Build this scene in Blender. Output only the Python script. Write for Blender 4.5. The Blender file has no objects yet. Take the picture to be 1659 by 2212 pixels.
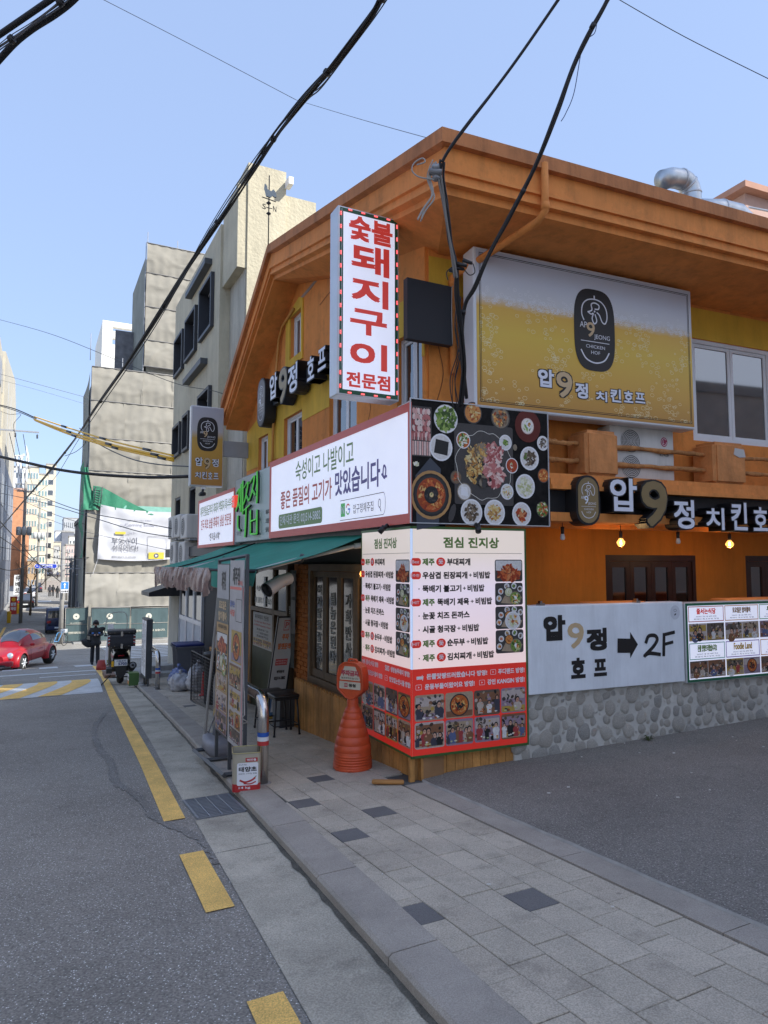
import bpy, bmesh, math, random
from mathutils import Vector, Matrix
from mathutils.geometry import tessellate_polygon
from mathutils import noise
random.seed(7)
R = math.radians
scene = bpy.context.scene
COL = scene.collection

# ---------------------------------------------------------------- camera, sky, sun, exposure
FOC, CX, CY = 1475.0, 829.5, 1106.0            # the photograph's pinhole at 1659 x 2212
PITCH = math.atan((1217 - 1106) / FOC)
EYE = Vector((0, 0, 1.45))
cam = bpy.data.cameras.new('camera')
cam.sensor_fit = 'VERTICAL'; cam.sensor_height = 36.0; cam.lens = 36.0 * FOC / 2212.0
cam.clip_start = 0.05; cam.clip_end = 3000
camo = bpy.data.objects.new('camera', cam); COL.objects.link(camo)
camo.location = EYE; camo.rotation_euler = (math.pi / 2 + PITCH, 0, 0)
scene.camera = camo

A1, A2 = R(26.87), R(67.0)
U1 = Vector((-math.sin(A1), math.cos(A1), 0)); N1 = Vector((-math.cos(A1), -math.sin(A1), 0))
U2 = Vector((math.sin(A2), math.cos(A2), 0)); N2 = Vector((math.cos(A2), -math.sin(A2), 0))
CORNER = Vector((0.2235, 5.6904, 0))
SUN_EL, SUN_B = R(41), R(40)
sun_h = (-U1 * math.cos(SUN_B) - N1 * math.sin(SUN_B)).normalized()
sun_dir = (sun_h * math.cos(SUN_EL) + Vector((0, 0, math.sin(SUN_EL)))).normalized()

world = bpy.data.worlds.new('World'); scene.world = world; world.use_nodes = True
nt = world.node_tree; nt.nodes.clear()
wo = nt.nodes.new('ShaderNodeOutputWorld'); bg = nt.nodes.new('ShaderNodeBackground')
sky = nt.nodes.new('ShaderNodeTexSky'); sky.sky_type = 'NISHITA'; sky.sun_disc = False
sky.sun_elevation = SUN_EL; sky.sun_rotation = math.atan2(sun_h.x, sun_h.y)
sky.air_density = 1.0; sky.dust_density = 1.6; sky.ozone_density = 1.4
bg.inputs['Strength'].default_value = 0.15
sky_mix = nt.nodes.new('ShaderNodeMix'); sky_mix.data_type = 'RGBA'; sky_mix.blend_type = 'MIX'; sky_mix.inputs['Factor'].default_value = .74   # constant pale blue mixed into the sky light to even it out
sky_mix.inputs['B'].default_value = (1.36, 1.82, 2.88, 1); nt.links.new(sky.outputs[0], sky_mix.inputs['A']); nt.links.new(sky_mix.outputs['Result'], bg.inputs[0]); nt.links.new(bg.outputs[0], wo.inputs[0])
sl = bpy.data.lights.new('sun', 'SUN'); sl.energy = 3.0; sl.angle = R(0.53); sl.color = (1.0, 0.97, 0.91)
so = bpy.data.objects.new('sun', sl); COL.objects.link(so)
so.rotation_euler = sun_dir.to_track_quat('Z', 'Y').to_euler(); so.location = (0, 0, 40)
scene.view_settings.view_transform = 'Standard'; scene.view_settings.look = 'None'
scene.view_settings.exposure = 1.18; scene.view_settings.gamma = 1.0
scene.view_settings.use_curve_mapping = False

# ---------------------------------------------------------------- frames and measuring helpers
ANG1 = math.atan2(-U1.y, -U1.x)                 # frame 1: x runs to the viewer's right along the street front, -y faces the street
ANG2 = math.atan2(U2.y, U2.x)                   # frame 2: the same for the alley front
def W1(s, o, z=0): p = CORNER + U1 * s + N1 * o; return Vector((p.x, p.y, z))
def W2(t, o, z=0): p = CORNER + U2 * t + N2 * o; return Vector((p.x, p.y, z))
def prof(a):
    if a < 30: return -(.06 * a + .0008 * a * a)
    pts = [(30, -2.52), (38, -3.05), (47, -3.48), (55, -3.78), (70, -3.9), (92, -3.7), (120, -3.4), (165, -2.3), (215, -1.2), (300, 0.6), (2500, 30)]
    for (x0, y0), (x1, y1) in zip(pts, pts[1:]):
        if a <= x1: return y0 + (y1 - y0) * (a - x0) / (x1 - x0)
    return 30
def gz(s): return prof(s + 4.975)               # pavement height along the street
def rz_(s): return gz(s) - .06                  # road height
def alz(s, o): return gz(s) + .012 + .028 * max(0, -o)
def ray(X, Y):
    x = (X - CX) / FOC; z = -(Y - CY) / FOC; c, s = math.cos(PITCH), math.sin(PITCH)
    return Vector((x, c - z * s, s + z * c))
def at(X, Y, d): r = ray(X, Y); return EYE + r * (d / r.y)
def onp(X, Y, P, n): r = ray(X, Y); return EYE + r * ((P - EYE).dot(n) / r.dot(n))

# ---------------------------------------------------------------- materials
MATS = {}
def mat(name, col, rough=.7, metal=0.0, var=.08, vscale=3.0, bump=0.0, bscale=40.0, emit=0.0, spec=.5, stain=0.0, fine=0.0, fscale=200.0, ecol=None, coat=0.0, blot=0.0, gum=0.0):
    if name in MATS: return MATS[name]
    m = bpy.data.materials.new(name); m.use_nodes = True; n = m.node_tree; N = n.nodes; L = n.links
    b = N['Principled BSDF']; tc = N.new('ShaderNodeTexCoord'); out = tc.outputs['Object']
    base = N.new('ShaderNodeRGB'); base.outputs[0].default_value = (*col, 1); cur = base.outputs[0]
    def mul(cur, tex, lo, hi, a=.3, bb=.7):
        mr = N.new('ShaderNodeMapRange'); mr.inputs['From Min'].default_value = a; mr.inputs['From Max'].default_value = bb
        mr.inputs['To Min'].default_value = lo; mr.inputs['To Max'].default_value = hi
        L.new(tex, mr.inputs['Value'])
        mx = N.new('ShaderNodeMix'); mx.data_type = 'RGBA'; mx.blend_type = 'MULTIPLY'; mx.inputs['Factor'].default_value = 1
        L.new(cur, mx.inputs['A']); L.new(mr.outputs[0], mx.inputs['B']); return mx.outputs['Result']
    if var:
        t = N.new('ShaderNodeTexNoise'); t.inputs['Scale'].default_value = vscale; t.inputs['Detail'].default_value = 7; t.inputs['Roughness'].default_value = .6
        L.new(out, t.inputs['Vector']); cur = mul(cur, t.outputs[0], 1 - var, 1 + var)
    if fine:
        t = N.new('ShaderNodeTexNoise'); t.inputs['Scale'].default_value = fscale; t.inputs['Detail'].default_value = 3
        L.new(out, t.inputs['Vector']); cur = mul(cur, t.outputs[0], 1 - fine, 1 + fine, .35, .65)
    if blot:
        t = N.new('ShaderNodeTexNoise'); t.inputs['Scale'].default_value = 5.5; t.inputs['Detail'].default_value = 6; t.inputs['Roughness'].default_value = .7
        L.new(out, t.inputs['Vector']); cur = mul(cur, t.outputs[0], 1.0, 1 - blot * 1.6, .52, .64)
    if gum:
        t = N.new('ShaderNodeTexVoronoi'); t.inputs['Scale'].default_value = 3.2; L.new(out, t.inputs['Vector']); cur = mul(cur, t.outputs['Distance'], 1 - gum, 1.0, .035, .055)
    if stain:
        mp = N.new('ShaderNodeMapping'); mp.inputs['Scale'].default_value = (3.2, 3.2, .42); L.new(out, mp.inputs[0])
        t = N.new('ShaderNodeTexNoise'); t.inputs['Scale'].default_value = 1.6; t.inputs['Detail'].default_value = 9; t.inputs['Roughness'].default_value = .75
        L.new(mp.outputs[0], t.inputs['Vector']); cur = mul(cur, t.outputs[0], 1 - stain * 1.5, 1.03, .30, .56)
    L.new(cur, b.inputs['Base Color'])
    b.inputs['Roughness'].default_value = rough; b.inputs['Metallic'].default_value = metal
    b.inputs['Specular IOR Level'].default_value = spec
    if coat: b.inputs['Coat Weight'].default_value = coat; b.inputs['Coat Roughness'].default_value = .03
    if emit:
        b.inputs['Emission Strength'].default_value = emit
        if ecol: b.inputs['Emission Color'].default_value = (*ecol, 1)
        else: L.new(cur, b.inputs['Emission Color'])
    if bump:
        t = N.new('ShaderNodeTexNoise'); t.inputs['Scale'].default_value = bscale; t.inputs['Detail'].default_value = 6
        L.new(out, t.inputs['Vector'])
        bp = N.new('ShaderNodeBump'); bp.inputs['Strength'].default_value = bump; bp.inputs['Distance'].default_value = .02
        L.new(t.outputs[0], bp.inputs['Height']); L.new(bp.outputs[0], b.inputs['Normal'])
    MATS[name] = m; return m

def asphalt(name, col, speck, scale=150, patch=.20):
    m = mat(name, col, rough=.9, var=patch, vscale=.55, bump=.5, bscale=110, blot=.07)
    n = m.node_tree; N = n.nodes; L = n.links; b = N['Principled BSDF']
    src = b.inputs['Base Color'].links[0].from_socket; tc = N.new('ShaderNodeTexCoord')
    v = N.new('ShaderNodeTexVoronoi'); v.inputs['Scale'].default_value = scale; L.new(tc.outputs['Object'], v.inputs['Vector'])
    w = N.new('ShaderNodeTexWhiteNoise'); L.new(v.outputs['Color'], w.inputs['Vector'])
    d = N.new('ShaderNodeMapRange'); d.inputs['From Min'].default_value = .30; d.inputs['From Max'].default_value = .42; d.inputs['To Min'].default_value = 1; d.inputs['To Max'].default_value = 0
    L.new(v.outputs['Distance'], d.inputs['Value'])
    k = N.new('ShaderNodeMapRange'); k.inputs['From Min'].default_value = .74; k.inputs['From Max'].default_value = .97; L.new(w.outputs[0], k.inputs['Value'])
    mu = N.new('ShaderNodeMath'); mu.operation = 'MULTIPLY'; L.new(d.outputs[0], mu.inputs[0]); L.new(k.outputs[0], mu.inputs[1])
    mx = N.new('ShaderNodeMix'); mx.data_type = 'RGBA'; L.new(mu.outputs[0], mx.inputs['Factor']); L.new(src, mx.inputs['A']); mx.inputs['B'].default_value = (*speck, 1)
    # grain between the stones
    g = N.new('ShaderNodeTexNoise'); g.inputs['Scale'].default_value = scale * .8; g.inputs['Detail'].default_value = 2; L.new(tc.outputs['Object'], g.inputs['Vector'])
    mr = N.new('ShaderNodeMapRange'); mr.inputs['From Min'].default_value = .3; mr.inputs['From Max'].default_value = .7; mr.inputs['To Min'].default_value = .62; mr.inputs['To Max'].default_value = 1.35
    L.new(g.outputs[0], mr.inputs['Value'])
    m2 = N.new('ShaderNodeMix'); m2.data_type = 'RGBA'; m2.blend_type = 'MULTIPLY'; m2.inputs['Factor'].default_value = 1
    L.new(mx.outputs['Result'], m2.inputs['A']); L.new(mr.outputs[0], m2.inputs['B']); L.new(m2.outputs['Result'], b.inputs['Base Color'])
    return m

def ramp_mat(name, stops, axis=2, lo=0, hi=1, noise=.0, nscale=20, emit=0, rough=.4):
    """print whose colour runs along one object axis between lo and hi"""
    m = bpy.data.materials.new(name); m.use_nodes = True; N = m.node_tree.nodes; L = m.node_tree.links; b = N['Principled BSDF']
    tc = N.new('ShaderNodeTexCoord'); sp = N.new('ShaderNodeSeparateXYZ'); L.new(tc.outputs['Object'], sp.inputs[0])
    mr = N.new('ShaderNodeMapRange'); mr.inputs['From Min'].default_value = lo; mr.inputs['From Max'].default_value = hi; L.new(sp.outputs[axis], mr.inputs['Value'])
    nz = N.new('ShaderNodeTexNoise'); nz.inputs['Scale'].default_value = nscale; nz.inputs['Detail'].default_value = 5; L.new(tc.outputs['Object'], nz.inputs['Vector'])
    ad = N.new('ShaderNodeMath'); ad.operation = 'MULTIPLY_ADD'; ad.inputs[1].default_value = noise; L.new(nz.outputs[0], ad.inputs[0]); L.new(mr.outputs[0], ad.inputs[2])
    cr = N.new('ShaderNodeValToRGB'); L.new(ad.outputs[0], cr.inputs[0])
    els = cr.color_ramp.elements
    while len(els) < len(stops): els.new(.5)
    for e, (p, c) in zip(els, stops): e.position = p; e.color = (*c, 1)
    L.new(cr.outputs[0], b.inputs['Base Color']); b.inputs['Roughness'].default_value = rough
    if emit: L.new(cr.outputs[0], b.inputs['Emission Color']); b.inputs['Emission Strength'].default_value = emit
    MATS[name] = m; return m

def glass(name, tint, rough=.04, transp=0.0):
    m = bpy.data.materials.new(name); m.use_nodes = True; b = m.node_tree.nodes['Principled BSDF']
    b.inputs['Base Color'].default_value = (*tint, 1); b.inputs['Roughness'].default_value = rough
    b.inputs['Specular IOR Level'].default_value = 1.0; b.inputs['IOR'].default_value = 1.9
    if transp: b.inputs['Alpha'].default_value = 1 - transp
    MATS[name] = m; return m

M_ORANGE = mat('orange_render', (.72, .255, .050), .85, var=.14, vscale=1.3, stain=.13, blot=.10, bump=.35, bscale=9)
M_ORANGE2 = mat('orange_trim', (.74, .265, .062), .8, var=.12, vscale=1.8, bump=.25, bscale=14, stain=.16, blot=.08)
M_YELLOW = mat('yellow_render', (.70, .43, .045), .85, var=.12, vscale=1.5, bump=.3, bscale=10, stain=.13)
M_WOOD = mat('ochre_wood', (.52, .25, .07), .8, var=.3, vscale=5, bump=.4, bscale=50, stain=.35)
M_LOG = mat('weathered_log', (.50, .22, .07), .85, var=.35, vscale=9, bump=.7, bscale=30, stain=.3)
M_DARKWOOD = mat('dark_door_wood', (.045, .014, .008), .45, var=.3, vscale=6)
M_OLIVE = mat('olive_frame', (.15, .10, .055), .6, var=.2, vscale=5)
M_WFRAME = mat('white_window_frame', (.72, .73, .74), .4, var=.06)
M_GLASS = glass('window_glass', (.02, .024, .03))
M_DGLASS = glass('dark_glass', (.006, .006, .007), .08)
M_CREAM = mat('cream_stucco', (.50, .45, .325), .9, var=.10, vscale=1.6, bump=.8, bscale=16, stain=.10)
M_GREYSTUCCO = mat('grey_stucco', (.46, .43, .35), .9, var=.10, vscale=1.6, bump=.6, bscale=14, stain=.14)
M_BLACK = mat('black_metal', (.012, .012, .014), .45, var=.15)
M_DGREY = mat('dark_grey_metal', (.06, .065, .07), .5, var=.15)
M_GREYMET = mat('grey_metal', (.30, .31, .33), .45, var=.1)
M_ALU = mat('aluminium', (.62, .64, .66), .35, metal=.4, var=.08)
M_STEEL = mat('stainless_steel', (.62, .60, .57), .22, metal=1.0, var=.12, vscale=8)
M_GALV = mat('galvanised_duct', (.55, .58, .60), .42, metal=.9, var=.2, vscale=6)
M_CABLE = mat('black_cable', (.010, .010, .012), .5, var=0)
M_GCABLE = mat('grey_wire', (.10, .10, .11), .6, var=0)
M_PALEW = mat('pale_wire', (.35, .33, .30), .7, var=0)
M_YSLEEVE = mat('yellow_sleeve', (.85, .48, .02), .5, var=.08)
M_ROAD = asphalt('asphalt', (.265, .243, .21), (.80, .79, .76), 115)
M_ALLEY = asphalt('alley_asphalt', (.205, .19, .165), (.52, .46, .45), 130)
M_GUTTER = mat('gutter_concrete', (.44, .40, .32), .9, var=.26, vscale=1.9, blot=.12, bump=.4, bscale=60, fine=.22, fscale=130, stain=0)
M_KERB = mat('kerb_granite', (.355, .318, .27), .85, blot=.06, var=.14, vscale=3, bump=.3, bscale=120, fine=.18, fscale=190)
M_PAVE = [mat('paving_%s' % k, c, .9, blot=.12, gum=.35, var=.15, vscale=2.1, bump=.3, bscale=110, fine=.22, fscale=150) for k, c in dict(grey=(.47, .415, .33), pale=(.50, .44, .35), mid=(.445, .39, .31)).items()]
M_PAVED = mat('paving_charcoal', (.15, .145, .14), .85, var=.1, bump=.3, bscale=110, fine=.2)
M_CONC = mat('concrete', (.33, .32, .30), .9, var=.18, vscale=2, bump=.3, bscale=30, stain=.15)
M_YLINE = mat('yellow_road_paint', (.86, .54, .15), .8, var=.16, vscale=5, bump=.4, bscale=110, fine=.25, fscale=150)
M_WLINE = mat('white_road_paint', (.60, .61, .60), .8, var=.18, vscale=4, bump=.3, bscale=110, fine=.15, fscale=150)
M_WHITE = mat('white_board', (.80, .81, .83), .4, var=.03)
M_LIT = mat('lit_white_face', (.76, .78, .90), .3, var=.03, emit=.24)
M_LITP = ramp_mat('lit_menu_face', [(0, (.86, .62, .48)), (.45, (.84, .64, .60)), (.8, (.76, .66, .74)), (1, (.74, .64, .56))], 2, -.1, 1.7, .15, 1.5, emit=.24)
M_RED = mat('sign_red', (.55, .035, .03), .4, var=.03, emit=.10)
M_BRICKRED = mat('sign_border_red', (.38, .06, .05), .4, var=.05, emit=.10)
M_GREEN = mat('sign_green', (.10, .20, .04), .4, var=.03, emit=.10)
M_PURPLE = mat('sign_violet', (.06, .04, .20), .4, var=.03, emit=.12)
M_INK = mat('print_black', (.015, .013, .013), .5, var=0)
M_PWHITE = mat('print_white', (.80, .80, .82), .5, var=0)
M_WLET = mat('letter_face_white', (.74, .76, .84), .35, var=.03)
M_GOLD = mat('letter_face_bronze', (.26, .19, .09), .4, metal=.2, var=.08)
M_TAN = mat('print_tan', (.58, .42, .24), .5, var=0)
M_RUBBER = mat('rubber', (.018, .018, .019), .7, var=.1)
M_PLATE = mat('number_plate', (.72, .74, .74), .4, var=.02)
M_GREENCL = mat('green_awning_cloth', (.012, .235, .165), .75, var=.14, vscale=3)
M_BULB = mat('lit_bulb', (1, .55, .18), .2, var=0, emit=14.0, ecol=(1, .66, .30))
M_BULBOFF = mat('unlit_bulb', (.6, .62, .66), .25, var=0)

# ---------------------------------------------------------------- mesh building
def rect(x0, x1, z0, z1): return [(x0, z0), (x1, z0), (x1, z1), (x0, z1)]
class MB:
    def __init__(s): s.v = []; s.f = []; s.mi = []; s.mats = []; s.sm = []
    def m(s, m):
        if m not in s.mats: s.mats.append(m)
        return s.mats.index(m)
    def add(s, vs, fs, m, smooth=False):
        b = len(s.v); s.v += [tuple(v) for v in vs]; k = s.m(m)
        for f in fs: s.f.append([b + i for i in f]); s.mi.append(k); s.sm.append(smooth)
        return s
    def box(s, x0, x1, y0, y1, z0, z1, m):
        v = [(x0, y0, z0), (x1, y0, z0), (x1, y1, z0), (x0, y1, z0), (x0, y0, z1), (x1, y0, z1), (x1, y1, z1), (x0, y1, z1)]
        return s.add(v, [(0, 3, 2, 1), (4, 5, 6, 7), (0, 1, 5, 4), (1, 2, 6, 5), (2, 3, 7, 6), (3, 0, 4, 7)], m)
    def bbox(s, x0, x1, y0, y1, z0, z1, m, b=.01, seg=2):
        bm = bmesh.new(); bmesh.ops.create_cube(bm, size=1)
        for v in bm.verts: v.co = Vector((x0 + (v.co.x + .5) * (x1 - x0), y0 + (v.co.y + .5) * (y1 - y0), z0 + (v.co.z + .5) * (z1 - z0)))
        bmesh.ops.bevel(bm, geom=list(bm.edges), offset=b, segments=seg, affect='EDGES', profile=.5)
        return s.bm(bm, m, seg > 1)
    def bm(s, bm, m, smooth=False, mtx=None):
        bm.verts.index_update()
        s.add([(mtx @ v.co if mtx else v.co) for v in bm.verts], [[v.index for v in f.verts] for f in bm.faces], m, smooth); bm.free(); return s
    def tube(s, pts, r, m, seg=8, cap=True, closed=False):
        pts = [Vector(p) for p in pts]; n = len(pts); rs = r if isinstance(r, (list, tuple)) else [r] * n
        vs = []; up = None
        for i, p in enumerate(pts):
            a = pts[max(i - 1, 0)]; c = pts[min(i + 1, n - 1)]
            if closed: a = pts[i - 1]; c = pts[(i + 1) % n]
            d = (c - a).normalized()
            if up is None: up = Vector((0, 0, 1)) if abs(d.z) < .9 else Vector((1, 0, 0))
            e = d.cross(up).normalized(); up = e.cross(d).normalized()
            for k in range(seg):
                t = 2 * math.pi * k / seg; vs.append(p + (e * math.cos(t) + up * math.sin(t)) * rs[i])
        fs = []
        for i in range(n if closed else n - 1):
            j = (i + 1) % n
            for k in range(seg): fs.append((i * seg + k, i * seg + (k + 1) % seg, j * seg + (k + 1) % seg, j * seg + k))
        if cap and not closed: fs.append(tuple(range(seg))[::-1]); fs.append(tuple((n - 1) * seg + k for k in range(seg)))
        return s.add(vs, fs, m, seg > 4)
    def lathe(s, prof, m, c=(0, 0, 0), seg=20, mtx=None, smooth=True):
        vs = []; n = len(prof)
        for r, z in prof:
            for k in range(seg):
                t = 2 * math.pi * k / seg; p = Vector((r * math.cos(t), r * math.sin(t), z))
                vs.append((mtx @ p if mtx else p) + Vector(c))
        fs = [(i * seg + k, i * seg + (k + 1) % seg, (i + 1) * seg + (k + 1) % seg, (i + 1) * seg + k) for i in range(n - 1) for k in range(seg)]
        fs.append(tuple(range(seg))[::-1]); fs.append(tuple((n - 1) * seg + k for k in range(seg)))
        return s.add(vs, fs, m, smooth)
    def prism(s, poly, y0, y1, m, holes=(), back=True):
        """polygon in x,z from y0 (front, towards the viewer) to y1, with holes cut and their reveals built"""
        loops = [poly] + list(holes)
        tri = tessellate_polygon([[Vector((x, z, 0)) for x, z in lp] for lp in loops])
        flat = [p for lp in loops for p in lp]
        n = len(flat); vs = [(x, y0, z) for x, z in flat] + [(x, y1, z) for x, z in flat]; fs = []
        for t in tri:
            a, b, c = [flat[i] for i in t]
            ar = (b[0] - a[0]) * (c[1] - a[1]) - (b[1] - a[1]) * (c[0] - a[0])
            t = t if ar > 0 else t[::-1]; fs.append(tuple(t))
            if back: fs.append(tuple(n + i for i in reversed(t)))
        o = 0
        for lp in loops:
            k = len(lp)
            for i in range(k): j = (i + 1) % k; fs.append((o + i, o + j, n + o + j, n + o + i))
            o += k
        return s.add(vs, fs, m)
    def disc(s, cx, cz, rx, rz, y, m, seg=20, rot=0):
        vs = [(cx + rx * math.cos(2 * math.pi * k / seg) * math.cos(rot) - rz * math.sin(2 * math.pi * k / seg) * math.sin(rot), y, cz + rx * math.cos(2 * math.pi * k / seg) * math.sin(rot) + rz * math.sin(2 * math.pi * k / seg) * math.cos(rot)) for k in range(seg)]
        return s.add(vs, [tuple(range(seg))], m)
    def ring(s, cx, cz, rx, rz, w, y, m, seg=12, a0=0, a1=360):
        n = seg + 1; vs = []
        for k in range(n):
            t = R(a0 + (a1 - a0) * k / seg)
            vs += [(cx + rx * math.cos(t), y, cz + rz * math.sin(t)), (cx + (rx - w) * math.cos(t), y, cz + (rz - w) * math.sin(t))]
        return s.add(vs, [(2 * k, 2 * k + 2, 2 * k + 3, 2 * k + 1)[::-1] for k in range(seg)], m)
    def sheet(s, poly, y, m): return s.add([(x, y, z) for x, z in poly], [tuple(range(len(poly)))], m)
    def rsheet(s, x0, x1, z0, z1, r, y, m, seg=4):
        return s.sheet(rpoly(x0, x1, z0, z1, r, seg), y, m)
    def stroke(s, pts, w, y, m):
        pts = spline([(x, z) for x, z in pts], 5) if len(pts) > 2 else pts
        for (a, b) in zip(pts, pts[1:]):
            d = Vector((b[0] - a[0], b[1] - a[1])); L = d.length
            if L < 1e-6: continue
            n = Vector((-d.y, d.x)) / L * w / 2; e = d / L * w * .3
            s.add([(a[0] - e.x + n.x, y, a[1] - e.y + n.y), (a[0] - e.x - n.x, y, a[1] - e.y - n.y), (b[0] + e.x - n.x, y, b[1] + e.y - n.y), (b[0] + e.x + n.x, y, b[1] + e.y + n.y)], [(0, 1, 2, 3)], m); y -= 2e-5
        return s
    def grid(s, fn, nu, nv, m, smooth=True):
        vs = [fn(i / nu, j / nv) for i in range(nu + 1) for j in range(nv + 1)]
        return s.add(vs, [(i * (nv + 1) + j, (i + 1) * (nv + 1) + j, (i + 1) * (nv + 1) + j + 1, i * (nv + 1) + j + 1) for i in range(nu) for j in range(nv)], m, smooth)
    def mesh(s, name):
        me = bpy.data.meshes.new(name); me.from_pydata([tuple(v) for v in s.v], [], s.f)
        for m in s.mats: me.materials.append(m)
        me.polygons.foreach_set('material_index', s.mi); me.polygons.foreach_set('use_smooth', s.sm); me.update(); return me
    def build(s, name, parent=None, kind=None, label=None, loc=None, rz=0):
        o = bpy.data.objects.new(name, s.mesh(name)); COL.objects.link(o)
        if parent: o.parent = parent
        if loc is not None: o.location = loc
        if rz: o.rotation_euler = (0, 0, rz)
        if kind: o['kind'] = kind
        if label: o['label'] = label
        return o
def rpoly(x0, x1, z0, z1, r, seg=4):
    out = []
    for cx, cz, a in ((x1 - r, z0 + r, -90), (x1 - r, z1 - r, 0), (x0 + r, z1 - r, 90), (x0 + r, z0 + r, 180)):
        for k in range(seg + 1): t = R(a + 90 * k / seg); out.append((cx + r * math.cos(t), cz + r * math.sin(t)))
    return out
def spline(pts, n=6):
    pts = [Vector(p) for p in pts]; out = []
    for i in range(len(pts) - 1):
        p0 = pts[max(i - 1, 0)]; p1 = pts[i]; p2 = pts[i + 1]; p3 = pts[min(i + 2, len(pts) - 1)]
        for k in range(n):
            t = k / n; out.append(.5 * ((2 * p1) + (p2 - p0) * t + (2 * p0 - 5 * p1 + 4 * p2 - p3) * t * t + (3 * p1 - p0 - 3 * p2 + p3) * t ** 3))
    out.append(pts[-1]); return [tuple(p) for p in out]
def link(name, me, parent=None, loc=None, kind=None, rot=None, sc=None):
    o = bpy.data.objects.new(name, me); COL.objects.link(o)
    if parent: o.parent = parent
    if loc is not None: o.location = loc
    if rot is not None: o.rotation_euler = rot
    if sc is not None: o.scale = sc
    if kind: o['kind'] = kind
    return o
def thing(name, label, cat, loc=(0, 0, 0), rz=0, group=None):
    o = bpy.data.objects.new(name, None); COL.objects.link(o); o.empty_display_size = .2
    o.location = loc; o.rotation_euler = (0, 0, rz); o['label'] = label; o['category'] = cat
    if group: o['group'] = group
    return o
def tag(o, label, cat, group=None):
    o['label'] = label; o['category'] = cat
    if group: o['group'] = group
    return o
def copy_tree(o, parent=None):
    c = o.copy(); COL.objects.link(c); c.parent = parent
    for ch in list(o.children): copy_tree(ch, c)
    return c
def F1(name, label, cat, s=0, o=0, z=0, group=None, rz=0): return thing(name, label, cat, W1(s, o, z), ANG1 + rz, group)
def F2(name, label, cat, t=0, o=0, z=0, group=None, rz=0): return thing(name, label, cat, W2(t, o, z), ANG2 + rz, group)

# lettering: every string is fitted to the box it fills in the photograph
TEXTS = []
OFF5 = [(0, 0), (-1, -1), (1, -1), (1, 1), (-1, 1)]
OFF9 = OFF5 + [(1, 0), (-1, 0), (0, 1), (0, -1)]
def T(parent, txt, x0, x1, z0, z1, y, m, bold=.0, part='lettering', shear=0, rot=0):
    TEXTS.append((parent, part, txt, x0, x1, z0, z1, y, m, bold, 0.0, shear, rot))
def letter(parent, txt, x0, x1, z0, z1, y, depth, face, side, bold=.02):
    """a solid channel letter: dark can with a pale face"""
    TEXTS.append((parent, 'letter', txt, x0, x1, z0, z1, y, side, bold + .035, depth, 0, (face, bold)))
def text_mesh(txt, bold, ext):
    cu = bpy.data.curves.new('t', 'FONT'); cu.body = txt; cu.size = 1; cu.offset = bold; cu.extrude = ext; cu.resolution_u = 3; cu.fill_mode = 'BOTH' if ext else 'FRONT'
    o = bpy.data.objects.new('t', cu); COL.objects.link(o); return o
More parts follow.
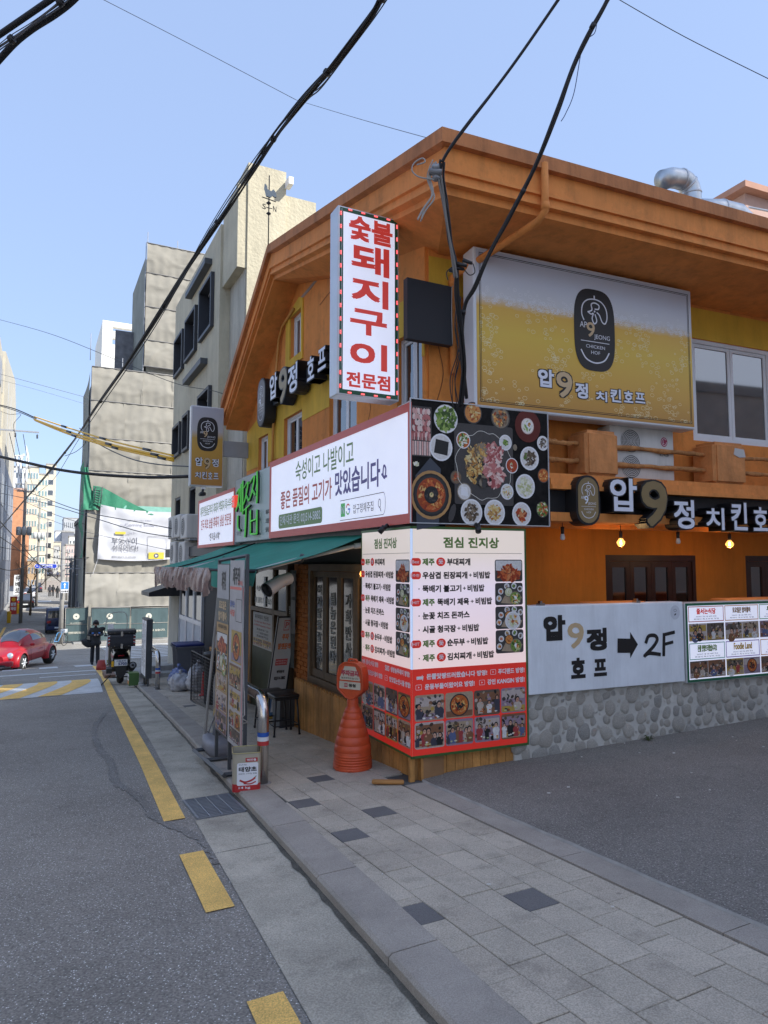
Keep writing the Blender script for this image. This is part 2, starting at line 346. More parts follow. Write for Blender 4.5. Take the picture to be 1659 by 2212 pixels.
def flush_texts():
    jobs = []
    for j in TEXTS:
        o = text_mesh(j[2], 0, .5 if j[10] else 0); jobs.append((j, o, text_mesh(j[2], 0, 0) if j[10] else None))
    bpy.context.view_layer.update(); dg = bpy.context.evaluated_depsgraph_get(); groups = {}
    for j, o, o2 in jobs:
        parent, part, txt, x0, x1, z0, z1, y, m, bold, depth, shear, rot = j
        me = bpy.data.meshes.new_from_object(o.evaluated_get(dg)); vs = [v.co.copy() for v in me.vertices]; fs = [list(p.vertices) for p in me.polygons]
        if not vs: continue
        def place(vs, ref, grow=0):
            ax, bx = min(v.x for v in ref), max(v.x for v in ref); ay, by = min(v.y for v in ref), max(v.y for v in ref)
            sx = (x1 - x0) / max(bx - ax, 1e-6); sy = (z1 - z0) / max(by - ay, 1e-6)
            return [(x0 + (v.x - ax) * sx + (v.y - ay) * sy * shear, v.z, z0 + (v.y - ay) * sy) for v in vs]
        if depth:
            me2 = bpy.data.meshes.new_from_object(o2.evaluated_get(dg)); v2 = [v.co.copy() for v in me2.vertices]; f2 = [list(p.vertices) for p in me2.polygons]
            b = MB(); B_ = .05; hh_ = z1 - z0; n_ = 0
            for dx, dz in OFF9:
                gx, gz_ = B_ * hh_, B_ * hh_; pv = [(x0 + gx + (a - x0) * (1 - 2 * gx / (x1 - x0)) + dx * gx, h, z0 + gz_ + (c - z0) * (1 - 2 * gz_ / hh_) + dz * gz_) for a, h, c in place(vs, vs)]
                b.add([(a, y + (depth if h < 0 else 0) + n_ * 2e-4, c) for a, h, c in pv], fs, m); n_ += 1
            ww, hh = (x1 - x0) * .035, (z1 - z0) * .035
            xs0, xs1, zs0, zs1 = x0 + ww, x1 - ww, z0 + hh, z1 - hh
            ax, bx = min(v.x for v in v2), max(v.x for v in v2); ay, by = min(v.y for v in v2), max(v.y for v in v2)
            B2 = .022 * hh_; n_ = 0
            for dx, dz in OFF9:
                b.add([(xs0 + B2 + (v.x - ax) / (bx - ax) * (xs1 - xs0 - 2 * B2) + dx * B2, y - .003 - n_ * 2e-5, zs0 + B2 + (v.y - ay) / (by - ay) * (zs1 - zs0 - 2 * B2) + dz * B2) for v in v2], f2, rot[0]); n_ += 1
            b.build('letter', parent); bpy.data.meshes.remove(me2)
        else:
            key = (parent.name, part) if part != 'letter' else (parent.name, part, txt, x0)
            g = groups.setdefault(key, (parent, part, MB()))
            pv = place(vs, vs)
            if rot:
                cxx, czz = (x0 + x1) / 2, (z0 + z1) / 2; c_, s_ = math.cos(rot), math.sin(rot)
                pv = [(cxx + (a - cxx) * c_ - (c - czz) * s_, h, czz + (a - cxx) * s_ + (c - czz) * c_) for a, h, c in pv]
            if callable(y): g[2].add([(a, y(a, c), c) for a, h, c in pv], fs, m)
            elif bold <= .005: g[2].add([(a, y, c) for a, h, c in pv], fs, m)
            else:
                B_ = bold * min(z1 - z0, (x1 - x0)) * 1.25; n_ = 0; kx, kz = 1 - 2 * B_ / (x1 - x0), 1 - 2 * B_ / (z1 - z0)
                for dx, dz in (OFF9 if bold >= .04 else OFF5):
                    g[2].add([(x0 + B_ + (a - x0) * kx + dx * B_, y - n_ * 1.5e-5, z0 + B_ + (c - z0) * kz + dz * B_) for a, h, c in pv], fs, m); n_ += 1
        bpy.data.meshes.remove(me)
    for j, o, o2 in jobs:
        for q in (o, o2):
            if q: c = q.data; bpy.data.objects.remove(q); bpy.data.curves.remove(c)
    for parent, part, b in groups.values(): b.build(part, parent, None if part == 'letter' else 'stuff')

# flat printed pictures (dishes, faces of posters): small shapes in a palette
def pal(name, cols, emit=0.0): return [mat('%s_%d' % (name, i), c, .5, var=.15, vscale=60, emit=emit) for i, c in enumerate(cols)]
P_GREEN = pal('print_leaf', [(.08, .17, .02), (.18, .30, .05), (.30, .42, .10), (.04, .09, .01)])
P_ORANGE = pal('print_stew', [(.50, .12, .02), (.62, .25, .06), (.35, .06, .01), (.70, .45, .15)])
P_RED = pal('print_kimchi', [(.40, .05, .01), (.55, .12, .03), (.25, .03, .01), (.60, .22, .08)])
P_MEAT = pal('print_meat', [(.50, .17, .16), (.66, .38, .34), (.36, .08, .08), (.75, .58, .53)])
P_BROWN = pal('print_roots', [(.10, .07, .04), (.18, .12, .07), (.25, .20, .14), (.05, .03, .02)])
P_GOLD = pal('print_sprout', [(.55, .30, .08), (.66, .45, .15), (.40, .17, .03), (.70, .58, .30)])
P_PALE = pal('print_pale', [(.62, .62, .40), (.72, .72, .58), (.50, .52, .25), (.78, .76, .68)])
P_DARK = pal('print_dark', [(.014, .014, .014), (.03, .03, .03), (.055, .05, .048), (.010, .013, .013)])
P_SKIN = pal('print_skin', [(.62, .36, .25), (.55, .28, .18)])
P_CLOTH = pal('print_cloth', [(.70, .68, .66), (.05, .05, .07), (.35, .05, .05), (.10, .13, .25), (.50, .42, .35)])
P_ROOM = pal('print_room', [(.22, .10, .05), (.40, .30, .20), (.12, .09, .07), (.50, .42, .38), (.45, .30, .06), (.30, .22, .28)])
def scatter(b, cx, cz, rx, rz, y, pl_, n, sz, elong=1.6):
    for i in range(n):
        a = random.uniform(0, 6.283); q = math.sqrt(random.random()) * .86
        b.disc(cx + rx * q * math.cos(a), cz + rz * q * math.sin(a), sz * random.uniform(.6, 1.3) * elong, sz * random.uniform(.5, 1), y - .00002 * i, random.choice(pl_), 6, random.uniform(0, 3.14))
def dish(b, cx, cz, r, y, rim, inner, palette, n=26, fill=.78, sz=.16, rz=None):
    rz = rz or r
    b.disc(cx, cz, r, rz, y, rim, 22); b.disc(cx, cz, r * .88, rz * .88, y - .0002, inner, 20)
    scatter(b, cx, cz, r * fill, rz * fill, y - .0004, palette, int(n * 1.5), r * sz * .85)
def clipq(x, x0, x1): return max(x0, min(x1, x))
def thumb_food(b, x0, x1, z0, z1, y, kind):
    b.rsheet(x0, x1, z0, z1, min(x1 - x0, z1 - z0) * .1, y, P_DARK[2]); w, h = x1 - x0, z1 - z0; cx, cz = (x0 + x1) / 2, (z0 + z1) / 2
    if kind == 0:
        b.rsheet(x0 + w * .03, x1 - w * .03, cz, z1 - h * .04, h * .06, y - .0003, P_CLOTH[0]); scatter(b, cx, z0 + h * .3, w * .46, h * .3, y - .0006, P_RED, 60, w * .06); scatter(b, cx, z0 + h * .6, w * .2, h * .18, y - .002, P_RED, 22, w * .05)
        b.stroke([(cx + w * .1, z0 + h * .75), (x1 - w * .03, z1 - h * .12)], w * .02, y - .0028, P_PALE[3]); return
    b.sheet([(x0 + w * .2, z0 + h * .1), (x1 - w * .15, z0 + h * .02), (x1 - w * .03, z0 + h * .35), (x0 + w * .4, z0 + h * .55)], y - .0002, P_ROOM[1])
    for fx, fz, p in ((.2, .62, P_RED), (.42, .85, P_ROOM), (.68, .86, P_GREEN), (.9, .72, P_BROWN), (.13, .3, P_ORANGE)):
        dish(b, x0 + w * fx, z0 + h * fz, w * .095, y - .0006, M_PWHITE, P_CLOTH[0], p, 7, .5, .3, w * .095)
    dish(b, x0 + w * .48, z0 + h * .58, w * .15, y - .0012, P_DARK[0], P_PALE[0] if kind == 1 else P_ORANGE[1], P_PALE if kind == 1 else P_ORANGE, 12, .7, .2)
    if kind == 2: dish(b, x0 + w * .62, z0 + h * .36, w * .28, y - .002, M_PWHITE, P_CLOTH[0], P_ORANGE + P_PALE, 26, .7, .16)
    else: dish(b, x0 + w * .72, z0 + h * .3, w * .21, y - .002, P_BROWN[2], P_GREEN[1], P_GREEN + P_ORANGE + P_PALE, 22, .8, .2); b.disc(x0 + w * .72, z0 + h * .32, w * .06, w * .06, y - .003, M_PWHITE, 10)
def thumb_people(b, x0, x1, z0, z1, y, n=3, seed=0, food=False, rnd=True):
    rr = random.Random(seed); w, h = x1 - x0, z1 - z0; room = rr.choice(P_ROOM)
    if rnd: b.rsheet(x0, x1, z0, z1, min(w, h) * .1, y, room)
    else: b.sheet(rect(x0, x1, z0, z1), y, room)
    b.sheet(rect(x0 + w * .04, x1 - w * .04, z0 + h * .55, z1 - h * .1), y - .0002, rr.choice(P_ROOM))
    b.sheet(rect(x0 + w * .03, x1 - w * .03, z0 + h * .05, z0 + h * .28), y - .0003, rr.choice(P_ROOM))
    if food:
        dish(b, (x0 + x1) / 2, (z0 + z1) / 2, min(w, h) * .44, y - .0005, P_DARK[1], P_ORANGE[0], P_ORANGE + P_RED, 50, .85, .12); scatter(b, (x0 + x1) / 2, (z0 + z1) / 2, w * .15, h * .2, y - .002, P_DARK, 16, w * .05); return
    for i in range(26): b.disc(x0 + w * rr.uniform(.06, .94), z0 + h * rr.uniform(.1, .92), w * rr.uniform(.03, .09), h * rr.uniform(.03, .09), y - .00035 - .00001 * i, rr.choice(P_ROOM + P_DARK + P_BROWN), 7, rr.uniform(0, 3))
    for i in range(n):
        sc = rr.uniform(.75, 1.45); px = x0 + w * (i + .6 + rr.uniform(-.28, .28)) / (n + .2); pz = z0 + h * rr.uniform(.46, .68); r = h * (.085 if n > 2 else .125) * sc
        px = clipq(px, x0 + r * 1.6, x1 - r * 1.6); c = rr.choice(P_CLOTH + P_DARK[:1] + P_ROOM[:1]); yy = y - .0007 - .0004 * i; tl = rr.uniform(-.35, .35)
        b.disc(px, pz - r * 2.1, min(r * 1.7, px - x0, x1 - px), r * 1.5, yy, c, 12, tl); b.sheet(rect(px - r * 1.25, px + r * 1.25, z0 + h * .08, pz - r * 2.0), yy - .00005, c)
        b.disc(px + tl * r * .5, pz + r * .15, r * .9, r * 1.1, yy - .0001, P_DARK[rr.randrange(2)], 10, tl); b.disc(px + tl * r * .3, pz - r * .15, r * .62, r * .85, yy - .0002, rr.choice(P_SKIN), 10, tl)
        b.disc(px + tl * r * .3, pz - r * .02, r * .5, r * .09, yy - .00025, P_BROWN[1], 6, tl)
        if rr.random() < .6: b.disc(px + rr.choice((-1, 1)) * r * .9, pz - r * 1.5, r * .35, r * .35, yy - .0003, P_SKIN[1], 7)
    for i in range(7): b.disc(x0 + w * rr.uniform(.12, .88), z0 + h * rr.uniform(.08, .26), w * rr.uniform(.03, .06), h * rr.uniform(.02, .04), y - .0032 - i * .00002, rr.choice(P_CLOTH[:1] + P_ORANGE + P_PALE), 8)
def logo_chick(b, cx, cz, w, y, m, lw):
    """line drawing of a bird's head under an arched comb"""
    q = lambda pts: [(cx + x * w, cz + z * w) for x, z in pts]
    b.stroke(q([(-.42, -.30), (-.50, -.10), (-.46, .18), (-.28, .36), (0, .42), (.28, .36), (.46, .16), (.50, -.12), (.42, -.32), (.30, -.28), (.20, -.08), (.10, .0)]), lw, y, m)
    b.stroke(q([(-.26, -.02), (-.10, .06), (-.12, .24), (.02, .30), (.18, .24), (.16, .12), (.02, .10)]), lw, y - .001, m)
    b.stroke(q([(-.26, -.02), (-.14, -.08), (-.05, -.05), (-.10, -.22), (-.02, -.38), (.08, -.28), (.02, -.08)]), lw, y - .002, m)
    b.stroke(q([(0, .42), (0, .52)]), lw * 1.3, y - .003, m); b.disc(cx + .0 * w, cz + .02 * w, lw * .8, lw * .8, y - .0031, m, 8)
def nine(parent, x0, x1, z0, z1, y, m, part='lettering', bold=.03): T(parent, '9', x0, x1, z0, z1, y, m, bold, part)
# ================================================================ SETTING: ground, road, alley, pavement
b = MB(); ss = [-60, -30, -14, -10, -8, -7, -6, -5, -4, -3, -2, -1] + [0 + i for i in range(0, 56, 1)] + [60, 70, 80, 95, 110, 130, 160, 200, 260, 330, 600, 1500]
os_ = [-1500, -300, -80, -40, -20, -10, -4, -.12, 1.3, 3, 8, 14, 40, 120, 1500]
vs = [W1(s, o, rz_(s) - (.03 if o <= -.12 and s < 14 else 0) - (.9 if o <= -4 and 0 < s < 14 else 0)) for s in ss for o in os_]; nv = len(os_)
b.add(vs, [(i * nv + j, (i + 1) * nv + j, (i + 1) * nv + j + 1, i * nv + j + 1) for i in range(len(ss) - 1) for j in range(nv - 1)], M_ROAD, True)
b.build('road', kind='structure')
# alley asphalt, rising away from the street
b = MB(); sa = [-40, -20, -12, -8, -6, -5, -4, -3, -2, -1, -.5, .02, .3, .9]; oa = [-.1, -.5, -1, -2, -3, -4.5, -7, -12, -40]
def alv(s, o):
    dip = .05 * math.exp(-((o + .1) / .12) ** 2)
    return W1(s, o, alz(min(s, .6), o) - dip * .3)
vs = [alv(s, o) for s in sa for o in oa]; nv = len(oa)
b.add(vs, [(i * nv + j, (i + 1) * nv + j, (i + 1) * nv + j + 1, i * nv + j + 1) for i in range(len(sa) - 1) for j in range(nv - 1)], M_ALLEY, True)
b.build('alley', kind='structure')

def kerb_o(s):                                   # outer (street) edge of the kerb
    P = [(-30, 2.2), (-6, 1.55), (-2.75, 1.44), (-.08, 1.31), (.86, 1.27), (3.5, 1.12), (8.1, .90), (11.5, .74), (16, .60), (60, .3)]
    for (a, x), (c, y) in zip(P, P[1:]):
        if s <= c: return x + (y - x) * (s - a) / (c - a)
    return .3
def gut_o(s): return kerb_o(s) + .40
# gutter strip: cast concrete lengths
b = MB()
def strip(fn0, fn1, s0, s1, dz, m, name, kind='structure', step=.5, parent=None, base=rz_):
    b = MB(); n = max(1, int((s1 - s0) / step)); vs = []
    for i in range(n + 1):
        s = s0 + (s1 - s0) * i / n; vs += [W1(s, fn0(s), base(s) + dz), W1(s, fn1(s), base(s) + dz)]
    b.add(vs, [(2 * i, 2 * i + 2, 2 * i + 3, 2 * i + 1) for i in range(n)], m, True)
    return b.build(name, parent, kind)
gj = [-12, -7.5, -3.2, -.62, .12, .72, 3.4, 6.4, 9.4, 12.4, 15.6]
gut = thing('gutter', 'x', 'x'); del gut['label']; del gut['category']; gut['kind'] = 'structure'
for a, c in zip(gj, gj[1:]):
    if a == .12: continue
    strip(kerb_o, gut_o, a + .004, c - .004, .005, M_GUTTER, 'concrete_length', None, .4, gut)
# kerb stones
kerb = thing('kerb', 'x', 'x'); del kerb['label']; del kerb['category']; kerb['kind'] = 'structure'
s = -7.0
while s < 15:
    L = .93; b = MB(); n = 3; vs = []
    for i in range(n + 1):
        q = s + .004 + (L - .008) * i / n; o = kerb_o(q)
        vs += [W1(q, o, rz_(q) - .05), W1(q, o, gz(q) - .012), W1(q, o - .015, gz(q) + .002), W1(q, o - .235, gz(q) + .004), W1(q, o - .235, rz_(q) - .05)]
    fs = []
    for i in range(n):
        for k in range(4): a = i * 5 + k; fs.append((a, a + 5, a + 6, a + 1))
    fs += [(0, 1, 2, 3, 4), tuple(n * 5 + k for k in (4, 3, 2, 1, 0))]
    b.add(vs, fs, M_KERB); b.build('kerb_stone', kerb); s += L
# bed under the slabs and the slabs themselves
strip(lambda s: -.45, lambda s: kerb_o(s) - .22, -8, 15, -.012, mat('joint_sand', (.10, .10, .095), .95, var=.2), 'pavement_bed', base=gz)
pav = thing('pavement', 'x', 'x'); del pav['label']; del pav['category']; pav['kind'] = 'structure'
dark = [(-2.26, .66), (-1.94, 1.08), (-1.0, .95), (-.53, .57), (.01, .9), (.61, .52), (5.97, .62), (4.6, .2), (7.9, .70), (3.3, .5), (-3.9, .35), (9.6, .5)]
slabs = []
wd, ln = .186, .275
for row in range(-2, 7):
    o0 = .115 + row * wd if row >= 0 else .115 + row * wd
    o1 = o0 + wd; off = (row % 2) * ln * .5 + (row % 3) * .06
    k = 0; s = -5.2 + off
    while s < 12.5:
        s1 = s + ln; lim = kerb_o(s) - .24
        lo = 0.115 if s < .1 else (-.40 if s < 14 else 0)
        a, c = max(o0, lo), min(o1, lim)
        if c - a > .03 and not (row < 0 and s < .1): slabs.append((a, c, s, s1))
        s = s1
slabs.sort(key=lambda q: (q[2] + 4.975) ** 2 + (q[0] - 2.77) ** 2)
def slab_mesh(b, a, c, s0, s1, m, g=.0042):
    jz = random.uniform(-.0015, .002); h = .008
    P = [(s0 + g, a + g), (s1 - g, a + g), (s1 - g, c - g), (s0 + g, c - g)]
    top = [W1(x, y, gz(x) + jz) for x, y in P]; mid = [W1(x - (.002 if i in (0, 3) else -.002), y + (-.002 if i < 2 else .002), gz(x) + jz - .003) for i, (x, y) in enumerate(P)]; bot = [W1(x, y, gz(x) - .03) for x, y in P]
    vs = top + mid + bot; fs = [(0, 1, 2, 3)] + [(i, 4 + i, 4 + (i + 1) % 4, (i + 1) % 4) for i in range(4)] + [(4 + i, 8 + i, 8 + (i + 1) % 4, 4 + (i + 1) % 4) for i in range(4)]
    b.add(vs, fs, m)
rest = MB(); dk = list(dark)
for i, (a, c, s0, s1) in enumerate(slabs):
    m = random.choices(M_PAVE, (5, 2, 3))[0]
    hit = [d for d in dk if s0 <= d[0] < s1 and a <= d[1] < c]
    if hit: slab_mesh(rest, a, c, s0 + ln * .75, s1, m); m = M_PAVED; s1 = s0 + ln * .75
    if i < 290: b = MB(); slab_mesh(b, a, c, s0, s1, m); b.build('paving_slab', pav)
    else: slab_mesh(rest, a, c, s0, s1, m)
rest.build('paving_slabs_beyond', pav, 'stuff')
# flat granite strip between pavement and alley, with its cement bead
ks = thing('alley_kerb', 'x', 'x'); del ks['label']; del ks['category']; ks['kind'] = 'structure'
s = -7.0
while s < -.1:
    L = min(1.02, -.08 - s); b = MB(); P = [(s + .003, -.07), (s + L - .003, -.07), (s + L - .003, .108), (s + .003, .108)]
    b.add([W1(x, y, gz(x) + .006) for x, y in P] + [W1(x, y, gz(x) - .05) for x, y in P], [(0, 1, 2, 3)] + [(i, 4 + i, 4 + (i + 1) % 4, (i + 1) % 4) for i in range(4)], M_KERB); b.build('kerb_stone', ks); s += L
b = MB(); vs = []; n = 60
for i in range(n + 1):
    s = -7 + 6.95 * i / n; w = .02 + .008 * math.sin(i * 1.7) + .006 * math.sin(i * .6)
    vs += [W1(s, -.066, gz(s) + .006), W1(s, -.066 - w * .5, gz(s) + .020), W1(s, -.066 - w, gz(s) + .004)]
b.add(vs, [(3 * i + k, 3 * i + 3 + k, 3 * i + 4 + k, 3 * i + 1 + k) for i in range(n) for k in range(2)], mat('cement_bead', (.36, .34, .30), .9, var=.25, vscale=6), True)
b.build('cement_bead', ks)

# painted road markings
def marking(poly, m, name, dz=.005, step=None):
    b = MB(); b.add([W1(s, o, rz_(s) + dz) for s, o in poly], [tuple(range(len(poly)))], m); return b.build(name, None, 'structure')
def yl(s): return 2.02 + (1.79 - 1.90) * 0 - .022 * (s + 3) * 1.0 if s < 0 else 1.90 - .058 * s if s < 5 else max(.82, 1.61 - .05 * (s - 5))
def yr(s): return yl(s) - .145 - (.03 if s > 6 else 0)
def yyl(s):
    P = [(-9, 2.3), (-2.3, 2.0), (-.52, 1.93), (.25, 1.90), (2.17, 1.80), (4.68, 1.69), (8.88, 1.49), (15, 1.15), (22.5, .84)]
    for (a, x), (c, y) in zip(P, P[1:]):
        if s <= c: return x + (y - x) * (s - a) / (c - a)
    return .84
strip(yyl, lambda s: yyl(s) - .15, .22, 22.6, .006, M_YLINE, 'yellow_edge_line', step=.4)
for a, c in ((-1.43, -.53), (-3.2, -2.29), (-5.0, -4.1)): strip(yyl, lambda s: yyl(s) - .145, a, c, .006, M_YLINE, 'yellow_dash', step=.2)
# dark asphalt seam between line and gutter, tar crack
b = MB(); random.seed(9); P = spline([(6.6, 1.75), (5.0, 2.02), (3.6, 2.08), (2.6, 2.04), (1.7, 2.08), (1.1, 1.98), (.35, 1.93), (-.05, 1.82), (-.35, 1.74), (-.8, 1.74)], 14)
vs = []
for i, (s, o) in enumerate(P): w = .02 + .035 * abs(math.sin(i * .9)) * random.uniform(.5, 1); w2 = .02 + .03 * random.random(); vs += [W1(s, o - w, rz_(s) + .0045), W1(s, o + w2, rz_(s) + .0045)]
b.add(vs, [(2 * i, 2 * i + 2, 2 * i + 3, 2 * i + 1) for i in range(len(P) - 1)], asphalt('tar_seam', (.21, .196, .175), (.7, .7, .7), 115)); b.build('tar_crack', None, 'structure')
# dirt gathered against the kerb
b = MB(); vs = []; random.seed(12)
for i in range(181):
    s = -6 + .1 * i; w = .016 + .012 * abs(math.sin(i * .23)) * random.random() + .014 * random.random(); k = kerb_o(s)
    vs += [W1(s, k, rz_(s) + .010), W1(s, k + w, rz_(s) + .0085)]
b.add(vs, [(2 * i, 2 * i + 2, 2 * i + 3, 2 * i + 1) for i in range(180)], mat('gutter_dirt', (.11, .10, .08), .95, var=.3, vscale=9, fine=.3, fscale=120), True); b.build('gutter_dirt', None, 'stuff')
# low speed table painted in white and yellow
def hump(s): return .05 * math.sin(math.pi * max(0, min(1, (s - 10.1) / 4.2)))
b = MB(); n = 12; L_ = lambda s: 1.50 - .05 * (s - 10)
vs = []
for i in range(n + 1):
    s = 10.1 + 4.2 * i / n
    for o in (L_(s), 3, 4.5, 6.3): vs.append(W1(s, o, rz_(s) + .006 + hump(s)))
b.add(vs, [(4 * i + k, 4 * i + 4 + k, 4 * i + 5 + k, 4 * i + 1 + k) for i in range(n) for k in range(3)], M_WLINE, True); b.build('speed_table', None, 'structure')
for j, (oa_, w) in enumerate(((1.72, .42), (2.45, .42), (3.2, .42), (3.95, .42), (4.7, .42))):
    b = MB(); vs = []
    for i in range(n + 1):
        s = 10.12 + 4.1 * i / n; u = i / n; o = oa_ + u * u * -.0 + (1 - u) * .75 - .25 * math.sin(u * 3.1)
        vs += [W1(s, o - w / 2, rz_(s) + .010 + hump(s)), W1(s, o + w / 2, rz_(s) + .010 + hump(s))]
    b.add(vs, [(2 * i, 2 * i + 2, 2 * i + 3, 2 * i + 1) for i in range(n)], M_YLINE, True); b.build('yellow_chevron', None, 'structure')
strip(lambda s: .95, lambda s: 6, 18.6, 19.1, .006, M_WLINE, 'stop_line', step=.5)
strip(lambda s: 1.15, lambda s: 2.6, 16.4, 16.7, .006, M_WLINE, 'thin_white_line', step=.3)
for o in (.75, 1.95, 3.15, 4.35): strip(lambda s, o=o: o, lambda s, o=o: o + .62, 23.0, 24.8, .006, M_WLINE, 'crosswalk_bar')
for k in range(9): s = 27.5 + k * 1.25; strip(lambda s: -.6, lambda s: -4.6, s, s + .55, .006, M_WLINE, 'crosswalk_bar', step=.3)
for s0, s1 in ((62, 66), (84, 87), (97, 99.5)): strip(lambda s: .9, lambda s: 5.0, s0, s1, .008, M_WLINE, 'speed_table', step=1)
strip(lambda s: 5.1, lambda s: 4.9, 50, 96, .01, M_YLINE, 'yellow_edge_line', step=4)
# pavement and kerb round the building site beyond the cross street
b = MB(); b.add([W1(x, y, gz(x) + .0) for x, y in ((41.5, .6), (41.5, -20), (47.5, -20), (47.5, .6))], [(0, 1, 2, 3)], M_CONC)
b.add([W1(x, y, gz(x) - z) for x, y, z in ((41.5, .6, 0), (41.5, -20, 0), (41.5, -20, .15), (41.5, .6, .15))], [(0, 1, 2, 3)], M_CONC); b.build('far_pavement', None, 'structure')
strip(lambda s: 5.6, lambda s: 7.5, 45, 180, .12, M_CONC, 'left_pavement', step=5)
# concrete apron by the shop next door
b = MB()
for s0, s1, o0, o1, h in ((12.2, 14.6, -.6, .5, .10), (13.2, 15.2, -.7, .1, .22), (14.9, 16.4, -.6, .55, .05)): 
    b.add([W1(x, y, gz(x) + h) for x, y in ((s0, o0), (s1, o0), (s1, o1), (s0, o1))] + [W1(x, y, gz(x) - .2) for x, y in ((s0, o0), (s1, o0), (s1, o1), (s0, o1))], [(0, 1, 2, 3), (0, 4, 5, 1), (1, 5, 6, 2), (2, 6, 7, 3), (3, 7, 4, 0)], M_CONC)
b.build('concrete_apron', None, 'structure')

# ================================================================ the orange restaurant building
bd = F1('restaurant_building', 'orange and yellow rendered two storey corner restaurant with deep moulded eaves', 'building')
# local frame of the building = frame 1 at the corner: x=-s, y=-o, so a wall at o=-.35 is y=.35
def quadwin(parent, x0, x1, z0, z1, y, m_frame=M_WFRAME, sash=2, rec=.10, fw=.035, gl=M_GLASS, xx=None, pull=0):
    """window recessed by rec behind wall face y: frame, sashes with panes"""
    b = MB(); yy = y + rec
    b.box(x0, x1, yy - .05, yy, z0, z0 + fw, m_frame); b.box(x0, x1, yy - .05, yy, z1 - fw, z1, m_frame)
    b.box(x0, x0 + fw, yy - .05, yy, z0 + fw, z1 - fw, m_frame); b.box(x1 - fw, x1, yy - .05, yy, z0 + fw, z1 - fw, m_frame)
    w = b.build('window', parent); n = sash; ws = (x1 - x0 - 2 * fw) / n
    for i in range(n):
        a = x0 + fw + i * ws + .003; c = a + ws - .006; sw = fw * .9
        s = MB(); ys = yy - .035
        s.box(a, c, ys, ys + .03, z0 + fw + .002, z0 + fw + sw, m_frame); s.box(a, c, ys, ys + .03, z1 - fw - sw, z1 - fw - .002, m_frame)
        s.box(a, a + sw, ys, ys + .03, z0 + fw + sw, z1 - fw - sw, m_frame); s.box(c - sw, c, ys, ys + .03, z0 + fw + sw, z1 - fw - sw, m_frame)
        s.box(a + sw, c - sw, ys + .012, ys + .016, z0 + fw + sw, z1 - fw - sw, gl); s.build('sash', w)
    return w
P_EAVE = [(.63, 4.80), (-3.84, 5.81), (-6.40, 4.18)]       # (x, z) along the top of the street gable
def zroof(x):
    for (a, p), (c, q) in zip(P_EAVE, P_EAVE[1:]):
        if c <= x <= a: return p + (q - p) * (x - a) / (c - a)
    return 4.80
win1 = [(-4.13, -3.66, 4.33, 4.95), (-4.38, -3.62, 2.6, 3.53), (-5.66, -5.14, 2.6, 3.46), (-2.66, -1.86, 2.5, 3.60), (-.90, -.40, 2.5, 3.66)]
# upper street wall
wall = [(-.35, 1.80), (-.35, 4.42), (-.42, 4.50), (-3.84, 5.36), (-6.34, 3.78), (-6.34, 1.80)][::-1]
hl = lambda w, g=0: [(w[0] - g, w[2] - g), (w[1] + g, w[2] - g), (w[1] + g, w[3] + g), (w[0] - g, w[3] + g)]
MB().prism(wall, .35, .47, M_ORANGE, [hl(w) for w in win1]).build('street_wall', bd)
for w in win1: quadwin(bd, *w, .35, sash=2)
# yellow bands
yb = [(-.36, 3.36), (-.36, 4.02), (-4.4, 4.02), (-6.33, 3.70), (-6.33, 2.8), (-5.9, 2.8), (-5.9, 3.1), (-3.62, 3.1), (-3.6, 3.36)][::-1]
yb = [(-6.335, 3.0), (-4.62, 3.0), (-4.62, 2.7), (-3.62, 2.7), (-3.60, 3.36), (-.36, 3.36), (-.36, 4.02), (-4.6, 4.02), (-6.335, 3.66)]
def clip_holes(ws, lo, hi): return [[(w[0] - .0, max(w[2], lo)), (w[1], max(w[2], lo)), (w[1], min(w[3], hi)), (w[0], min(w[3], hi))] for w in ws]
ysh = [(-6.335, 3.0), (-5.66, 3.0), (-5.66, 3.46), (-5.14, 3.46), (-5.14, 3.0), (-4.62, 3.0), (-4.62, 2.7), (-4.38, 2.7), (-4.38, 3.53), (-3.62, 3.53), (-3.62, 3.36), (-2.66, 3.36), (-2.66, 3.60), (-1.86, 3.60), (-1.86, 3.36), (-.90, 3.36), (-.90, 3.66), (-.40, 3.66), (-.40, 3.36), (-.352, 3.36), (-.352, 4.02), (-4.6, 4.02), (-6.335, 3.66)]
MB().prism(ysh, .344, .352, M_YELLOW).build('yellow_band', bd)
MB().prism([(-4.30, 4.22), (-3.60, 4.22), (-3.60, 5.06), (-3.75, 5.12), (-4.15, 5.02), (-4.30, 4.96)], .33, .352, M_YELLOW, [hl(win1[0])]).build('window_surround', bd)
# repair scar in the render
MB().prism([(-3.9, 5.06), (-3.4, 5.08), (-3.0, 5.12), (-2.5, 5.15), (-2.5, 5.175), (-3.1, 5.15), (-3.9, 5.10)], .345, .352, mat('bare_cement', (.30, .24, .20), .9, var=.3)).build('render_scar', bd)
def crack(par, pts, y=.346): MB().stroke([(x, z) for x, z in pts], .009, y, mat('crack_dark', (.16, .06, .02), .9)).build('render_crack', par)
crack(bd, [(-2.6, 4.25), (-2.3, 4.3), (-1.9, 4.27), (-1.5, 4.36), (-1.2, 4.33)]); crack(bd, [(-3.0, 4.75), (-2.6, 4.8), (-2.2, 4.78), (-1.7, 4.88)]); crack(bd, [(-1.6, 2.9), (-1.5, 3.1), (-1.55, 3.3), (-1.4, 3.5)])
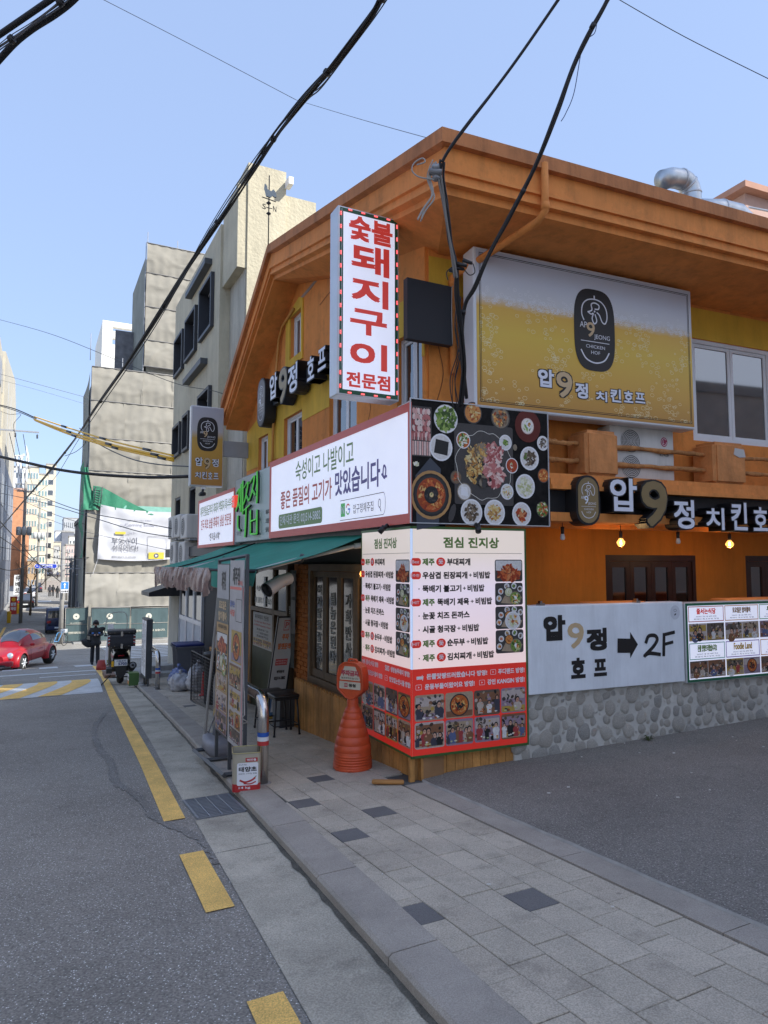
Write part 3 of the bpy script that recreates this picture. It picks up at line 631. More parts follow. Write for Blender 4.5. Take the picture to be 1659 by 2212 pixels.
# eaves: stacked mouldings mitred round the corner. (depth below the top, height, projection)
LAY = [(0, .115, .10, .70, 'roof_edge'), (.115, .30, .045, .645, 'frieze'), (.30, .325, .065, .665, 'cornice_moulding'), (.325, .385, .04, .64, 'cornice_moulding'), (.385, .41, .055, .655, 'cornice_moulding'), (.41, .475, .0, .60, 'cornice_moulding')]
def cornerpt(o1, o2):                            # plan point lying o1 in front of plane 1 and o2 in front of plane 2, in frame-1 axes
    # solve C + x*(-U1)*... in world
    A = Matrix(((N1.x, N1.y), (N2.x, N2.y))); r = A.inverted() @ Vector((o1, o2)); return Vector((r.x, r.y, 0)) + CORNER
inv = bd.matrix_world
def loc1(p): d = p - CORNER; return Vector((d.dot(-U1), d.dot(-N1), p.z))
for d0, d1, q1, q2, nm in LAY:
    b = MB(); pts = []
    c_out = loc1(cornerpt(q1, q2)); c_in = loc1(cornerpt(-.6, -.6))
    end2_out = loc1(W2(12, q2)); end2_in = loc1(W2(12, -.6))
    def row(p, d): return Vector((p.x, p.y, d))
    zt = lambda x: zroof(x)
    st = [(-6.40 + 0, 0), (-3.84, 0)]
    # section list: (outer xy, inner xy, ztop)
    sec = [(Vector((-6.40, -q1, 0)), Vector((-6.40, .6, 0)), 4.18), (Vector((-3.84, -q1, 0)), Vector((-3.84, .6, 0)), 5.81), (c_out, c_in, 4.81), (end2_out, end2_in, 4.81)]
    vs = []
    for po, pi, z in sec:
        k = 1.0
        vs += [(po.x, po.y, z - d0 + .0), (po.x, po.y, z - d1), (pi.x, pi.y, z - d1), (pi.x, pi.y, z - d0)]
    fs = []
    for i in range(3):
        for k in range(4): fs.append((4 * i + k, 4 * i + (k + 1) % 4, 4 * i + 4 + (k + 1) % 4, 4 * i + 4 + k))
    fs += [(0, 3, 2, 1), (12, 13, 14, 15)]
    b.add(vs, fs, M_ORANGE2 if d0 else mat('roof_edge_render', (.50, .19, .065), .8, var=.15, stain=.28, bump=.2)); b.build(nm, bd)
# left end return of the gable eave
# upper alley wall in frame 2
bw = F2('tmp', '', '')
def to2(name_, b, label=None):
    o = b.build(name_, bd); o.matrix_local = bd_inv @ f2m; 
    if label: o['label'] = label
    return o
bpy.context.view_layer.update()
bd_inv = bd.matrix_world.inverted(); f2m = bw.matrix_world.copy(); bpy.data.objects.remove(bw)
def f2part(name, parent=None):
    e = bpy.data.objects.new(name, None); COL.objects.link(e); e.parent = bd; e.matrix_local = bd_inv @ f2m; return e
win2 = [(3.60, 4.86, 2.80, 3.95), (6.1, 7.3, 2.8, 3.95)]
to2('alley_wall', MB().prism(rect(.355, 12, 1.80, 4.45), .35, .47, M_ORANGE, [hl(w) for w in win2]))
to2('yellow_band', MB().prism(rect(.356, 12, 3.955, 4.30), .343, .352, M_YELLOW))
for w in win2:
    q = quadwin(bd, *w, .35, sash=2, rec=.06, fw=.045); q.matrix_local = bd_inv @ f2m
# back body of the building and the roof behind the eaves
back = [(-1.32, -1.2), (-1.32, 4.60), (-3.84, 5.28), (-6.30, 3.70), (-6.30, -1.2)][::-1]
MB().prism(back, .98, 12.5, M_ORANGE, back=True).build('body', bd)
b = MB(); b.prism([(.0, 4.72), (-3.84, 5.70), (-6.35, 4.10), (-6.35, 4.0), (-3.84, 5.6), (0, 4.62)][::-1], .62, 12.4, mat('roof_sheet', (.16, .15, .14), .8)); b.build('roof', bd)
# ledge over the ground floor on the alley side, with dark fascia beam
to2('ledge', MB().prism([(1.42, 2.135), (12, 2.135), (12, 2.175), (1.42, 2.175)], -.03, .36, M_ORANGE2).box(1.42, 12, -.01, .36, 2.176, 2.235, M_ORANGE2).box(1.42, 12, .012, .36, 2.236, 2.285, M_ORANGE2))
to2('sign_beam', MB().box(1.42, 12, .06, .34, 1.925, 2.132, M_BLACK))
to2('soffit', MB().box(1.42, 12, .0, 1.4, 1.84, 1.922, M_ORANGE2))
# recessed ground floor wall with doors
doors = [(2.86, 4.22, .28, 1.545), (5.06, 6.4, .28, 1.545)]
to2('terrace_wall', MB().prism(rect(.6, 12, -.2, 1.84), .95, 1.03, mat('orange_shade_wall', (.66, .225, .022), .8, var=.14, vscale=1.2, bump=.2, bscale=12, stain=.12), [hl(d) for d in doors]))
to2('terrace_floor', MB().box(.6, 12, .12, 1.1, .10, .26, M_CONC))
def folding_door(d, n=4):
    x0, x1, z0, z1 = d; b = MB(); b.box(x0, x1, .95, 1.02, z1 - .07, z1, M_DARKWOOD).box(x0, x0 + .05, .95, 1.02, z0, z1 - .07, M_DARKWOOD).box(x1 - .05, x1, .95, 1.02, z0, z1 - .07, M_DARKWOOD)
    fr = to2('door', b); w = (x1 - x0 - .1) / n
    for i in range(n):
        a = x0 + .05 + i * w + .002; c = a + w - .004; m = M_DARKWOOD; k = .055; p = MB()
        p.box(a, c, .965, 1.0, z1 - .14, z1 - .072, m).box(a, a + k, .965, 1.0, z0, z1 - .14, m).box(c - k, c, .965, 1.0, z0, z1 - .14, m)
        p.box(a + k, c - k, .965, 1.0, z0, z0 + .12, m).box(a + k, c - k, .965, 1.0, z0 + .34, z0 + .42, m)
        p.box(a + k, c - k, .982, .986, z0 + .42, z1 - .14, M_DGLASS).box(a + k, c - k, .982, .990, z0 + .12, z0 + .34, M_DGLASS)
        p.build('door_leaf', fr)
for d in doors: folding_door(d)
# low parapet with stones set in mortar (alley side) -------------------------------------------------
to2('parapet', MB().box(1.02, 12, .048, .28, -.6, .93, mat('mortar', (.50, .485, .44), .9, var=.15, bump=.4, bscale=25)))
for x0, x1 in ((1.95, 2.65), (3.72, 4.6), (5.3, 6)): to2('coping_pad', MB().bbox(x0, x1, .10, .34, .931, 1.075, M_ORANGE2, .03))
stones = f2part('stone_facing'); random.seed(11)
M_STONE = [mat('field_stone_%d' % i, c, .85, var=.22, vscale=8, bump=.7, bscale=35, fine=.12, fscale=80) for i, c in enumerate([(.46, .435, .385), (.52, .49, .43), (.40, .385, .35), (.47, .44, .385)])]
smesh = []
for i in range(10):
    bm = bmesh.new(); bmesh.ops.create_icosphere(bm, subdivisions=2, radius=1); ph = [random.uniform(0, 6) for _ in range(6)]
    for v in bm.verts:
        n = v.co.normalized(); k = 1 + .10 * math.sin(2.3 * n.x + ph[0]) + .09 * math.sin(3 * n.z + ph[1]) + .06 * math.sin(4.1 * n.x * n.z + ph[2])
        e = lambda t: math.copysign(abs(t) ** .82, t)
        v.co = Vector((e(n.x), n.y, e(n.z))) * k
    smesh.append(MB().bm(bm, M_STONE[i % 4], True).mesh('stone'))
# packed ellipses by rejection with growing
sts = []
def ground_t(t): p = W2(t, -.05); d = p - CORNER; return alz(min(d.dot(U1), .6), d.dot(N1))
zr, row_ = .325, 0
while zr > -.30:
    t = 1.08 + (row_ % 2) * .07
    while t < 6.2:
        tt, zz_ = t + random.uniform(-.022, .022), zr + random.uniform(-.016, .016)
        if zz_ > ground_t(tt) - .02: sts.append((tt, zz_, random.uniform(.030, .045)))
        t += random.uniform(.125, .165)
    zr -= .112; row_ += 1
for i, (t, z, r) in enumerate(sts):
    m_ = min([math.hypot(t - a, z - c) - q for j, (a, c, q) in enumerate(sts) if j != i] + [.088]); sts[i] = (t, z, max(.03, m_ * .97))
for tries in range(3000):
    r = random.choice([.032, .026, .02]); t = random.uniform(1.10, 6.2); z = random.uniform(ground_t(t), .37)
    if len(sts) < 298 and all((t - a) ** 2 + (z - c) ** 2 > (r + q * .96) ** 2 for a, c, q in sts): sts.append((t, z, r))
for _ in range(3):
    for i, (t, z, r) in enumerate(sts):
        m_ = min([math.hypot(t - a, z - c) - q for j, (a, c, q) in enumerate(sts) if j != i] + [r * 1.35]); sts[i] = (t, z, max(r, min(m_ * .98, r * 1.1)))
for t, z, r in sts:
    link('stone', random.choice(smesh), stones, (t, .054, z), rot=(0, random.uniform(-.5, .5) if random.random() < .7 else 1.4, 0), sc=(r * random.uniform(.92, 1.1), r * .34, r * random.uniform(.95, 1.2)))
# weathered ledge posts and log rails
pb = [(1.84, 2.24), (3.50, 3.98), (6.0, 6.4)]
for x0, x1 in pb:
    bm = bmesh.new(); bmesh.ops.create_cube(bm, size=1); bmesh.ops.bevel(bm, geom=list(bm.edges), offset=.09, segments=3, affect='EDGES')
    for v in bm.verts: v.co = Vector((x0 + (v.co.x + .5) * (x1 - x0), .0 + (v.co.y + .5) * .30, 2.27 + (v.co.z + .5) * .46 + random.uniform(-.004, .004)))
    to2('ledge_post', MB().bm(bm, mat('post_render', (.60, .245, .08), .85, var=.2, vscale=5, bump=.6, bscale=14, stain=.2), False))
for z in (2.60, 2.43):
    for x0, x1 in ((1.42, 1.86), (2.2, 3.54), (3.95, 6.02)):
        pts = [(x0 + (x1 - x0) * i / 14, .13 + random.uniform(-.006, .006), z + random.uniform(-.006, .006)) for i in range(15)]
        to2('log_rail', MB().tube(pts, [.024 + random.uniform(-.005, .006) for _ in pts], M_LOG, 8))
to2('render_chip', MB().prism([(3.78, 2.60), (3.86, 2.57), (3.95, 2.58), (3.93, 2.66), (3.80, 2.67)], -.006, .002, mat('bare_plaster', (.55, .54, .52), .9)))
for pts in ([(5.4, 2.5), (5.6, 2.9), (5.5, 3.4), (5.7, 3.9)], [(2.2, 4.36), (2.6, 4.38), (3.1, 4.35), (3.6, 4.39)], [(.42, 2.9), (.50, 3.2), (.45, 3.5), (.52, 3.8)]): to2('render_crack', MB().stroke(pts, .008, .346, mat('crack_dark', (.16, .06, .02), .9)))
# down pipes
to2('down_pipe', MB().tube([(.90, -.695, 4.74), (.90, -.695, 4.34), (.87, -.64, 4.27), (.62, .24, 4.14), (.58, .30, 4.12), (.58, .30, 3.2)], .032, M_ORANGE2, 10).tube([(.90, -.695, 4.40), (.90, -.695, 4.34)], .038, M_ORANGE2, 10).tube([(.58, .30, 4.08), (.58, .30, 4.03)], .038, M_ORANGE2, 10))
MB().tube([(-3.9, .31, 5.0), (-4.4, .31, 4.9), (-4.55, .31, 4.75), (-4.62, .31, 4.4), (-4.72, .31, 3.9), (-4.78, .31, 3.4), (-4.8, .31, 2.6)], .02, mat('painted_pipe', (.55, .25, .05), .6), 8).build('painted_pipe', bd)
# ---- street front, ground floor -------------------------------------------------------------------
M_BRK = mat('orange_brick', (.52, .17, .035), .85, var=.25, vscale=9, bump=.4, bscale=40)
MB().box(-13, -.1, .12, .4, 1.60, 1.80, M_BLACK).build('sign_soffit', bd)
MB().box(-6.3, -.02, .30, .42, 1.44, 1.60, mat('lintel', (.10, .10, .10), .8)).build('lintel', bd)
# timber base with its planks
base = bpy.data.objects.new('timber_base', None); COL.objects.link(base); base.parent = bd
s = -.02
for i in range(38):
    x1 = -.012 - i * .082; x0 = x1 - .078; top = (.06 if x0 < -.98 else -.12); gb = gz(-x0) - .03
    z1 = top - .0; zz = [(x0, gb), (x1, gb), (x1, z1 - .035), ((x0 + x1) / 2, z1), (x0, z1 - .035)]
    off = .10 - .02 * math.sin(i * 2.1) * .1
    MB().prism(zz, off, off + .02, M_WOOD).build('plank', base)
for i in range(14):
    x0 = .03 + i * .083; p = MB().prism([(x0, -.55), (x0 + .078, -.55), (x0 + .078, -.10), (x0, -.10)], .07, .09, M_WOOD); to2('plank', p)
MB().box(-3.2, -.02, .125, .32, -1.0, .02, mat('sill_render', (.30, .16, .07), .85, var=.2)).build('sill', bd)
to2('corner_post', MB().box(.0, .045, .03, .06, -.6, -.14, M_WOOD))
# brick pier built of bricks
pier = bpy.data.objects.new('brick_pier', None); COL.objects.link(pier); pier.parent = bd
MB().box(-3.46, -3.02, .245, .42, -.7, 1.44, mat('pier_mortar', (.42, .13, .03), .9)).build('pier_core', pier)
bm_ = bmesh.new(); bmesh.ops.create_cube(bm_, size=1); bmesh.ops.bevel(bm_, geom=list(bm_.edges), offset=.05, segments=1, affect='EDGES'); brick = MB().bm(bm_, M_BRK).mesh('brick')
for r_ in range(26):
    z = .04 + r_ * .0545; n = 0
    for x in ([-3.43, -3.25, -3.10] if r_ % 2 else [-3.36, -3.17, -3.055]):
        w = .15 if x in (-3.25, -3.36, -3.17, -3.43) else .09
        link('brick', brick, pier, (x + random.uniform(-.004, .004), .243 + random.uniform(-.004, .003), z), sc=(w, .03, .045))
# folding glass doors with outlined lettering
fd = bpy.data.objects.new('folding_glass_front', None); COL.objects.link(fd); fd.parent = bd
MB().box(-3.0, -.35, .22, .34, 1.36, 1.44, M_OLIVE).box(-3.0, -.35, .22, .34, .02, .10, M_OLIVE).box(-3.0, -2.93, .22, .34, .10, 1.36, M_OLIVE).build('door_frame', fd)
xs = [-2.93, -2.53, -2.10, -1.66, -1.20, -.76, -.36]
for i, (x0, x1) in enumerate(zip(xs, xs[1:])):
    p = MB(); k = .055; a, c = x0 + .004, x1 - .004
    p.box(a, c, .25, .29, 1.29, 1.355, M_OLIVE).box(a, c, .25, .29, .105, .19, M_OLIVE).box(a, a + k, .25, .29, .19, 1.29, M_OLIVE).box(c - k, c, .25, .29, .19, 1.29, M_OLIVE)
    p.box(a + k, c - k, .268, .272, .19, 1.29, M_DGLASS); p.build('door_leaf', fd)
M_OUT = mat('outline_lettering', (.50, .52, .50), .5, var=0)
def vtext(parent, txt, xc, z1, z0, w, y, m, bold=.0, part='lettering'):
    n = len(txt); h = (z1 - z0) / n
    for i, c in enumerate(txt):
        if c != ' ': T(parent, c, xc - w / 2, xc + w / 2, z1 - (i + .86) * h, z1 - i * h, y, m, bold, part)
vtext(fd, '여자말을잘듣자', -2.73, 1.20, .22, .14, .262, M_OUT, .03)
vtext(fd, '될놈은된다', -2.31, 1.12, .30, .15, .262, M_OUT, .03)
vtext(fd, '가화만사성', -1.88, 1.12, .25, .15, .262, M_OUT, .03)
for w_, xc, z1, z0 in (('여자말을잘듣자', -2.73, 1.20, .22), ('될놈은된다', -2.31, 1.12, .30), ('가화만사성', -1.88, 1.12, .25)):
    vtext(fd, w_, xc, z1 - .008, z0 - .004, .125, .2605, M_INK, .0, 'lettering_core')
# entrance and kitchen front
MB().box(-3.50, -3.46, .26, .36, -.7, 1.44, M_OLIVE).box(-3.96, -3.90, .26, .36, -.7, 1.44, M_OLIVE).build('entrance_frame', bd)
MB().box(-3.90, -3.50, .55, .57, -.7, 1.44, M_DGLASS).build('entrance_glass', bd)
kf = bpy.data.objects.new('kitchen_front', None); COL.objects.link(kf); kf.parent = bd
M_GRNP = mat('green_brown_panel', (.055, .06, .03), .6, var=.3, vscale=3)
MB().box(-5.7, -3.96, .30, .36, -.9, .18, M_GRNP).box(-5.7, -3.96, .28, .36, .72, .78, M_OLIVE).box(-5.7, -3.96, .28, .36, 1.36, 1.44, M_OLIVE).box(-5.76, -5.70, .28, .36, -.9, 1.44, M_OLIVE).box(-4.62, -4.55, .28, .36, -.9, 1.44, M_OLIVE).build('front_frame', kf)
MB().box(-5.7, -3.96, .315, .325, .78, 1.36, M_DGLASS).build('front_glass', kf)
MB().box(-5.6, -4.64, .285, .30, .18, .70, mat('poster_paper', (.42, .41, .40), .7, var=.06)).build('poster', kf)
T(kf, '제주흑돼지 전문점', -5.5, -4.8, .60, .67, .283, M_INK, .02)
T(kf, 'The Best Jeju Black Pork', -5.55, -4.7, .54, .575, .283, mat('print_dark_red', (.35, .03, .03), .5), .02)
T(kf, 'and BBQ Restaurant in Seoul', -5.55, -4.7, .49, .525, .283, mat('print_dark_red', (.35, .03, .03), .5), .02)
for i in range(3): T(kf, ['黑猪肉专门店', 'ソウル最高の焼肉店', '黒豚専門店'][i], -5.4, -4.8, .43 - i * .05, .465 - i * .05, .283, M_INK, .01)
p = MB(); thumb_people(p, -5.58, -5.1, .20, .31, .284, 4, 5, rnd=False); thumb_people(p, -5.08, -4.66, .20, .31, .284, 3, 6, rnd=False); p.build('poster_picture', kf)
T(kf, '숙성이고 나발이고', -5.55, -4.7, 1.02, 1.11, .312, M_OUT, .02); T(kf, '좋은 품질의 고기가 맛있습니다', -5.62, -4.66, .84, .93, .312, M_OUT, .02)
MB().box(-5.1, -5.02, .295, .305, .80, 1.25, M_PWHITE).build('paper_strip', kf)
MB().box(-6.3, -5.76, .36, .42, -1.1, 1.44, M_WOOD).build('timber_panel', bd)
# ================================================================ SIGNS
ZM = {'a': (700, 500, 1200 / 1659), 'q': (600, 1800, 900 / 1659), 'r': (1300, 1500, 900 / 1659), 'm': (1400, 2050, 800 / 1659), 'b': (1800, 900, 1272 / 1659), 'c': (2050, 1700, 1022 / 1659)}
def D(k, X, Y): a = ZM[k]; return ((a[0] + X * a[2]) * .54, (a[1] + Y * a[2]) * .54)
def m1(k, X, Y, o=0): p = onp(*D(k, X, Y), CORNER + N1 * o, N1); d = p - CORNER; return d.dot(-U1), p.z
def m2(k, X, Y, o=0): p = onp(*D(k, X, Y), CORNER + N2 * o, N2); d = p - CORNER; return d.dot(U2), p.z
def m3(k, X, Y, s=0): p = onp(*D(k, X, Y), CORNER + U1 * s, U1); d = p - CORNER; return d.dot(-N1), p.z
def TM(mf, parent, k, txt, X0, X1, Yt, Yb, y, m, bold=.02, part='lettering', o=0):
    x0, z1 = mf(k, X0, Yt, o); _, z0 = mf(k, X0, Yb, o); x1, _ = mf(k, X1, Yt, o); T(parent, txt, x0, x1, z0, z1, y, m, bold, part)
F3A = math.atan2(-N1.y, -N1.x)
def F3(name, label, cat, s=0, o=0, z=0, group=None, rz=0): return thing(name, label, cat, W1(s, o, z), F3A + rz, group)

# ---- corner fascia sign: white slogan board, food picture round the corner
sg = F1('corner_fascia_sign', 'large lit fascia sign wrapping the corner, red framed slogan board and dark food picture', 'sign')
MB().box(-3.93, -.05, .012, .34, 1.79, 2.812, M_ALU).build('sign_case', sg)
b = MB(); b.prism(rect(-3.93, 0, 1.785, 2.815), .002, .012, M_BRICKRED, [rect(-3.87, -.05, 1.87, 2.74)]); b.build('red_border', sg)
MB().sheet(rect(-3.87, -.05, 1.87, 2.74), .008, M_LIT).build('sign_face', sg)
M_DGRN = mat('slogan_green', (.10, .19, .05), .4, var=.03, emit=.08); M_DRED = mat('slogan_red', (.38, .055, .04), .4, var=.03, emit=.10); M_DPUR = mat('slogan_violet', (.065, .05, .21), .4, var=.03, emit=.10)
TM(m1, sg, 'q', '숙성이고 나발이고', 1070, 1497, 88, 235, .0066, M_DGRN, .008)
TM(m1, sg, 'q', '좋은 품질의 고기가', 960, 1336, 310, 442, .0066, M_DRED, .015)
x0, z1 = m1('r', 70, 715); _, z0 = m1('r', 70, 895); x1, _ = m1('r', 402, 700); T(sg, '맛있습니다', x0, x1, z0, z1, .0066, M_DPUR, .02)
b = MB(); x, z = m1('r', 425, 720); b.stroke([(x - .03, z - .01), (x + .03, z - .05), (x + .05, z + .03), (x + .01, z + .06), (x + .0, z - .03), (x + .07, z - .04)], .022, .0062, M_DPUR)
x0, za = m1('q', 945, 480); _, zb = m1('q', 945, 582); x1, _ = m1('q', 1265, 480); b.rsheet(x0, x1, zb, za, .045, .0070, M_DGRN, 6)
T(sg, '단체·대관 문의 02)514-5882', x0 + .06, x1 - .05, zb + .018, za - .018, .0062, M_PWHITE, .012)
x0, za = m1('r', 112, 950); _, zb = m1('r', 112, 1048); x1, _ = m1('r', 143, 950); b.sheet(rect(x0, x1, zb, za), .0070, mat('search_green', (.06, .42, .10), .4, var=0, emit=.12)); T(sg, 'N', x0 + .018, x1 - .018, zb + .03, za - .03, .0064, M_PWHITE, .03)
xg0, _ = m1('r', 149, 950); xg1, _ = m1('r', 181, 950); b.ring((xg0 + xg1) / 2, (za + zb) / 2, (xg1 - xg0) / 2, (za - zb) * .42, .016, .0068, mat('g_red', (.6, .08, .05), .4, var=0, emit=.1), 10, 40, 160)
b.ring((xg0 + xg1) / 2, (za + zb) / 2, (xg1 - xg0) / 2, (za - zb) * .42, .016, .0066, mat('g_green', (.1, .4, .1), .4, var=0, emit=.1), 10, 200, 310); b.ring((xg0 + xg1) / 2, (za + zb) / 2, (xg1 - xg0) / 2, (za - zb) * .42, .016, .0064, mat('g_blue', (.06, .16, .6), .4, var=0, emit=.1), 6, 310, 365)
b.sheet(rect((xg0 + xg1) / 2, xg1, (za + zb) / 2 - .008, (za + zb) / 2 + .008), .0062, mat('g_blue', (0, 0, 0)))
x0, zc = m1('r', 203, 948); x1, _ = m1('r', 352, 948); T(sg, '압구정제주집', x0, x1, zb + .015, zc - .01, .0064, M_INK, .0)
xm, zm = m1('r', 397, 945); b.ring(xm, zm, .028, .042, .008, .0066, M_INK, 14); b.stroke([(xm + .01, zm - .04), (xm + .03, zm - .075)], .01, .0066, M_INK)
xa, _ = m1('r', 108, 950); xb, _ = m1('r', 425, 950); b.stroke([(xa, zb - .035), (xb, zb - .035)], .006, .0066, M_INK).stroke([(xa, za + .03), (xb, za + .03)], .006, .0066, M_INK).ring(xb, (za + zb) / 2, .045, (za - zb) / 2 + .034, .006, .0066, M_INK, 12, -90, 90)
b.build('printed_marks', sg, 'stuff')
# food picture (frame 2 part of the same sign)
bpy.context.view_layer.update()
fp = bpy.data.objects.new('food_picture', None); COL.objects.link(fp); fp.parent = sg; fp.matrix_local = sg.matrix_world.inverted() @ f2m
MB().box(.03, 1.405, .012, .33, 1.79, 2.845, M_ALU).build('picture_case', fp)
MB().prism(rect(-.002, 1.41, 1.785, 2.85), .0, .012, M_ALU, [rect(.006, 1.402, 1.793, 2.842)]).build('picture_trim', fp)
M_TABLE = mat('print_dark_table', (.012, .011, .011), .7, spec=.15, var=.5, vscale=14, emit=.0)
b = MB(); b.sheet(rect(.006, 1.402, 1.793, 2.842), .010, M_TABLE)
random.seed(3)
def fxy(px, py): u = (px - 640) / 1010; top = 190 + 95 * u; bot = 1075 + 35 * u; return .003 + 1.40 * u, 2.845 - 1.055 * (py - top) / (bot - top)
K = 1.40 / 1010
def fd_(px, py, r, rim, inner, palette, n=26, fill=.78, sz=.16, y=.0085): x, z = fxy(px, py); dish(b, x, z, r * K, y, rim, inner, palette, n, fill, sz, r * K * 1.08)
x0, z1 = fxy(645, 240); x1, z0 = fxy(785, 610); b.sheet(rect(x0, x1, z0, z1), .0094, P_DARK[2])
for k in range(5):
    for j in range(7): b.disc(x0 + (x1 - x0) * (.14 + .12 * j), z1 - (z1 - z0) * (.1 + k * .115), .016, .03, .009 - .0001 * k - .00001 * j, random.choice(P_MEAT), 7, random.uniform(-.6, .6))
for j in range(8): xx = x0 + (x1 - x0) * (.05 + .115 * j); b.sheet(rect(xx, xx + .017, z0 + .01, z0 + (z1 - z0) * .3), .0088 - .00002 * j, P_MEAT[3 if j % 2 else 1])
for j in range(10): xx = x0 + (x1 - x0) * (.03 + .095 * j); b.sheet(rect(xx, xx + .012, z0 + (z1 - z0) * .32, z0 + (z1 - z0) * .46), .0086 - .00002 * j, P_MEAT[j % 4])
W_ = M_PWHITE; IN = P_CLOTH[0]
x, z = fxy(1160, 670); b.rsheet(x - .30, x + .30, z - .35, z + .36, .02, .0092, P_DARK[2]); pts = [(x + .285 * math.cos(t) * (1 + .04 * math.sin(9 * t)), z + .30 * math.sin(t) * (1 + .04 * math.cos(11 * t))) for t in [i * .2 for i in range(32)]]; b.stroke(pts, .004, .0090, P_PALE[3])
x, z = fxy(760, 730); b.sheet([(x - .11, z - .48), (x + .10, z - .44), (x + .12, z + .05), (x + .02, z + .14), (x - .12, z - .02)], .0093, mat('print_napkin', (.05, .06, .08), .6))
fd_(780, 880, 140, mat('print_board_wood', (.45, .25, .09), .5), P_DARK[0], P_DARK, 2); fd_(780, 880, 112, P_DARK[1], P_ORANGE[2], P_ORANGE + P_RED, 110, .86, .10, .0076); fd_(780, 880, 50, P_DARK[0], P_DARK[0], P_DARK, 18, .9, .2, .0040); fd_(780, 880, 14, P_GOLD[1], P_GOLD[3], P_GREEN, 2, .5, .3, .0026)
fd_(885, 335, 84, W_, IN, P_GREEN, 70, .95, .18); fd_(1080, 290, 66, P_DARK[2], P_ORANGE[1], P_ORANGE + P_GOLD, 40); fd_(1285, 325, 72, P_DARK[2], P_BROWN[2], P_ORANGE + P_BROWN, 40, .8)
mp_ = mat('print_maroon', (.12, .02, .015), .3); fd_(1495, 385, 100, mp_, mp_, P_BROWN, 1, .2); fd_(1492, 385, 50, P_MEAT[3], P_PALE[3], P_GREEN + P_PALE, 20, .8, .2, .0072); fd_(1503, 375, 22, W_, W_, P_GOLD, 6, .4, .35, .0060)
fd_(850, 540, 80, W_, IN, P_DARK, 2, .3); x, z = fxy(850, 540); b.sheet([(x - .07, z - .05), (x + .06, z - .07), (x + .075, z + .05), (x - .05, z + .07)], .0074, P_DARK[0])
fd_(1008, 488, 50, W_, P_ORANGE[0], P_PALE + P_GREEN, 16, .8, .25); fd_(1320, 505, 48, W_, IN, P_GREEN, 12, .35, .2); fd_(1367, 672, 47, W_, P_RED[0], P_PALE + P_RED, 8, .3, .2)
fd_(1505, 620, 73, W_, IN, P_BROWN + P_GREEN[:1], 34, .65, .18); fd_(1612, 510, 46, W_, IN, P_BROWN, 20, .7); fd_(1612, 745, 46, P_DARK[2], P_ORANGE[0], P_ORANGE, 26)
fd_(1468, 822, 75, W_, IN, P_PALE, 44, .75, .18); fd_(1600, 990, 50, P_DARK[2], P_GREEN[1], P_RED + P_PALE + P_GREEN, 36, .9, .2); fd_(1437, 1022, 73, W_, IN, P_RED + P_PALE[:1], 26, .5, .22); fd_(1232, 1008, 77, W_, IN, P_GOLD, 60, .7, .12)
fd_(1063, 1005, 78, W_, IN, P_BROWN, 50, .7, .13); fd_(1328, 860, 48, W_, IN, P_GOLD[1:] + P_PALE, 24, .8, .15); fd_(955, 755, 42, P_DARK[2], P_BROWN[1], P_RED, 8, .6); fd_(1012, 858, 52, P_BROWN[2], IN, P_PALE, 2, .3); x, z = fxy(1012, 858); b.sheet([(x - .035, z - .03), (x + .04, z - .04), (x + .03, z + .04), (x - .03, z + .045)], .0072, W_)
fd_(1160, 670, 150, P_DARK[2], P_DARK[0], P_DARK, 2, .5, .1, .0084)
x, z = fxy(1090, 660); scatter(b, x, z, .11, .19, .0076, P_GOLD + P_BROWN[1:2], 150, .013, 2.2); x, z = fxy(1220, 590); scatter(b, x, z, .12, .11, .0060, P_MEAT, 90, .02); x, z = fxy(1225, 740); scatter(b, x, z, .12, .12, .0045, P_MEAT, 90, .02, 2); x, z = fxy(1140, 560); scatter(b, x, z, .04, .07, .0024, P_GOLD[:2] + P_BROWN[2:3], 26, .012, 3); x, z = fxy(1140, 780); scatter(b, x, z, .05, .05, .0018, P_DARK + P_BROWN, 30, .02)
x, z = fxy(925, 1010); b.disc(x, z, .03, .085, .0088, P_DARK[2], 10, -.3); x, z = fxy(680, 660); scatter(b, x, z, .02, .02, .0088, P_PALE, 8, .012); x, z = fxy(1393, 540); b.disc(x, z, .022, .03, .0088, P_BROWN[2], 10)
b.build('food_print', fp, 'stuff')

# ---- neon panel and the second slogan sign to its left
np_ = F1('neon_name_panel', 'pale grey sign panel with green neon handwritten letters and small red seal', 'sign')
MB().box(-5.80, -3.94, .03, .3, 1.78, 2.78, M_GREYMET).sheet(rect(-5.79, -3.95, 1.79, 2.77), .028, mat('pale_green_panel', (.50, .56, .54), .4, var=.05)).build('panel', np_)
M_NEON = mat('green_neon', (.10, .42, .08), .3, var=0, emit=.14, ecol=(.12, .8, .10))
b = MB(); g = MB()
def nst(pts, w=.042):
    p = spline([(-5.58 + x * 1.28, 1.82 + z * .92) for x, z in pts], 5)
    b.tube([(x, -.0, z) for x, z in p], w * .42, M_BLACK, 6)
    for dx in (-w * .45, w * .45): g.tube([(x + dx, -.012 - w * .3, z + dx * .3) for x, z in p], .0055, M_NEON, 6)
for st in ([(.02, .78), (.14, .84), (.10, .62), (.0, .48)], [(.10, .64), (.20, .5)], [(.22, .92), (.23, .45)], [(.30, .96), (.31, .40)], [(.36, .84), (.52, .90), (.44, .68), (.34, .56)], [(.45, .70), (.56, .6)], [(.34, .46), (.60, .52)], [(.46, .48), (.44, .16), (.42, .02)], [(.60, .88), (.78, .96), (.70, .74), (.58, .60)], [(.70, .76), (.82, .66)], [(.88, 1.02), (.90, .80), (.89, .52)], [(.64, .44), (.65, .06)], [(.90, .42), (.91, .04)], [(.64, .26), (.90, .28)], [(.65, .06), (.90, .05)], [(.10, .40), (.10, .20), (.2, .14)]): nst(st)
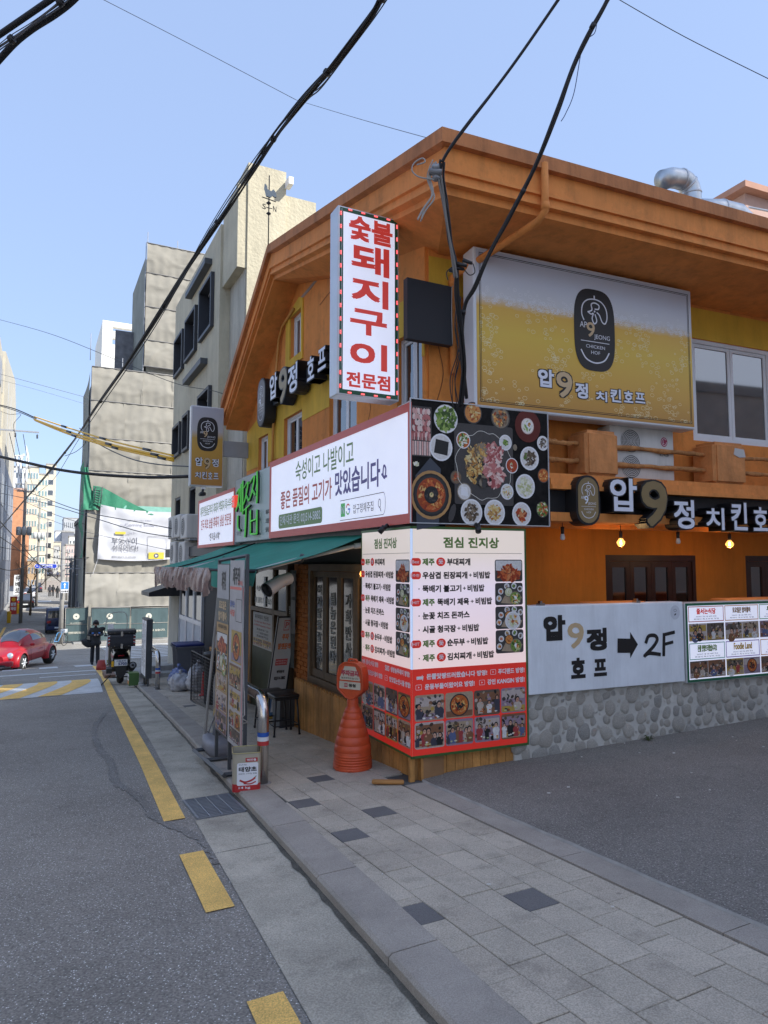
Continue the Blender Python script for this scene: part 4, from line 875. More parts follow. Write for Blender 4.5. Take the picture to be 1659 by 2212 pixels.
b.build('letter_cans', np_); g.build('neon_tubes', np_)
MB().box(-5.80, -5.64, -.03, .02, 2.34, 2.52, mat('red_seal', (.55, .05, .03), .4, emit=.5)).build('seal', np_); T(np_, '제주', -5.785, -5.655, 2.44, 2.50, -.034, M_PWHITE, .02); T(np_, '흑돈', -5.785, -5.655, 2.36, 2.42, -.034, M_PWHITE, .02)
for i, t_ in enumerate(('흑돼지', '오겹살', '냉삼')): T(np_, t_, -4.16, -3.99, 2.12 - i * .12, 2.19 - i * .12, .024, M_INK, .02)
T(np_, '특수부위 전문', -5.70, -5.42, 1.88, 1.95, .024, M_INK, .0)
s2 = F1('slogan_board', 'smaller lit white sign board with red border left of the neon letters', 'sign')
MB().box(-8.56, -5.81, .02, .3, 1.75, 2.66, M_ALU).build('sign_case', s2); MB().prism(rect(-8.56, -5.81, 1.745, 2.665), .008, .02, M_BRICKRED, [rect(-8.50, -5.86, 1.80, 2.61)]).build('red_border', s2); MB().sheet(rect(-8.50, -5.86, 1.80, 2.61), .016, M_LIT).build('sign_face', s2)
T(s2, '제주한림읍금악리 흑돼지·백돼지·특수부위', -8.38, -5.92, 2.34, 2.53, .0144, M_DGRN, .01); T(s2, '전국 최초 숯불 흑돼지 냉삼 전문점', -8.3, -6.02, 2.08, 2.28, .0144, M_DRED, .015); T(s2, '“혼저옵서예”', -7.6, -6.75, 1.86, 2.00, .0144, M_INK, .01)

# ---- vertical lightbox, square to the street
vsg = F3('vertical_lightbox', 'tall lit vertical sign with red letters and string of red lamps round its rim', 'sign', .30)
MB().bbox(-.545, .055, .004, .18, 2.885, 4.56, M_ALU, .008, 1).build('box', vsg)
MB().sheet(rect(-.525, .040, 2.90, 4.545), .002, mat('rim_green', (.02, .10, .05), .4)).build('rim', vsg); MB().sheet(rect(-.495, .010, 2.935, 4.51), .000, M_LIT).build('face', vsg)
M_LRED = mat('lit_red_letter', (.52, .04, .03), .4, var=.02, emit=.22)
for t_, X0, X1, Yt, Yb, bd_ in (('숯불', 962, 1203, 522, 655, .03), ('돼', 975, 1185, 668, 828, .035), ('지', 975, 1180, 850, 1005, .035), ('구', 968, 1172, 1025, 1165, .035), ('이', 968, 1173, 1205, 1352, .035), ('전문점', 947, 1190, 1375, 1460, .03)):
    xl, zt = m3('a', X0, (Yt + Yb) / 2, .30); xr, _ = m3('a', X1, (Yt + Yb) / 2, .30); xc = (X0 + X1) / 2; _, zt = m3('a', xc, Yt, .30); _, zb = m3('a', xc, Yb, .30); T(vsg, t_, xl, xr, zb, zt, -.0016, M_LRED, bd_, 'letter')
M_LEDR = mat('led_red', (.7, .05, .05), .4, var=0, emit=.8, ecol=(1, .1, .1))
lm = MB().bbox(-.007, .007, -.006, 0, -.018, .018, M_LEDR, .002, 1).box(-.003, .003, -.008, -.006, -.012, -.004, M_PWHITE).box(-.003, .003, -.008, -.006, .004, .012, M_PWHITE).mesh('led')
for i in range(14):
    z = 2.96 + i * .1175
    for x in (-.517, .032): link('led', lm, vsg, (x, 0, z))
for i in range(4):
    for z in (2.910, 4.535): link('led', lm, vsg, (-.43 + i * .125, 0, z), rot=(0, R(90), 0))
MB().tube([(-.51, -.003, 2.95 + i * .05) if i < 32 else (-.51, -.003, 4.53) for i in range(33)], .002, M_PWHITE, 5).build('lamp_wire', vsg)
arm = F3('sign_arm_box', 'flat black box arm holding the vertical sign to the wall corner', 'sign bracket', .155)
MB().box(.058, .525, .0, .07, 3.42, 3.97, mat('matt_black', (.012, .013, .018), .6, var=.05)).build('panel', arm); MB().tube([(.518, -.01, 3.43), (.51, -.012, 3.7), (.515, -.012, 3.95), (.535, 0, 3.98)], .004, M_PALEW, 5).build('wire', arm)

# ---- beer sign
bs = F2('beer_signboard', 'big beer print signboard with black oval logo on the alley side wall', 'sign')
MB().bbox(.63, 3.255, .004, .20, 2.825, 4.30, mat('sign_case_white', (.70, .72, .75), .4, var=.04), .012, 1).build('sign_case', bs)
M_BEER = ramp_mat('beer_print', [(0, (.48, .24, .06)), (.25, (.66, .38, .07)), (.5, (.72, .48, .06)), (.66, (.72, .42, .05)), (.73, (.66, .66, .66)), (.85, (.62, .66, .74)), (1, (.52, .56, .66))], 2, 2.83, 4.30, .05, 6, rough=.35)
b = MB(); b.sheet(rect(.655, 3.235, 2.85, 4.28), .002, M_BEER); b.build('beer_face', bs)
b = MB(); random.seed(5); M_BUB = mat('print_bubble', (.82, .72, .42), .4, var=0); M_BUBW = mat('print_foam_bubble', (.80, .81, .84), .4, var=0)
clus = [(random.uniform(.75, 3.15), random.uniform(2.9, 3.75)) for _ in range(34)]
for i in range(380):
    cx_, cz_ = random.choice(clus); x = clipq(cx_ + random.gauss(0, .05), .70, 3.2); z = clipq(cz_ + random.gauss(0, .11), 2.9, 3.8); r = random.uniform(.012, .028); b.ring(x, z, r, r * .75, .0035, .0012 - i * 1e-6, M_BUB, 9)
for i in range(420): x = random.uniform(.68, 3.2); z = 3.80 + abs(random.gauss(0, .06)); r = random.uniform(.010, .022); b.ring(x, z, r, r * .8, .003, .0012 - i * 1e-6, M_BUBW, 8)
for q, w in ((.03, .006), (.045, .004)):
    b.prism(rect(.655 + q, 3.235 - q, 2.85 + q, 4.28 - q), .0004, .0012, M_INK, [rect(.655 + q + w, 3.235 - q - w, 2.85 + q + w, 4.28 - q - w)], back=False)
b.build('bubble_print', bs, 'stuff')
def pill(b, cx, cz, w, h, y, m, seg=48, n=3.2):
    return b.sheet([(cx + math.copysign(abs(math.cos(t)) ** (2 / n), math.cos(t)) * w / 2, cz + math.copysign(abs(math.sin(t)) ** (2 / n), math.sin(t)) * h / 2) for t in [2 * math.pi * k / seg for k in range(seg)]], y, m)
M_LINE = mat('logo_line', (.72, .73, .78), .4, var=0)
def logo(parent, cx, cz, w, h, y, bgm, ln, nin, oval=True):
    b = MB()
    if oval: pill(b, cx, cz, w, h, y, bgm)
    logo_chick(b, cx, cz + h * .22, w * .62, y - .0006, ln, w * .026)
    T(parent, 'AP', cx - w * .36, cx - w * .19, cz + h * .015, cz + h * .085, y - .0008, ln, 0, 'logo_lettering'); T(parent, 'JEONG', cx - w * .02, cx + w * .37, cz - h * .12, cz - h * .05, y - .0008, ln, 0, 'logo_lettering')
    T(parent, '9', cx - w * .20, cx + w * .0, cz - h * .09, cz + h * .09, y - .0012, nin, .02, 'logo_lettering')
    b.stroke([(cx - w * .34, cz - h * .145), (cx + w * .35, cz - h * .145)], w * .014, y - .0006, ln)
    T(parent, 'CHICKEN', cx - w * .22, cx + w * .24, cz - h * .225, cz - h * .185, y - .0008, ln, 0, 'logo_lettering'); T(parent, 'HOF', cx - w * .10, cx + w * .12, cz - h * .295, cz - h * .255, y - .0008, ln, 0, 'logo_lettering')
    b.stroke([(cx - w * .34, cz - h * .26), (cx - w * .22, cz - h * .36), (cx, cz - h * .40), (cx + w * .22, cz - h * .36), (cx + w * .34, cz - h * .26)], w * .028, y - .0006, ln)
    return b.build('logo', parent)
x0, zt = m2('b', 650, 545); x1, _ = m2('b', 850, 545); xm, z1 = m2('b', 750, 337); _, z0 = m2('b', 750, 762)
logo(bs, xm, (z0 + z1) / 2, (x1 - x0) * 1.06, z1 - z0, -.001, M_INK, M_LINE, M_TAN)
def outl(parent, k, mf, txt, X0, X1, Yt, Yb, y, face, bold, part='lettering'):
    x0, z1 = mf(k, X0, Yt); _, z0 = mf(k, X0, Yb); x1, _ = mf(k, X1, Yt); T(parent, txt, x0, x1, z0, z1, y, M_INK, bold + .05, part + '_outline'); g = .008; T(parent, txt, x0 + g, x1 - g, z0 + g, z1 - g, y - .0008, face, bold, part)
for t_, X0, X1, Yt, Yb, fc, bo in (('압', 455, 545, 742, 845, M_WLET, .03), ('9', 550, 640, 757, 900, M_TAN, .02), ('정', 650, 722, 815, 905, M_WLET, .03), ('치', 757, 822, 860, 922, M_WLET, .03), ('킨', 832, 895, 848, 925, M_WLET, .03), ('호', 903, 957, 858, 928, M_WLET, .03), ('프', 962, 1020, 868, 930, M_WLET, .03)): outl(bs, 'b', m2, t_, X0, X1, Yt, Yb, -.0006, fc, bo)

# ---- hanging chicken sign further along the street, with its arm
hs = F3('projecting_bar_sign', 'small projecting beer sign with black oval logo hung beside the gable end', 'sign', 6.2)
MB().bbox(-.62, -.085, .004, .12, 2.70, 4.02, M_ALU, .008, 1).build('sign_case', hs); MB().sheet(rect(-.60, -.10, 2.72, 4.0), .001, ramp_mat('beer_print_small', [(0, (.44, .21, .05)), (.5, (.58, .33, .06)), (.62, (.55, .34, .08)), (.72, (.50, .49, .50)), (1, (.40, .41, .47))], 2, 2.7, 4.02, .05, 6)).build('face', hs)
MB().box(-.08, .34, .03, .10, 3.22, 3.48, M_GREYMET).build('bracket', hs)
logo(hs, -.35, 3.56, .34, .56, -.001, M_INK, M_LINE, M_TAN)
for t_, x0, x1, z0, z1, m_ in (('압', -.54, -.42, 3.03, 3.17, M_WLET), ('9', -.40, -.29, 2.98, 3.17, M_TAN), ('정', -.27, -.16, 3.03, 3.16, M_WLET), ('치', -.54, -.45, 2.83, 2.93, M_WLET), ('킨', -.43, -.35, 2.82, 2.94, M_WLET), ('호', -.33, -.26, 2.82, 2.94, M_WLET), ('프', -.24, -.16, 2.83, 2.93, M_WLET)): T(hs, t_, x0, x1, z0, z1, -.001, M_INK, .08, 'lettering_outline'); T(hs, t_, x0, x1, z0, z1, -.0018, m_, .02)
cctv = F3('security_camera', 'small black security camera under the projecting beer sign', 'camera', 6.2)
MB().box(-.42, -.36, .03, .09, 2.66, 2.70, M_PWHITE).tube([(-.39, .06, 2.66), (-.41, .03, 2.60)], .02, M_BLACK, 8).bbox(-.47, -.37, -.08, .06, 2.54, 2.60, M_BLACK, .02).build('camera_body', cctv)

# ---- channel letters
ch = F1('channel_letter_sign', 'black channel letters with white faces and oval plaque on the street gable', 'sign')
MB().box(-4.75, -1.9, .27, .34, 3.78, 3.98, M_DGREY).build('mounting_rail', ch)
b = MB(); b.prism(rpoly(-5.08, -4.68, 3.49, 4.23, .19, 6), .152, .32, M_BLACK); b.prism(rpoly(-5.06, -4.70, 3.51, 4.21, .175, 6), .148, .151, mat('plaque_face_dark', (.16, .15, .145), .35, var=.05)); b.build('plaque', ch)
logo(ch, -4.88, 3.86, .36, .68, .1475, M_INK, M_LINE, M_WLET, False)
for t_, x0, x1, z0, z1, f_ in (('압', -4.46, -4.10, 3.78, 4.16, M_WLET), ('9', -4.04, -3.67, 3.63, 4.14, M_GOLD), ('정', -3.65, -3.26, 3.68, 4.08, M_WLET), ('호', -2.91, -2.66, 3.69, 4.0, M_WLET), ('프', -2.55, -2.28, 3.72, 4.0, M_WLET)): letter(ch, t_, x0, x1, z0, z1, .15, .17, f_, M_BLACK, .03)
ch2 = F2('bar_letter_sign', 'row of black and white channel letters with bronze plaque over the alley terrace', 'sign')
b = MB(); b.prism(rpoly(1.63, 1.90, 1.80, 2.265, .125, 6), -.10, .058, M_BLACK); b.prism(rpoly(1.65, 1.88, 1.82, 2.245, .115, 6), -.104, -.101, M_GOLD); b.build('plaque', ch2)
logo(ch2, 1.765, 2.035, .235, .42, -.1045, M_INK, M_LINE, M_WLET, False)
for t_, x0, x1, z0, z1, f_ in (('압', 2.01, 2.36, 1.93, 2.27, M_WLET), ('9', 2.39, 2.74, 1.79, 2.265, M_GOLD), ('정', 2.80, 3.09, 1.78, 2.09, M_WLET), ('치', 3.23, 3.50, 1.78, 2.02, M_WLET), ('킨', 3.58, 3.83, 1.78, 2.09, M_WLET), ('호', 3.90, 4.13, 1.78, 2.05, M_WLET), ('프', 4.2, 4.45, 1.79, 2.03, M_WLET)): letter(ch2, t_, x0, x1, z0, z1, -.10, .16, f_, M_BLACK, .035)

# ---- lit menu board round the corner
mb = F1('menu_board', 'lit corner menu board with green edge, price free dish list and red lower band', 'menu board')
M_MGRN = mat('menu_green', (.10, .19, .045), .4, var=.02, emit=.05); M_MEDGE = mat('menu_edge_green', (.05, .12, .03), .4)
M_MRED = mat('menu_red', (.60, .03, .02), .4, var=.02, emit=.14); M_MPALE = mat('menu_corner_pale', (.55, .66, .85), .4, var=0, emit=.22)
def menu(par, W, x0, flip, title, lines, seed):
    H = 1.905; zt = 1.762; X = lambda u: x0 + (u - 525) / 955 * W; Zv = lambda v: zt - (v - 108) / 1925 * H
    b = MB(); b.sheet(rect(x0 + .0, x0 + W, zt - H, zt), .0105, M_MEDGE); b.sheet(rect(x0 + (.02 if flip else 0), x0 + W - (0 if flip else .02), zt - H + .022, zt - .022), .0100, M_LITP); b.sheet(rect(x0 + (.02 if flip else 0), x0 + W - (0 if flip else .02), zt - H + .022, Zv(1305)), .0095, M_MRED)
    b.sheet(rect(x0 + W - .03, x0 + W, Zv(1305), zt - .022) if flip else rect(x0, x0 + .022, Zv(1305), zt - .022), .0097, M_MPALE)
    b.build('printed_panel', par); y = .0088
    p = MB(); p.stroke([(X(560), Zv(335)), (X(1440), Zv(335))], .003, y, M_INK)
    T(par, title, X(title_x[0]), X(title_x[1]), Zv(290), Zv(195), y, M_MGRN, .03)
    def t(s_, a, c, r, m=M_INK, h=31): T(par, s_, X(a), X(c), Zv(r + h), Zv(r - h), y, m, .035)
    def dot(a, r): p.disc(X(a), Zv(r), 36 / 955 * W, 36 / 1925 * H * 1.05, y, M_MRED, 18); T(par, '돗', X(a - 20), X(a + 20), Zv(r + 20), Zv(r - 20), y - .0006, M_PWHITE, .03)
    def badge(s_, r): p.rsheet(X(527), X(605), Zv(r + 32), Zv(r - 32), .025, y, M_MRED); T(par, s_, X(540), X(592), Zv(r + 13), Zv(r - 13), y - .0006, M_PWHITE, .01)
    badge('Best', 410); t('제주', 617, 712, 410, M_MGRN); dot(761, 410); t('부대찌개', 810, 1000, 410)
    badge('추천', 525); t('우삼겹 된장찌개', 617, 975, 525); t('+', 987, 1012, 525, h=13); t('비빔밥', 1025, 1165, 525)
    p.disc(X(590), Zv(638), .006, .006, y, M_INK, 8); t('뚝배기 불고기', 617, 925, 638); t('+', 937, 962, 638, h=13); t('비빔밥', 975, 1115, 638)
    badge('HIT', 752); t('제주', 617, 712, 752, M_MGRN); t('뚝배기 제육', 732, 987, 752); t('+', 1000, 1025, 752, h=13); t('비빔밥', 1040, 1178, 752)
    p.disc(X(590), Zv(865), .006, .006, y, M_INK, 8); t('눈꽃 치즈 돈까스', 617, 990, 865)
    p.disc(X(590), Zv(982), .006, .006, y, M_INK, 8); t('시골 청국장', 617, 880, 980); t('+', 890, 915, 980, h=13); t('비빔밥', 930, 1068, 980)
    badge('HIT', 1098); t('제주', 617, 712, 1098, M_MGRN); dot(761, 1098); t('순두부', 808, 950, 1098); t('+', 963, 988, 1098, h=13); t('비빔밥', 1000, 1142, 1098)
    p.disc(X(590), Zv(1218), .006, .006, y, M_INK, 8); t('제주', 617, 712, 1216, M_MGRN); dot(761, 1216); t('김치찌개', 808, 1003, 1216); t('+', 1013, 1038, 1216, h=13); t('비빔밥', 1050, 1190, 1216)
    p.build('printed_marks', par, 'stuff')
    p = MB()
    for i, (a, c) in enumerate(((390, 585), (597, 793), (805, 1003), (1012, 1215))): thumb_food(p, X(1205), X(1443), Zv(c), Zv(a), y, [0, 1, 2, 3][i])
    p.build('dish_pictures', par, 'stuff')
    for s_, a, c, r, icon in lines:
        T(par, s_, X(a), X(c), Zv(r + 24), Zv(r - 24), y, M_PWHITE, .03)
    p = MB()
    for s_, a, c, r, icon in lines:
        if icon: p.prism([(X(icon) + q[0], Zv(r) + q[1]) for q in rpoly(-.028, .028, -.022, .022, .008)], y, y + .0005, M_PWHITE, [[(X(icon) + q[0], Zv(r) + q[1]) for q in rpoly(-.025, .025, -.019, .019, .007)]], back=False); p.sheet([(X(icon) - .006, Zv(r) - .008), (X(icon) + .009, Zv(r)), (X(icon) - .006, Zv(r) + .008)], y, M_PWHITE)
    k = 0
    for r0, r1 in ((1520, 1735), (1745, 1960)):
        for c0, c1 in ((553, 782), (790, 1012), (1020, 1235), (1243, 1453)):
            thumb_people(p, X(c0), X(c1), Zv(r1), Zv(r0), y, [2, 1, 3, 1, 5, 6, 3, 4][k], seed + k, food=(k == seed % 4)); k += 1
    p.build('guest_pictures', par, 'stuff')
title_x = (800, 1225)
case = MB().box(-1.0, -.04, .012, .16, -.143, 1.762, M_ALU); case.build('board_case', mb)
menu(mb, 1.0, -1.0, True, '점심 진지상', [('줄서는식당 방영!', 640, 880, 1350, None), ('토요일은밥이좋아 방영!', 610, 960, 1440, 570), ('생방송투데이 방영!', 1110, 1440, 1352, None), ('밥맛없는언니들 방영!', 1090, 1450, 1440, 1030), ('SBS', 1010, 1090, 1352, None), ('tvN', 550, 620, 1350, None)], 11)
bpy.context.view_layer.update()
mf_ = bpy.data.objects.new('alley_face', None); COL.objects.link(mf_); mf_.parent = mb; mf_.matrix_local = mb.matrix_world.inverted() @ f2m
MB().box(.03, 1.15, .012, .14, -.143, 1.762, M_ALU).build('board_case', mf_)
title_x = (782, 1243)
menu(mf_, 1.15, 0.0, False, '점심 진지상', [('돈쭐맛짱뜨러왔습니다 방영!', 645, 1130, 1372, None), ('comedy', 568, 622, 1378, None), ('푸디랜드 방영!', 1222, 1448, 1372, 1180), ('운동부둘이왔어요 방영!', 632, 1025, 1455, 585), ('강인 KANGIN 방영!', 1132, 1448, 1455, 1087)], 21)
for nm, fr, x in (('F1', 1, -.40), ('F2', 2, .62)):
    f = (F1 if fr == 1 else F2)('spot_lamp', 'small black spot lamp clipped above the %s half of the menu board' % ('street' if fr == 1 else 'alley'), 'lamp', group='spot lamps over the menu board')
    MB().tube([(x, -.01, 1.79), (x, -.05, 1.76)], .018, M_BLACK, 10).tube([(x, -.04, 1.775), (x - .02, -.085, 1.72)], .026, M_BLACK, 10).build('lamp_housing', f, loc=(0, 0, 0))
    f.location = f.location

# ---- white arrow sign and broadcast board on the parapet
ws = F2('arrow_sign', 'white board sign with black arrow and handwritten 2F fixed on the stone parapet', 'sign')
MB().bbox(1.155, 3.0, .004, .17, .285, 1.068, mat('dull_white_board', (.78, .82, .86), .45, var=.06, stain=.08), .006, 1).build('board', ws)
for t_, X0, X1, Yt, Yb, m_, bo in (('압', 200, 343, 1238, 1405, M_INK, .045), ('9', 357, 463, 1287, 1455, M_TAN, .02), ('정', 480, 612, 1322, 1470, M_INK, .045), ('호', 380, 473, 1515, 1650, M_INK, .05), ('프', 528, 612, 1522, 1635, M_INK, .05)):
    x0, z1 = m2('c', X0, Yt); _, z0 = m2('c', X0, Yb); x1, _ = m2('c', X1, Yt); T(ws, t_, x0, x1, z0, z1, .001, m_, bo, 'letter')
b = MB()
P2 = lambda *q: [m2('c', x, y) for x, y in q]
b.sheet(P2((683, 1480), (765, 1480), (765, 1515), (815, 1425), (765, 1345), (765, 1388), (683, 1386))[::1], .001, M_INK)
b.stroke(P2((868, 1412), (885, 1372), (925, 1368), (940, 1395), (915, 1440), (860, 1498), (890, 1482), (958, 1490)), .035, .001, M_INK); b.stroke(P2((985, 1358), (983, 1495)), .035, .001, M_INK); b.stroke(P2((985, 1362), (1050, 1346)), .033, .0005, M_INK); b.stroke(P2((985, 1425), (1040, 1410)), .03, .0003, M_INK)
x, z = m2('c', 1057, 1217); b.disc(x, z, .062, .07, .0016, mat('sticker_pale', (.62, .65, .70), .3), 20); b.ring(x, z + .02, .02, .014, .003, .001, M_INK, 10); b.disc(x, z - .02, .016, .007, .001, M_INK, 8, .6)
b.build('printed_marks', ws, 'stuff')
for x in (1.30, 2.42): MB().box(x, x + .05, .02, .08, 1.068, 1.09, M_STEEL).box(x + .01, x + .03, .03, .07, 1.09, 1.11, M_STEEL).build('clip', ws)
tv = F2('broadcast_board', 'lit board of television cards and guest pictures with green edge beside the arrow sign', 'sign')
MB().bbox(3.02, 5.6, .004, .15, .262, 1.058, M_ALU, .006, 1).build('board_case', tv)
b = MB(); b.sheet(rect(3.03, 5.59, .270, 1.05), .0025, mat('broadcast_edge_green', (.02, .14, .07), .4)); b.sheet(rect(3.055, 5.565, .295, 1.025), .002, M_LIT)
cols = [((.45, .10, .08), '줄서는식당', M_MRED), ((.55, .25, .08), '토요일은 밥이좋아', mat('card_brown', (.25, .12, .03), .5)), ((.10, .35, .15), '투데이', M_MGRN), ((.1, .2, .4), '맛있는 녀석들', M_INK), ((.4, .1, .3), '생생정보', M_INK), ((.12, .35, .30), '돈쭐 맛짱뜨러왔습니다2', M_MGRN), ((.20, .10, .40), 'Foodie Land', mat('card_gold', (.55, .32, .03), .5)), ((.5, .22, .08), '운동부 둘이왔어요', mat('card_brown', (.25, .12, .03))), ((.1, .25, .45), '강인 KANGIN', M_INK), ((.35, .3, .1), '먹을텐데', M_INK)]
for i in range(5):
    x0 = 3.065 + i * .502; x1 = x0 + .485
    for r_, (za, zb) in enumerate(((.862, 1.018), (.488, .652))):
        c, t_, tm = cols[r_ * 5 + i]; m_ = mat('card_%d_%d' % (r_, i), c, .4, var=.05, emit=.05)
        b.prism(rect(x0, x1, za, zb), .0012, .0018, m_, [rect(x0 + .008, x1 - .008, za + .008, zb - .008)], back=False)
        T(tv, t_, x0 + .11, x1 - .11, za + .075, zb - .02, .001, tm, .03); T(tv, '2023년 1월 2일 48회 방송', x0 + .10, x1 - .10, za + .045, za + .060, .001, M_INK, 0); T(tv, '흑돼지 특수부위 맛집', x0 + .07, x1 - .07, za + .020, za + .035, .001, M_INK, 0)
    for r_, (za, zb) in enumerate(((.672, .846), (.308, .474))):
        thumb_people(b, x0, (x0 + x1) / 2, za, zb, .0014, 2, 40 + i + r_ * 7, rnd=False); thumb_people(b, (x0 + x1) / 2 + .002, x1, za, zb, .0014, 2, 60 + i + r_ * 7, food=(i == 1 and r_ == 1), rnd=False)
b.build('printed_panel', tv, 'stuff')
# ================================================================ STREET THINGS
# ---- awning
aw = F1('shop_awning', 'long green cloth awning over the restaurant front with folding arms', 'awning')
def awn(x0, x1, name='awning_cloth'):
    def f(u, v): x = x0 + (x1 - x0) * u; return (x, -.02 - (-.16 + 1.02 * v) * 1.0 + .02, 1.735 - .345 * v - .05 * math.sin(math.pi * v) * .5 + .012 * math.sin(u * 9) * v)
    b = MB(); b.grid(lambda u, v: (x0 + (x1 - x0) * u, .10 - 1.10 * v, 1.74 - .35 * v - .035 * math.sin(math.pi * v) + .008 * math.sin(u * 11 + v * 3)), 24, 8, M_GREENCL)
    b.grid(lambda u, v: (x0 + (x1 - x0) * u, .10 - 1.10 * v, 1.735 - .35 * v - .035 * math.sin(math.pi * v) + .008 * math.sin(u * 11 + v * 3)), 24, 8, M_GREENCL)
    b.build(name, aw)
awn(-6.62, -4.93); awn(-4.90, -1.05)
MB().tube([(-6.64, -1.01, 1.375), (-1.03, -1.01, 1.375)], .018, M_BLACK, 8).build('front_rail', aw)
MB().tube([(-4.915, .1, 1.745), (-4.915, -.45, 1.55), (-4.915, -1.0, 1.395)], .012, M_BLACK, 6).build('seam_bar', aw)
b = MB(); b.grid(lambda u, v: (-2.78 + 1.78 * u, -1.02 - .03 * math.sin(u * 14) * v, 1.385 - v * (.17 + .03 * math.sin(u * 5))), 26, 4, M_GREENCL); b.build('valance', aw)
M_ARM = mat('awning_arm_grey', (.50, .50, .48), .45, var=.1)
for x in (-1.15, -4.3):
    b = MB(); b.tube([(x, .2, 1.64), (x + .02, .0, 1.62)], .03, M_ARM, 10); b.tube([(x + .02, .05, 1.63), (x - .25, -.45, 1.50)], .022, M_ARM, 10); b.tube([(x - .25, -.45, 1.50), (x + .02, -.98, 1.385)], .02, M_ARM, 10); b.tube([(x - .27, -.46, 1.47), (x - .23, -.44, 1.53)], .03, M_DGREY, 8); b.build('folding_arm', aw)
M_PLAST = mat('dusty_clear_plastic', (.36, .24, .215), .25, var=.35, vscale=9, bump=.9, bscale=12)
b = MB(); pb_ = M_PLAST.node_tree.nodes['Principled BSDF']; pb_.inputs['Alpha'].default_value = .86; pb_.inputs['Specular IOR Level'].default_value = .9
cu = F1('rolled_plastic_curtain', 'crumpled brownish clear plastic curtain rolled up below the awning edge', 'curtain')
for x0, x1, n in ((-6.75, -4.97, 30), (-4.93, -2.82, 36)):
    b = MB(); ph = random.uniform(0, 6)
    b.grid(lambda u, v: (x0 + (x1 - x0) * u + .02 * math.sin(v * 8 + u * 30), -1.03 - .020 * math.sin(v * math.pi) - .018 * math.sin(u * 41 + ph + 3 * v) - .01 * math.sin(u * 90 + v * 9), 1.40 - v * (.29 + .025 * math.sin(u * 9 + ph) + .02 * math.sin(u * 23))), n * 2, 10, M_PLAST)
    b.grid(lambda u, v: (x0 + (x1 - x0) * u, -.99 + .03 * math.sin(v * math.pi) + .012 * math.sin(u * 37 + ph), 1.39 - v * .25), n, 4, M_PLAST); b.build('curtain_roll', cu)
dr = F1('gathered_plastic_sheet', 'bunched dirty plastic sheet hanging down at the awning corner behind the banners', 'curtain', 3.4, .62)
M_PL2 = mat('brown_plastic', (.20, .13, .07), .3, var=.4, vscale=6, bump=.8, bscale=14)
b = MB(); b.grid(lambda u, v: ((.30 * (1 - v) ** .5 * (.6 + .4 * math.sin(v * 3.2)) + .05) * math.cos(u * 6.283) * (1 + .15 * math.sin(u * 31)), .10 * math.sin(u * 6.283) * (1 + .2 * math.sin(u * 19)), 1.40 - v * 1.25), 40, 12, M_PL2); b.build('sheet', dr)
hd = F1('exhaust_duct', 'short black mouthed duct poking out under the awning', 'duct')
b = MB(); b.tube([(-1.62, -.50, 1.30), (-1.55, -.62, 1.27), (-1.47, -.78, 1.19)], [.06, .065, .075], mat('duct_white', (.45, .45, .45), .4), 14, cap=False); b.tube([(-1.49, -.74, 1.21), (-1.472, -.777, 1.191)], .065, M_BLACK, 12); b.build('duct', hd)

# ---- bulbs
def bulb(fr, x, y, z, lit, label, r=.042):
    f = fr('hanging_bulb', label, 'light bulb', group='bulbs along the eaves'); 
    MB().tube([(x, y, z + .16), (x, y, z + .09)], .004, M_BLACK, 5).tube([(x, y, z + .10), (x, y, z + .03)], [.018, .016], M_BLACK, 10).build('socket', f)
    if lit:
        MB().lathe([(.003, -r), (r * .6, -r * .8), (r, -.2 * r), (r * .95, r * .2), (r * .55, r * .75), (.014, r * 1.1)], glow_glass, (x, y, z - .012), 14).build('glass_globe', f)
        MB().tube([(x - .01, y, z - .03), (x - .006, y, z + .01), (x, y, z - .028), (x + .006, y, z + .01), (x + .01, y, z - .03)], .003, M_BULB, 5).build('filament', f)
        pl_ = bpy.data.lights.new('bulb_light', 'POINT'); pl_.energy = 1.1; pl_.color = (1, .62, .28); pl_.shadow_soft_size = .03; po = bpy.data.objects.new('bulb_light', pl_); COL.objects.link(po); po.parent = f; po.location = (x, y, z - .075)
    else: MB().lathe([(.003, -.028), (.02, -.022), (.024, -.004), (.016, .03), (.014, .04)], M_BULBOFF, (x, y, z), 12).build('glass_globe', f)
    return f
glow_glass = mat('amber_bulb_glass', (.85, .50, .15), .08, var=0, emit=.55, ecol=(1, .55, .18)); glow_glass.node_tree.nodes['Principled BSDF'].inputs['Alpha'].default_value = .45
bulb(F2, 1.70, .2, 1.70, False, 'unlit white bulb hanging under the bronze plaque')
bulb(F2, 2.41, .2, 1.67, True, 'glowing amber bulb hanging under the big bronze 9')
bulb(F2, 3.17, .2, 1.68, False, 'unlit white bulb right of the glowing one under the 9')
bulb(F2, 3.91, .2, 1.67, True, 'glowing amber bulb rightmost over the terrace doors')
bulb(F1, -1.18, .12, 1.36, True, 'glowing amber bulb under the awning beside the menu board')

